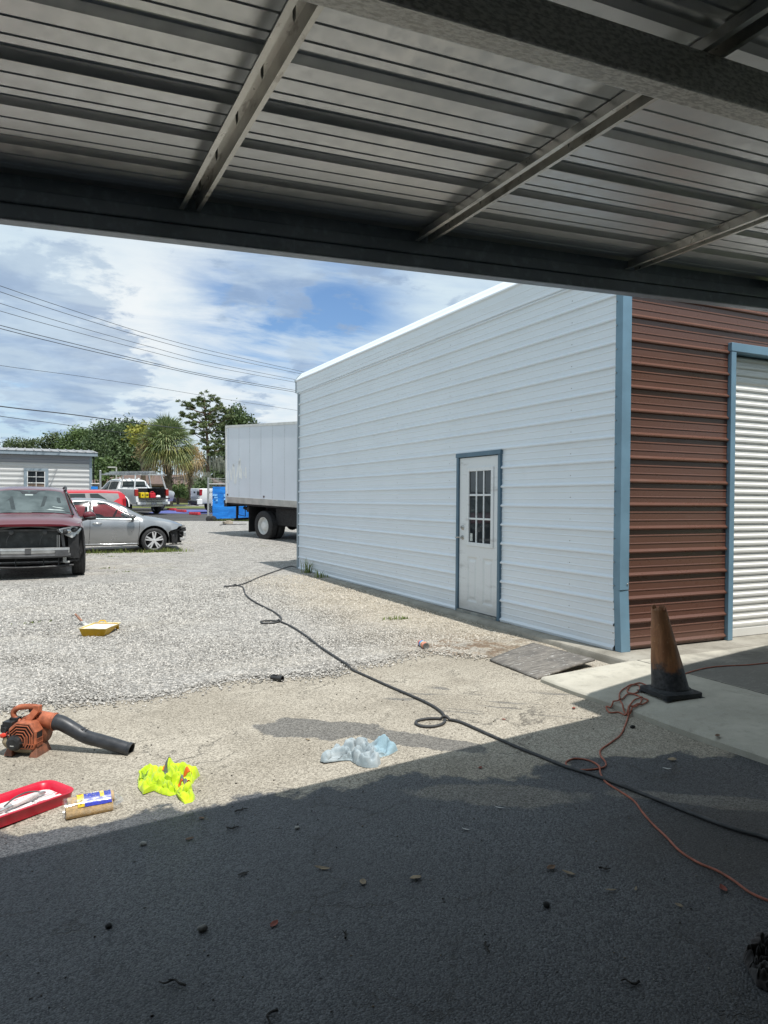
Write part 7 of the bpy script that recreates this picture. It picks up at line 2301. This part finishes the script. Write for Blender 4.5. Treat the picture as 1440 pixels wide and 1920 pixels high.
mb = MB(); P = catmull([(-.34, yy(.46), .052), (-.27, yy(.56), .066), (-.20, yy(.60), .070), (-.15, yy(.54), .064), (-.135, yy(.48), .056)], 5); mb.tube(P, .0045, 6)
for a1, a2 in zip(P[:-1], P[1:]):
    pass
mb.build('lever', M('dark_lever', (.10, .10, .098), .45, .3, var=.2), rf, smooth=50)
mb = MB(); mb.tube([(-.155, yy(.47), .055), (-.12, yy(.49), .05), (-.105, yy(.52), .045)], [.012, .011, .007], 8); mb.build('tip', SIL, rf, smooth=50)

# ---------------------------------------------------------------- roller cover pack
a_ = (0.184, 4.12); b_ = (0.417, 4.134)
d_ = Vector((b_[0] - a_[0], b_[1] - a_[1])); LEN = d_.length
rp_ = thing('roller_cover_pack', 'pack of two tan paint roller covers in clear film with a blue and yellow label', 'roller pack', (a_[0], a_[1], surf(a_[0], a_[1])), rz=math.atan2(d_.y, d_.x))
NAP = M('tan_nap', (.58, .40, .20), .95, var=.18, vscale=60, bmp=.6, bscale=220)
for (y_, z_, off) in ((.028, .031, 0), (.070, .064, .012)):
    mb = MB(); mb.lathe([(.018, .001), (.027, 0), (.0305, .006), (.0305, LEN - .006), (.027, LEN), (.018, LEN - .001), (.017, LEN - .03)], (off, y_, z_), axis='X', n=24)
    mb.lathe([(.0178, LEN - .02), (.0178, .02)], (off, y_, z_), axis='X', n=24)
    mb.build('roller_cover', NAP, rp_, smooth=50)
# label sleeve draped over the rear cover and down between the two
sec = [(.006, .056), (.018, .064), (.030, .070), (.040, .081), (.052, .092), (.066, .0975), (.080, .096), (.094, .086), (.102, .070), (.102, .052)]
def sleeve(x0, x1, off, name, mat, cut=0, n=16):
    rows = []
    for i in range(n + 1):
        x = lerp(x0, x1, i / n)
        rows.append([(x, y + off * .2, z + off + .0022 * noise.noise(Vector((x * 40, y * 40, 2)))) for y, z in sec[cut:]])
    return MB().grid(rows, flip=False).build(name, mat, rp_, smooth=60)
sleeve(.075, LEN - .006, .0015, 'blue_label', M('blue_label', (.02, .035, .42), .3, var=.15, vscale=30))
sleeve(.058, .092, .003, 'yellow_label', M('yellow_label', (.78, .55, .012), .35, var=.1))
sleeve(.172, .193, .0032, 'yellow_band', M('yellow_label', (.78, .55, .012)), cut=3)
mb = MB()
rg = random.Random(3)
for k in range(26):
    x = rg.uniform(.10, .165); i = rg.randrange(3, 8); y, z = sec[i]; y2, z2 = sec[i + 1]; f = rg.random()
    yy_, zz_ = lerp(y, y2, f), lerp(z, z2, f) + .0035
    mb.box(x, x + rg.choice((.003, .006)), yy_, yy_ + rg.choice((.003, .007)), zz_, zz_ + .0006)
for k in range(9):
    x = .176 + .004 * rg.random(); mb.box(x, x + .012, .056 + k * .0028, .0576 + k * .0028, .0995, .1003)
mb.build('label_print', M('white_print', (.8, .8, .8), .5), rp_)
mw = Matrix.LocRotScale(Vector((.075, .030, .0765)), Matrix.Rotation(R(-90), 3, 'Z') @ Matrix.Rotation(R(30), 3, 'Y'), None)
text('9 in', .020, 'label_lettering', DARK, rp_, mw)
mw = Matrix.LocRotScale(Vector((.075, .072, .102)), Matrix.Rotation(R(-90), 3, 'Z'), None)
text('2', .022, 'label_lettering', M('red_print', (.5, .05, .02), .5), rp_, mw)
m, nt, b = newmat('clear_film')
tr = nd(nt, 'ShaderNodeBsdfTransparent'); gl = nd(nt, 'ShaderNodeBsdfGlossy', {'Color': (1, 1, 1, 1), 'Roughness': .12})
fr_n = noisef(nt, objco(nt), 40, 4)
mx = nd(nt, 'ShaderNodeMixShader', {0: smooth(nt, fr_n, .4, .7, .10, .34), 1: tr.outputs[0], 2: gl.outputs[0]})
nt.links.new(mx.outputs[0], nt.nodes['Material Output'].inputs[0])
rows = []
for i in range(22):
    x = lerp(-.006, LEN + .055, i / 21)
    pinch = 1 - .75 * max(0, (x - LEN - .008) / .047)
    row = []
    for k in range(25):
        a = 2 * PI * k / 24
        y, z = .055 + math.cos(a) * .064 * (.6 + .4 * pinch), .048 + math.sin(a) * .052 * pinch
        w_ = 1 + .05 * noise.noise(Vector((x * 40, math.cos(a) * 4, math.sin(a) * 4)))
        row.append((x, .055 + (y - .055) * w_, max(.002, .047 + (z - .047) * w_)))
    rows.append(row)
MB().grid(rows).build('film', m, rp_, smooth=60)

# ---------------------------------------------------------------- yellow paint tray and brush
YEL = M('yellow_tray_plastic', (.66, .40, .012), .4, var=.12, vscale=8, dirt=.18, dirtcol=(.7, .68, .6))
a_ = (0.545, 8.988); b_ = (0.799, 8.847)
d_ = Vector((b_[0] - a_[0], b_[1] - a_[1])); ang = math.atan2(d_.y, d_.x)
yt = thing('paint_tray', 'yellow paint tray full of white paint standing out on the gravel', 'paint tray', (a_[0], a_[1], surf(a_[0], a_[1]) + .02), rz=ang)
Wd, Ln, Hh = .285, .40, .095
# cross sections along y: floor height
mb = MB()
rows = []
for i in range(13):
    t = i / 12; y = t * Ln
    fl = .004 if t < .34 else lerp(.004, .066, (t - .34) / .6) if t < .94 else .066
    ins = .022 * (1 - fl / Hh)
    rows.append([(-.018, y - .018 * (1 if i == 0 else 0), Hh), (-.012, y, Hh - .004), (ins, y + (.012 if i == 0 else 0), fl), (Wd - ins, y + (.012 if i == 0 else 0), fl), (Wd + .012, y, Hh - .004), (Wd + .018, y - .018 * (1 if i == 0 else 0), Hh)])
mb.grid(rows)
mb.poly([rows[0][k] for k in (0, 1, 2, 3, 4, 5)][::-1]); mb.poly(rows[-1])
o = mb.build('tray_body', YEL, yt, smooth=30); sm = o.modifiers.new('t', 'SOLIDIFY'); sm.thickness = .003; sm.offset = 0
mb = MB(); mb.prism([(.0, Ln - .02), (.03, Ln - .02), (.03, Ln), (.0, Ln)], .075); mb.prism([(Wd - .03, Ln - .02), (Wd, Ln - .02), (Wd, Ln), (Wd - .03, Ln)], .075); mb.box(.0, Wd, Ln - .004, Ln, .03, .075)
mb.build('leg', YEL, yt, bevel=.003)
mb = MB()
for q in ((-.02, Wd + .02, -.02, -.004), (-.02, Wd + .02, Ln, Ln + .014), (-.02, -.008, -.004, Ln), (Wd + .008, Wd + .02, -.004, Ln)):
    mb.box(q[0], q[1], q[2], q[3], Hh - .004, Hh + .003)
mb.build('rim', M('paint_crusted_rim', (.74, .66, .42), .5, var=.4, vscale=14), yt, bevel=.003)
mb = MB(); rows = []
for i in range(15):
    rows.append([(lerp(-.008, Wd + .008, j / 10), lerp(0, Ln - .002, i / 14), Hh - .012 + .002 * noise.noise(Vector((i * .6, j * .7, 3)))) for j in range(11)])
mb.grid(rows, flip=True)
mb.build('wet_paint', M('white_paint', (.80, .80, .77), .25, var=.06, vscale=10, coat=.3), yt, smooth=60)
mb = MB(); mb.tube([(.03, Ln + .012, Hh), (.05, Ln + .02, Hh + .022), (.10, Ln + .02, Hh + .022), (.12, Ln + .012, Hh)], .008, 6); mb.build('clip', YEL, yt, smooth=60)
q0 = Vector((0.64, 9.64, -0.02)); q1 = Vector((0.54, 9.8, 0.12))
q0.z = surf(q0.x, q0.y) + .035
br = thing('paint_brush', 'paint brush with a brown wooden handle propped behind the yellow tray', 'paint brush', tuple(q0))
dv = (q1 - q0)
mb = MB(); mb.tube([dv * .25, dv * .5, dv * .8, dv], [.012, .016, .014, .012], 10); mb.build('handle', M('brush_wood', (.26, .13, .08), .6, var=.4, vscale=40, dirt=.3, dirtcol=(.6, .58, .55)), br, smooth=50)
mb = MB(); mb.bar(dv * .06, dv * .26, .05, .022); mb.build('ferrule', M('paint_crusted_metal', (.45, .45, .43), .5, .4, var=.4, vscale=40), br, bevel=.004)
mb = MB(); mb.bar(dv * -.22, dv * .06, .052, .02); mb.build('bristles', M('bristle', (.5, .5, .47), .9, var=.4, vscale=60), br)

# ---------------------------------------------------------------- spray can and black pipe piece
q0 = (3.663, 6.525); q1 = (3.729, 6.865)
d_ = Vector((q1[0] - q0[0], q1[1] - q0[1]))
sc_t = thing('spray_can', 'orange and blue spray can lying on the beige gravel', 'spray can', (q0[0], q0[1], surf(q0[0], q0[1]) + .05), rz=math.atan2(d_.y, d_.x))
def ring_(r, x0, x1, mat, name, n=20):
    MB().lathe([(r, x0), (r, x1)], axis='X', n=n).build(name, mat, sc_t, smooth=60)
MB().lathe([(.0, .004), (.027, .002), (.031, 0), (.034, .004), (.034, .010)], axis='X', n=20).build('can_bottom', M('dull_tin', (.22, .22, .21), .45, .6), sc_t, smooth=40)
ring_(.0335, .010, .075, M('can_orange', (.80, .16, .03), .35, var=.15), 'orange_band')
ring_(.0336, .036, .046, M('can_white', (.75, .72, .65), .35), 'white_stripe')
ring_(.0335, .075, .112, M('can_cream', (.55, .50, .38), .35, var=.5, vscale=60), 'cream_band')
ring_(.0335, .112, .150, M('can_blue', (.05, .24, .60), .35, var=.2), 'blue_band')
MB().lathe([(.0335, .150), (.030, .162), (.027, .166), (.026, .20), (.022, .206), (0, .206)], axis='X', n=20).build('cap', M('cap_orange', (.85, .13, .06), .45), sc_t, smooth=40)
q0 = (1.944, 6.246); q1 = (2.03, 6.118)
d_ = Vector((q1[0] - q0[0], q1[1] - q0[1]))
bp_ = thing('pipe_fitting', 'short black plastic pipe fitting lying where gravel meets the asphalt', 'pipe', (q0[0], q0[1], surf(q0[0], q0[1]) + .026), rz=math.atan2(d_.y, d_.x))
MB().lathe([(.016, .002), (.020, 0), (.020, .085), (.027, .088), (.027, .122), (.020, .122), (.019, .06)], axis='X', n=18).build('sleeve', BLK, bp_, smooth=40)
MB().obox((.04, 0, .022), (.05, .016, .012)).build('latch', BLK, bp_, bevel=.003)

# ---------------------------------------------------------------- hose and cord
def ground_path(pts, r, n=10, extra=None):
    P = catmull([(a, b2, 0) for a, b2 in pts], n)
    out_ = []
    for i, p in enumerate(P):
        z = surf(p[0], p[1])
        if p[1] > gravel_edge(min(p[0], 5.5)) and not (p[0] > 3.93 and p[1] < 5.06):
            z += .026
        out_.append([p[0], p[1], z + r])
    # smooth steps (kerb edges), lift where the line crosses itself
    A_ = np.array(out_)
    for k in range(3):
        A_[1:-1, 2] = np.maximum(A_[1:-1, 2], (A_[:-2, 2] + A_[2:, 2]) / 2)
    for i in range(len(A_)):
        for j in range(0, i - 6):
            d = math.hypot(A_[i, 0] - A_[j, 0], A_[i, 1] - A_[j, 1])
            if d < r * 3.0:
                A_[i, 2] = max(A_[i, 2], A_[j, 2] + r * 2.0 * (1 - max(0, d - r) / (r * 2.0)))
    return [tuple(p) for p in A_]
HOSE = M('black_rubber_hose', (.042, .043, .045), .6, var=.3, vscale=12, dirt=.25, dirtcol=(.13, .12, .105))
hp = [(5.153, 14.583), (5.12, 15.105), (4.576, 14.336), (3.968, 13.408), (3.334, 12.376), (3.074, 12.188), (2.961, 12.166), (3.14, 12.233), (3.225, 11.973), (3.052, 11.174), (2.979, 10.609), (2.953, 9.972), (2.955, 9.481), (2.92, 9.05), (2.846, 8.757), (2.723, 8.626), (2.598, 8.656), (2.593, 8.775), (2.695, 8.799), (2.802, 8.661), (2.826, 8.269), (2.791, 7.674), (2.733, 7.11), (2.704, 6.603), (2.689, 6.238), (2.715, 5.882), (2.745, 5.517), (2.774, 5.235), (2.794, 4.962), (2.786, 4.768), (2.749, 4.618), (2.677, 4.497), (2.588, 4.458), (2.509, 4.491), (2.49, 4.566), (2.529, 4.623), (2.625, 4.621), (2.719, 4.553), (2.778, 4.452), (2.797, 4.287), (2.814, 4.054), (2.828, 3.836), (2.853, 3.65), (2.881, 3.433), (2.938, 3.224), (2.971, 3.009), (2.996, 2.807), (3.019, 2.621), (3.053, 2.43), (3.111, 2.275), (3.146, 2.09)]
P = ground_path(hp, .0105)
tag(MB().tube(P, .0105, 8).build('air_hose', HOSE, smooth=60), 'long black rubber hose snaking from the building corner across the gravel and asphalt', 'hose')
mb = MB()
CORD = M('orange_cord', (.36, .105, .06), .6, var=.25, vscale=20, dirt=.25, dirtcol=(.14, .09, .07))
cpth = [(6.565, 4.392), (6.015, 4.424), (5.762, 4.446), (5.552, 4.497), (5.372, 4.514), (5.131, 4.474), (4.809, 4.381), (4.595, 4.348), (4.455, 4.324), (4.459, 4.413), (4.342, 4.393), (4.198, 4.286), (4.206, 4.216), (4.337, 4.292), (4.397, 4.386), (4.253, 4.366), (4.114, 4.278), (3.966, 4.113), (3.91, 3.98), (4.004, 3.981), (4.134, 4.074), (4.187, 4.175), (4.145, 4.227), (4.008, 4.151), (3.931, 4.152), (3.922, 4.215), (3.841, 4.099), (3.9, 4.064), (3.906, 3.987), (4.087, 4.096), (4.157, 4.091), (4.156, 4.033), (4.06, 3.985), (3.977, 3.985), (3.936, 3.99), (3.889, 3.957), (3.729, 3.823), (3.561, 3.694), (3.406, 3.617), (3.265, 3.552), (3.192, 3.476), (3.143, 3.381), (3.087, 3.325), (3.007, 3.323), (2.921, 3.362), (2.903, 3.44), (2.942, 3.496), (3.021, 3.512), (3.073, 3.452), (3.066, 3.356), (2.992, 3.257), (2.932, 3.149), (2.911, 3.026), (2.886, 2.891), (2.822, 2.765), (2.766, 2.64), (2.721, 2.514), (2.671, 2.39), (2.659, 2.277), (2.674, 2.192), (2.668, 2.107), (2.648, 2.016), (2.658, 1.94), (2.696, 1.831)]
P = ground_path(cpth, .0055)
tag(MB().tube(P, .0055, 7).build('extension_cord', CORD, smooth=60), 'thin orange extension cord looped beside the cone and running across the asphalt', 'cord')

# ---------------------------------------------------------------- weathered plywood ramp
def mat_ply():
    m, nt, b = newmat('weathered_plywood')
    co = objco(nt)
    g_ = noisef(nt, vmth(nt, 'MULTIPLY', co, (1.2, 14, 1)), 4, 7, .65, .8); n1 = noisef(nt, co, 5, 6, .65); n2 = noisef(nt, vmth(nt, 'MULTIPLY', co, (2, 9, 1)), 5, 5, .6, 1.0)
    c = mixc(nt, smooth(nt, g_, .35, .65), (.10, .092, .082), (.235, .215, .19))
    c = mixc(nt, smooth(nt, n1, .45, .65, 0, .6), c, (.075, .07, .066))
    c = mixc(nt, smooth(nt, n2, .62, .66, 0, .8), c, (.52, .52, .50))
    setin(nt, b, Base_Color=c, Roughness=.9, Normal=bump(nt, g_, .7, .008))
    return m
pl0 = Vector((*(3.978, 5.849), 0)); pl1 = Vector((*(3.951, 5.08), 0)); pl2 = Vector((*(4.749, 5.256), 0)); pl3 = Vector((*(4.699, 6.119), 0))
zs_ = (surf(pl0.x, pl0.y) + .022, surf(pl1.x - .1, pl1.y) + .020, .088, .092)
ctr = (pl0 + pl1 + pl2 + pl3) / 4
nx = 14
g = []
for i in range(nx + 1):
    row = []
    for j in range(nx + 1):
        u, v = i / nx, j / nx
        p = pl0 * (1 - u) * (1 - v) + pl1 * u * (1 - v) + pl2 * u * v + pl3 * (1 - u) * v
        z = zs_[0] * (1 - u) * (1 - v) + zs_[1] * u * (1 - v) + zs_[2] * u * v + zs_[3] * (1 - u) * v
        row.append((p.x - ctr.x + .006 * noise.noise(Vector((i * .9, j * .3, 1))), p.y - ctr.y + .006 * noise.noise(Vector((i * .4, j * .9, 2))), z + .008 * math.sin(PI * v) + .004 * noise.noise(Vector((u * 3, v * 3, 4)))))
    g.append(row)
o = MB().grid(g).build('plywood_ramp', mat_ply(), loc=(ctr.x, ctr.y, 0), smooth=40)
sm = o.modifiers.new('t', 'SOLIDIFY'); sm.thickness = .018; sm.offset = -1
tag(o, 'weathered grey plywood board laid as a ramp against the concrete slab', 'board')

# ---------------------------------------------------------------- leaves, twigs and stones on the asphalt
LBR = M('dry_leaf_brown', (.17, .10, .06), .8, var=.4, vscale=30)
LTN = M('dry_leaf_tan', (.32, .25, .165), .8, var=.35, vscale=30)
LRD = M('dry_leaf_red', (.26, .07, .045), .8, var=.3, vscale=30)
LDK = M('twig_dark', (.03, .026, .022), .85, var=.4, vscale=30)
WHT = M('white_scrap', (.62, .62, .60), .7, var=.25, vscale=30)
STN = M('grey_stone', (.17, .165, .15), .85, var=.4, vscale=25, bmp=.5, bscale=60)
def leaf(q, s, mat, lab, seed, name='dry_leaf', cat='leaf', asp=.42):
    rg = random.Random(seed)
    rows = []
    for i in range(9):
        t = i / 8; w_ = s * asp * .62 * math.sin(PI * min(1, t * .96 + .04)) ** .8
        row = []
        for j in range(-3, 4):
            k = j / 3
            row.append(((t - .5) * s, k * w_ * (1 + .15 * rg.uniform(-1, 1)), .004 + .30 * s * (t - .5) ** 2 * 1.2 + .30 * w_ * k * k + .02 * s * rg.random()))
        rows.append(row)
    o = MB().grid(rows, flip=True).build(name, mat, smooth=70, loc=(q[0], q[1], surf(*q)), rot=(rg.uniform(-.15, .15), rg.uniform(-.1, .1), rg.uniform(0, 6.28)))
    sm = o.modifiers.new('t', 'SOLIDIFY'); sm.thickness = .0008
    return tag(o, lab, cat, 'litter on the asphalt')
def twig(q, s, mat, lab, seed, rz=None):
    rg = random.Random(seed)
    P = catmull([(lerp(-s / 2, s / 2, k / 4), rg.uniform(-.18, .18) * s, .006 + rg.uniform(0, .06) * s) for k in range(5)], 4)
    mb = MB().tube(P, [.0045 * (1 - .5 * i / len(P)) for i in range(len(P))], 5)
    mb.tube([P[8], P[8] + np.array([.15 * s, .16 * s, .01])], [.003, .0015], 5)
    o = mb.build('twig', mat, smooth=60, loc=(q[0], q[1], surf(*q)), rot=(0, 0, rg.uniform(0, 6.28) if rz is None else rz))
    return tag(o, lab, 'twig', 'litter on the asphalt')
def stone(q, s, mat, lab, seed, name='stone'):
    rg = random.Random(seed); mb = MB().ball((0, 0, s * .32), (s * .55, s * .45, s * .36), 10, 7)
    for i in range(len(mb.v)):
        p = Vector(mb.v[i]); mb.v[i] = tuple(p * (1 + .30 * noise.noise(p / s * 1.6 + Vector((seed * 3.1, 0, 0)))))
    o = mb.build(name, mat, smooth=35, loc=(q[0], q[1], surf(*q) - .002), rot=(0, 0, rg.uniform(0, 6)))
    return tag(o, lab, 'stone', 'litter on the asphalt')
leaf((0.864, 2.726), .05, LRD, 'reddish brown leaf right of the grey stone on the dark asphalt', 1)
leaf((1.183, 3.031), .075, LTN, 'long tan leaf lying left of the shaded middle of the asphalt', 2, asp=.22)
leaf((1.291, 2.837), .055, LTN, 'curled tan leaf between two others in the middle of the shaded asphalt', 3)
leaf((0.857, 3.153), .06, LDK, 'dark curled leaf lying on the shaded asphalt below the neon shirt', 4, asp=.25)
leaf((1.505, 2.759), .055, LTN, 'three-cornered tan leaf in the middle of the shaded asphalt', 5, asp=.6)
leaf((2.07, 2.552), .05, LBR, 'brown crumpled leaf left of the orange cord, higher of the pair', 6, asp=.55)
leaf((2.106, 2.481), .06, LTN, 'tan leaf left of the orange cord, lower of the pair', 7, asp=.28)
leaf((2.169, 2.294), .05, LTN, 'slim pale leaf below the brown and tan pair near the orange cord', 8, asp=.2)
leaf((2.264, 2.251), .04, LTN, 'small slim tan leaf closest below the orange cord', 9, asp=.2)
leaf((2.326, 2.081), .035, LTN, 'small yellowish leaf under the lower bend of the orange cord', 10)
leaf((2.579, 2.085), .055, LRD, 'dark reddish leaf just under the orange cord near the right edge', 11)
leaf((3.512, 3.211), .055, LTN, 'crumpled tan leaf between the black hose and the concrete apron', 12, asp=.6)
leaf((3.947, 3.248), .065, LBR, 'brown leaf lying close to the edge of the concrete apron', 13, asp=.4)
leaf((3.688, 4.305), .05, LRD, 'red leaf on the sunlit pavement left of the cord loops', 14)
leaf((3.089, 4.353), .035, LRD, 'small red leaf on the sunlit pavement right of the hose loop', 15)
leaf((0.712, 3.604), .045, LBR, 'small brown leaf in the shade just below the neon shirt', 16)
leaf((0.814, 3.805), .04, LBR, 'small brown leaf at the very edge of the shade below the neon shirt', 17)
leaf((2.438, 3.675), .04, LRD, 'small reddish leaf in the shade right of the pale blue rag', 18)
leaf((1.709, 4.669), .045, LTN, 'tan leaf on the damp patch left of the pale blue rag', 19, asp=.3)
twig((0.453, 2.561), .10, LDK, 'dark bent twig on the shaded asphalt near the bottom left', 20)
twig((1.02, 3.799), .07, LDK, 'thin dark twig at the shade edge right of the neon shirt', 21)
twig((0.93, 3.618), .06, LDK, 'small dark twig in the shade below the neon shirt', 22)
twig((1.084, 2.53), .05, LDK, 'short dark twig right of the reddish brown leaf', 23)
twig((1.509, 2.212), .06, LDK, 'small cluster twig low in the middle of the dark asphalt', 24)
twig((1.824, 1.832), .06, LDK, 'dark twig near the lower right of the asphalt', 25)
twig((0.699, 2.239), .08, LDK, 'dark twig at the bottom edge of the picture', 26)
twig((2.267, 2.434), .05, LDK, 'straight dark twig just left of the orange cord', 27)
stone((0.609, 2.824), .036, STN, 'grey angular stone in the lower left of the dark asphalt', 30)
stone((0.505, 3.656), .03, M('pale_pebble', (.36, .35, .32), .85, var=.3), 'pale pebble in the shade below the roller pack', 31)
stone((1.867, 2.329), .03, M('black_lump', (.02, .02, .02), .8), 'black lump of asphalt below the brown leaves near the orange cord', 32)
stone((0.288, 3.02), .028, M('black_lump', (.02, .02, .02)), 'black lump of asphalt near the left edge of the dark asphalt', 33)
stone((1.213, 3.461), .022, M('pale_pebble', (.36, .35, .32)), 'pale pebble in the shade below the pale blue rag', 34)
o = leaf((2.221, 3.165), .055, WHT, 'white scrap of paper right of the middle of the shaded asphalt', 40, 'paper_scrap', 'scrap', .14)
o = leaf((3.374, 3.124), .05, WHT, 'white scrap of paper below the concrete apron', 41, 'paper_scrap', 'scrap', .25)
o = leaf((1.937, 3.041), .04, WHT, 'white and dark scrap in the middle of the shaded asphalt', 42, 'paper_scrap', 'scrap', .25)
for i, (q, lb_) in enumerate((((3.749, 3.774), 'black crumb of rubber beside the cord below the cone'), )):
    stone(q, .035, M('black_lump', (.02, .02, .02)), lb_, 50 + i, 'rubber_crumb')
# tiny crumbs nobody could count
rg = np.random.default_rng(21)
def crumbs(n, xlo, xhi, ylo, yhi, size, seed):
    g_ = np.random.default_rng(seed)
    px = g_.uniform(xlo, xhi, n); py = g_.uniform(ylo, yhi, n)
    keep = (px > -.25) & ~((px > 3.88)) ; px = px[keep]; py = py[keep]; n = len(px)
    cube = np.array([[-1, -1, -1], [1, -1, -1], [1, 1, -1], [-1, 1, -1], [-1, -1, 1], [1, -1, 1], [1, 1, 1], [-1, 1, 1]], float) * .55
    quads = np.array([[3, 2, 1, 0], [4, 5, 6, 7], [0, 1, 5, 4], [1, 2, 6, 5], [2, 3, 7, 6], [3, 0, 4, 7]])
    s_ = size * g_.uniform(.5, 1.6, n)
    v = (np.repeat(cube[None], n, 0) + g_.uniform(-.3, .3, (n, 8, 3))) * (s_[:, None, None] * np.stack([g_.uniform(.7, 1.8, n), g_.uniform(.6, 1.0, n), g_.uniform(.4, .8, n)], 1)[:, None, :])
    P = np.stack([v[:, :, 0] + px[:, None], v[:, :, 1] + py[:, None], v[:, :, 2] + (zt(px, py) + s_ * .3)[:, None]], 2).reshape(-1, 3)
    return P, (quads[None] + (np.arange(n) * 8)[:, None, None]).reshape(-1)
m, nt, b = newmat('crumb_mix')
g_n = nd(nt, 'ShaderNodeNewGeometry')
rr_ = nd(nt, 'ShaderNodeValToRGB', {0: g_n.outputs['Random Per Island']}); cr = rr_.color_ramp
cr.elements[0].color = (.02, .018, .016, 1); cr.elements[1].color = (.45, .43, .40, 1)
e = cr.elements.new(.6); e.color = (.05, .042, .035, 1)
e = cr.elements.new(.86); e.color = (.16, .12, .08, 1)
setin(nt, b, Base_Color=rr_.outputs[0], Roughness=.85)
struct(raw_mesh('crumbs', [crumbs(620, -.3, 3.9, 1.4, 4.2, .0032, 1), crumbs(500, -.3, 4.0, 4.0, 6.3, .004, 2)], m), 'stuff')
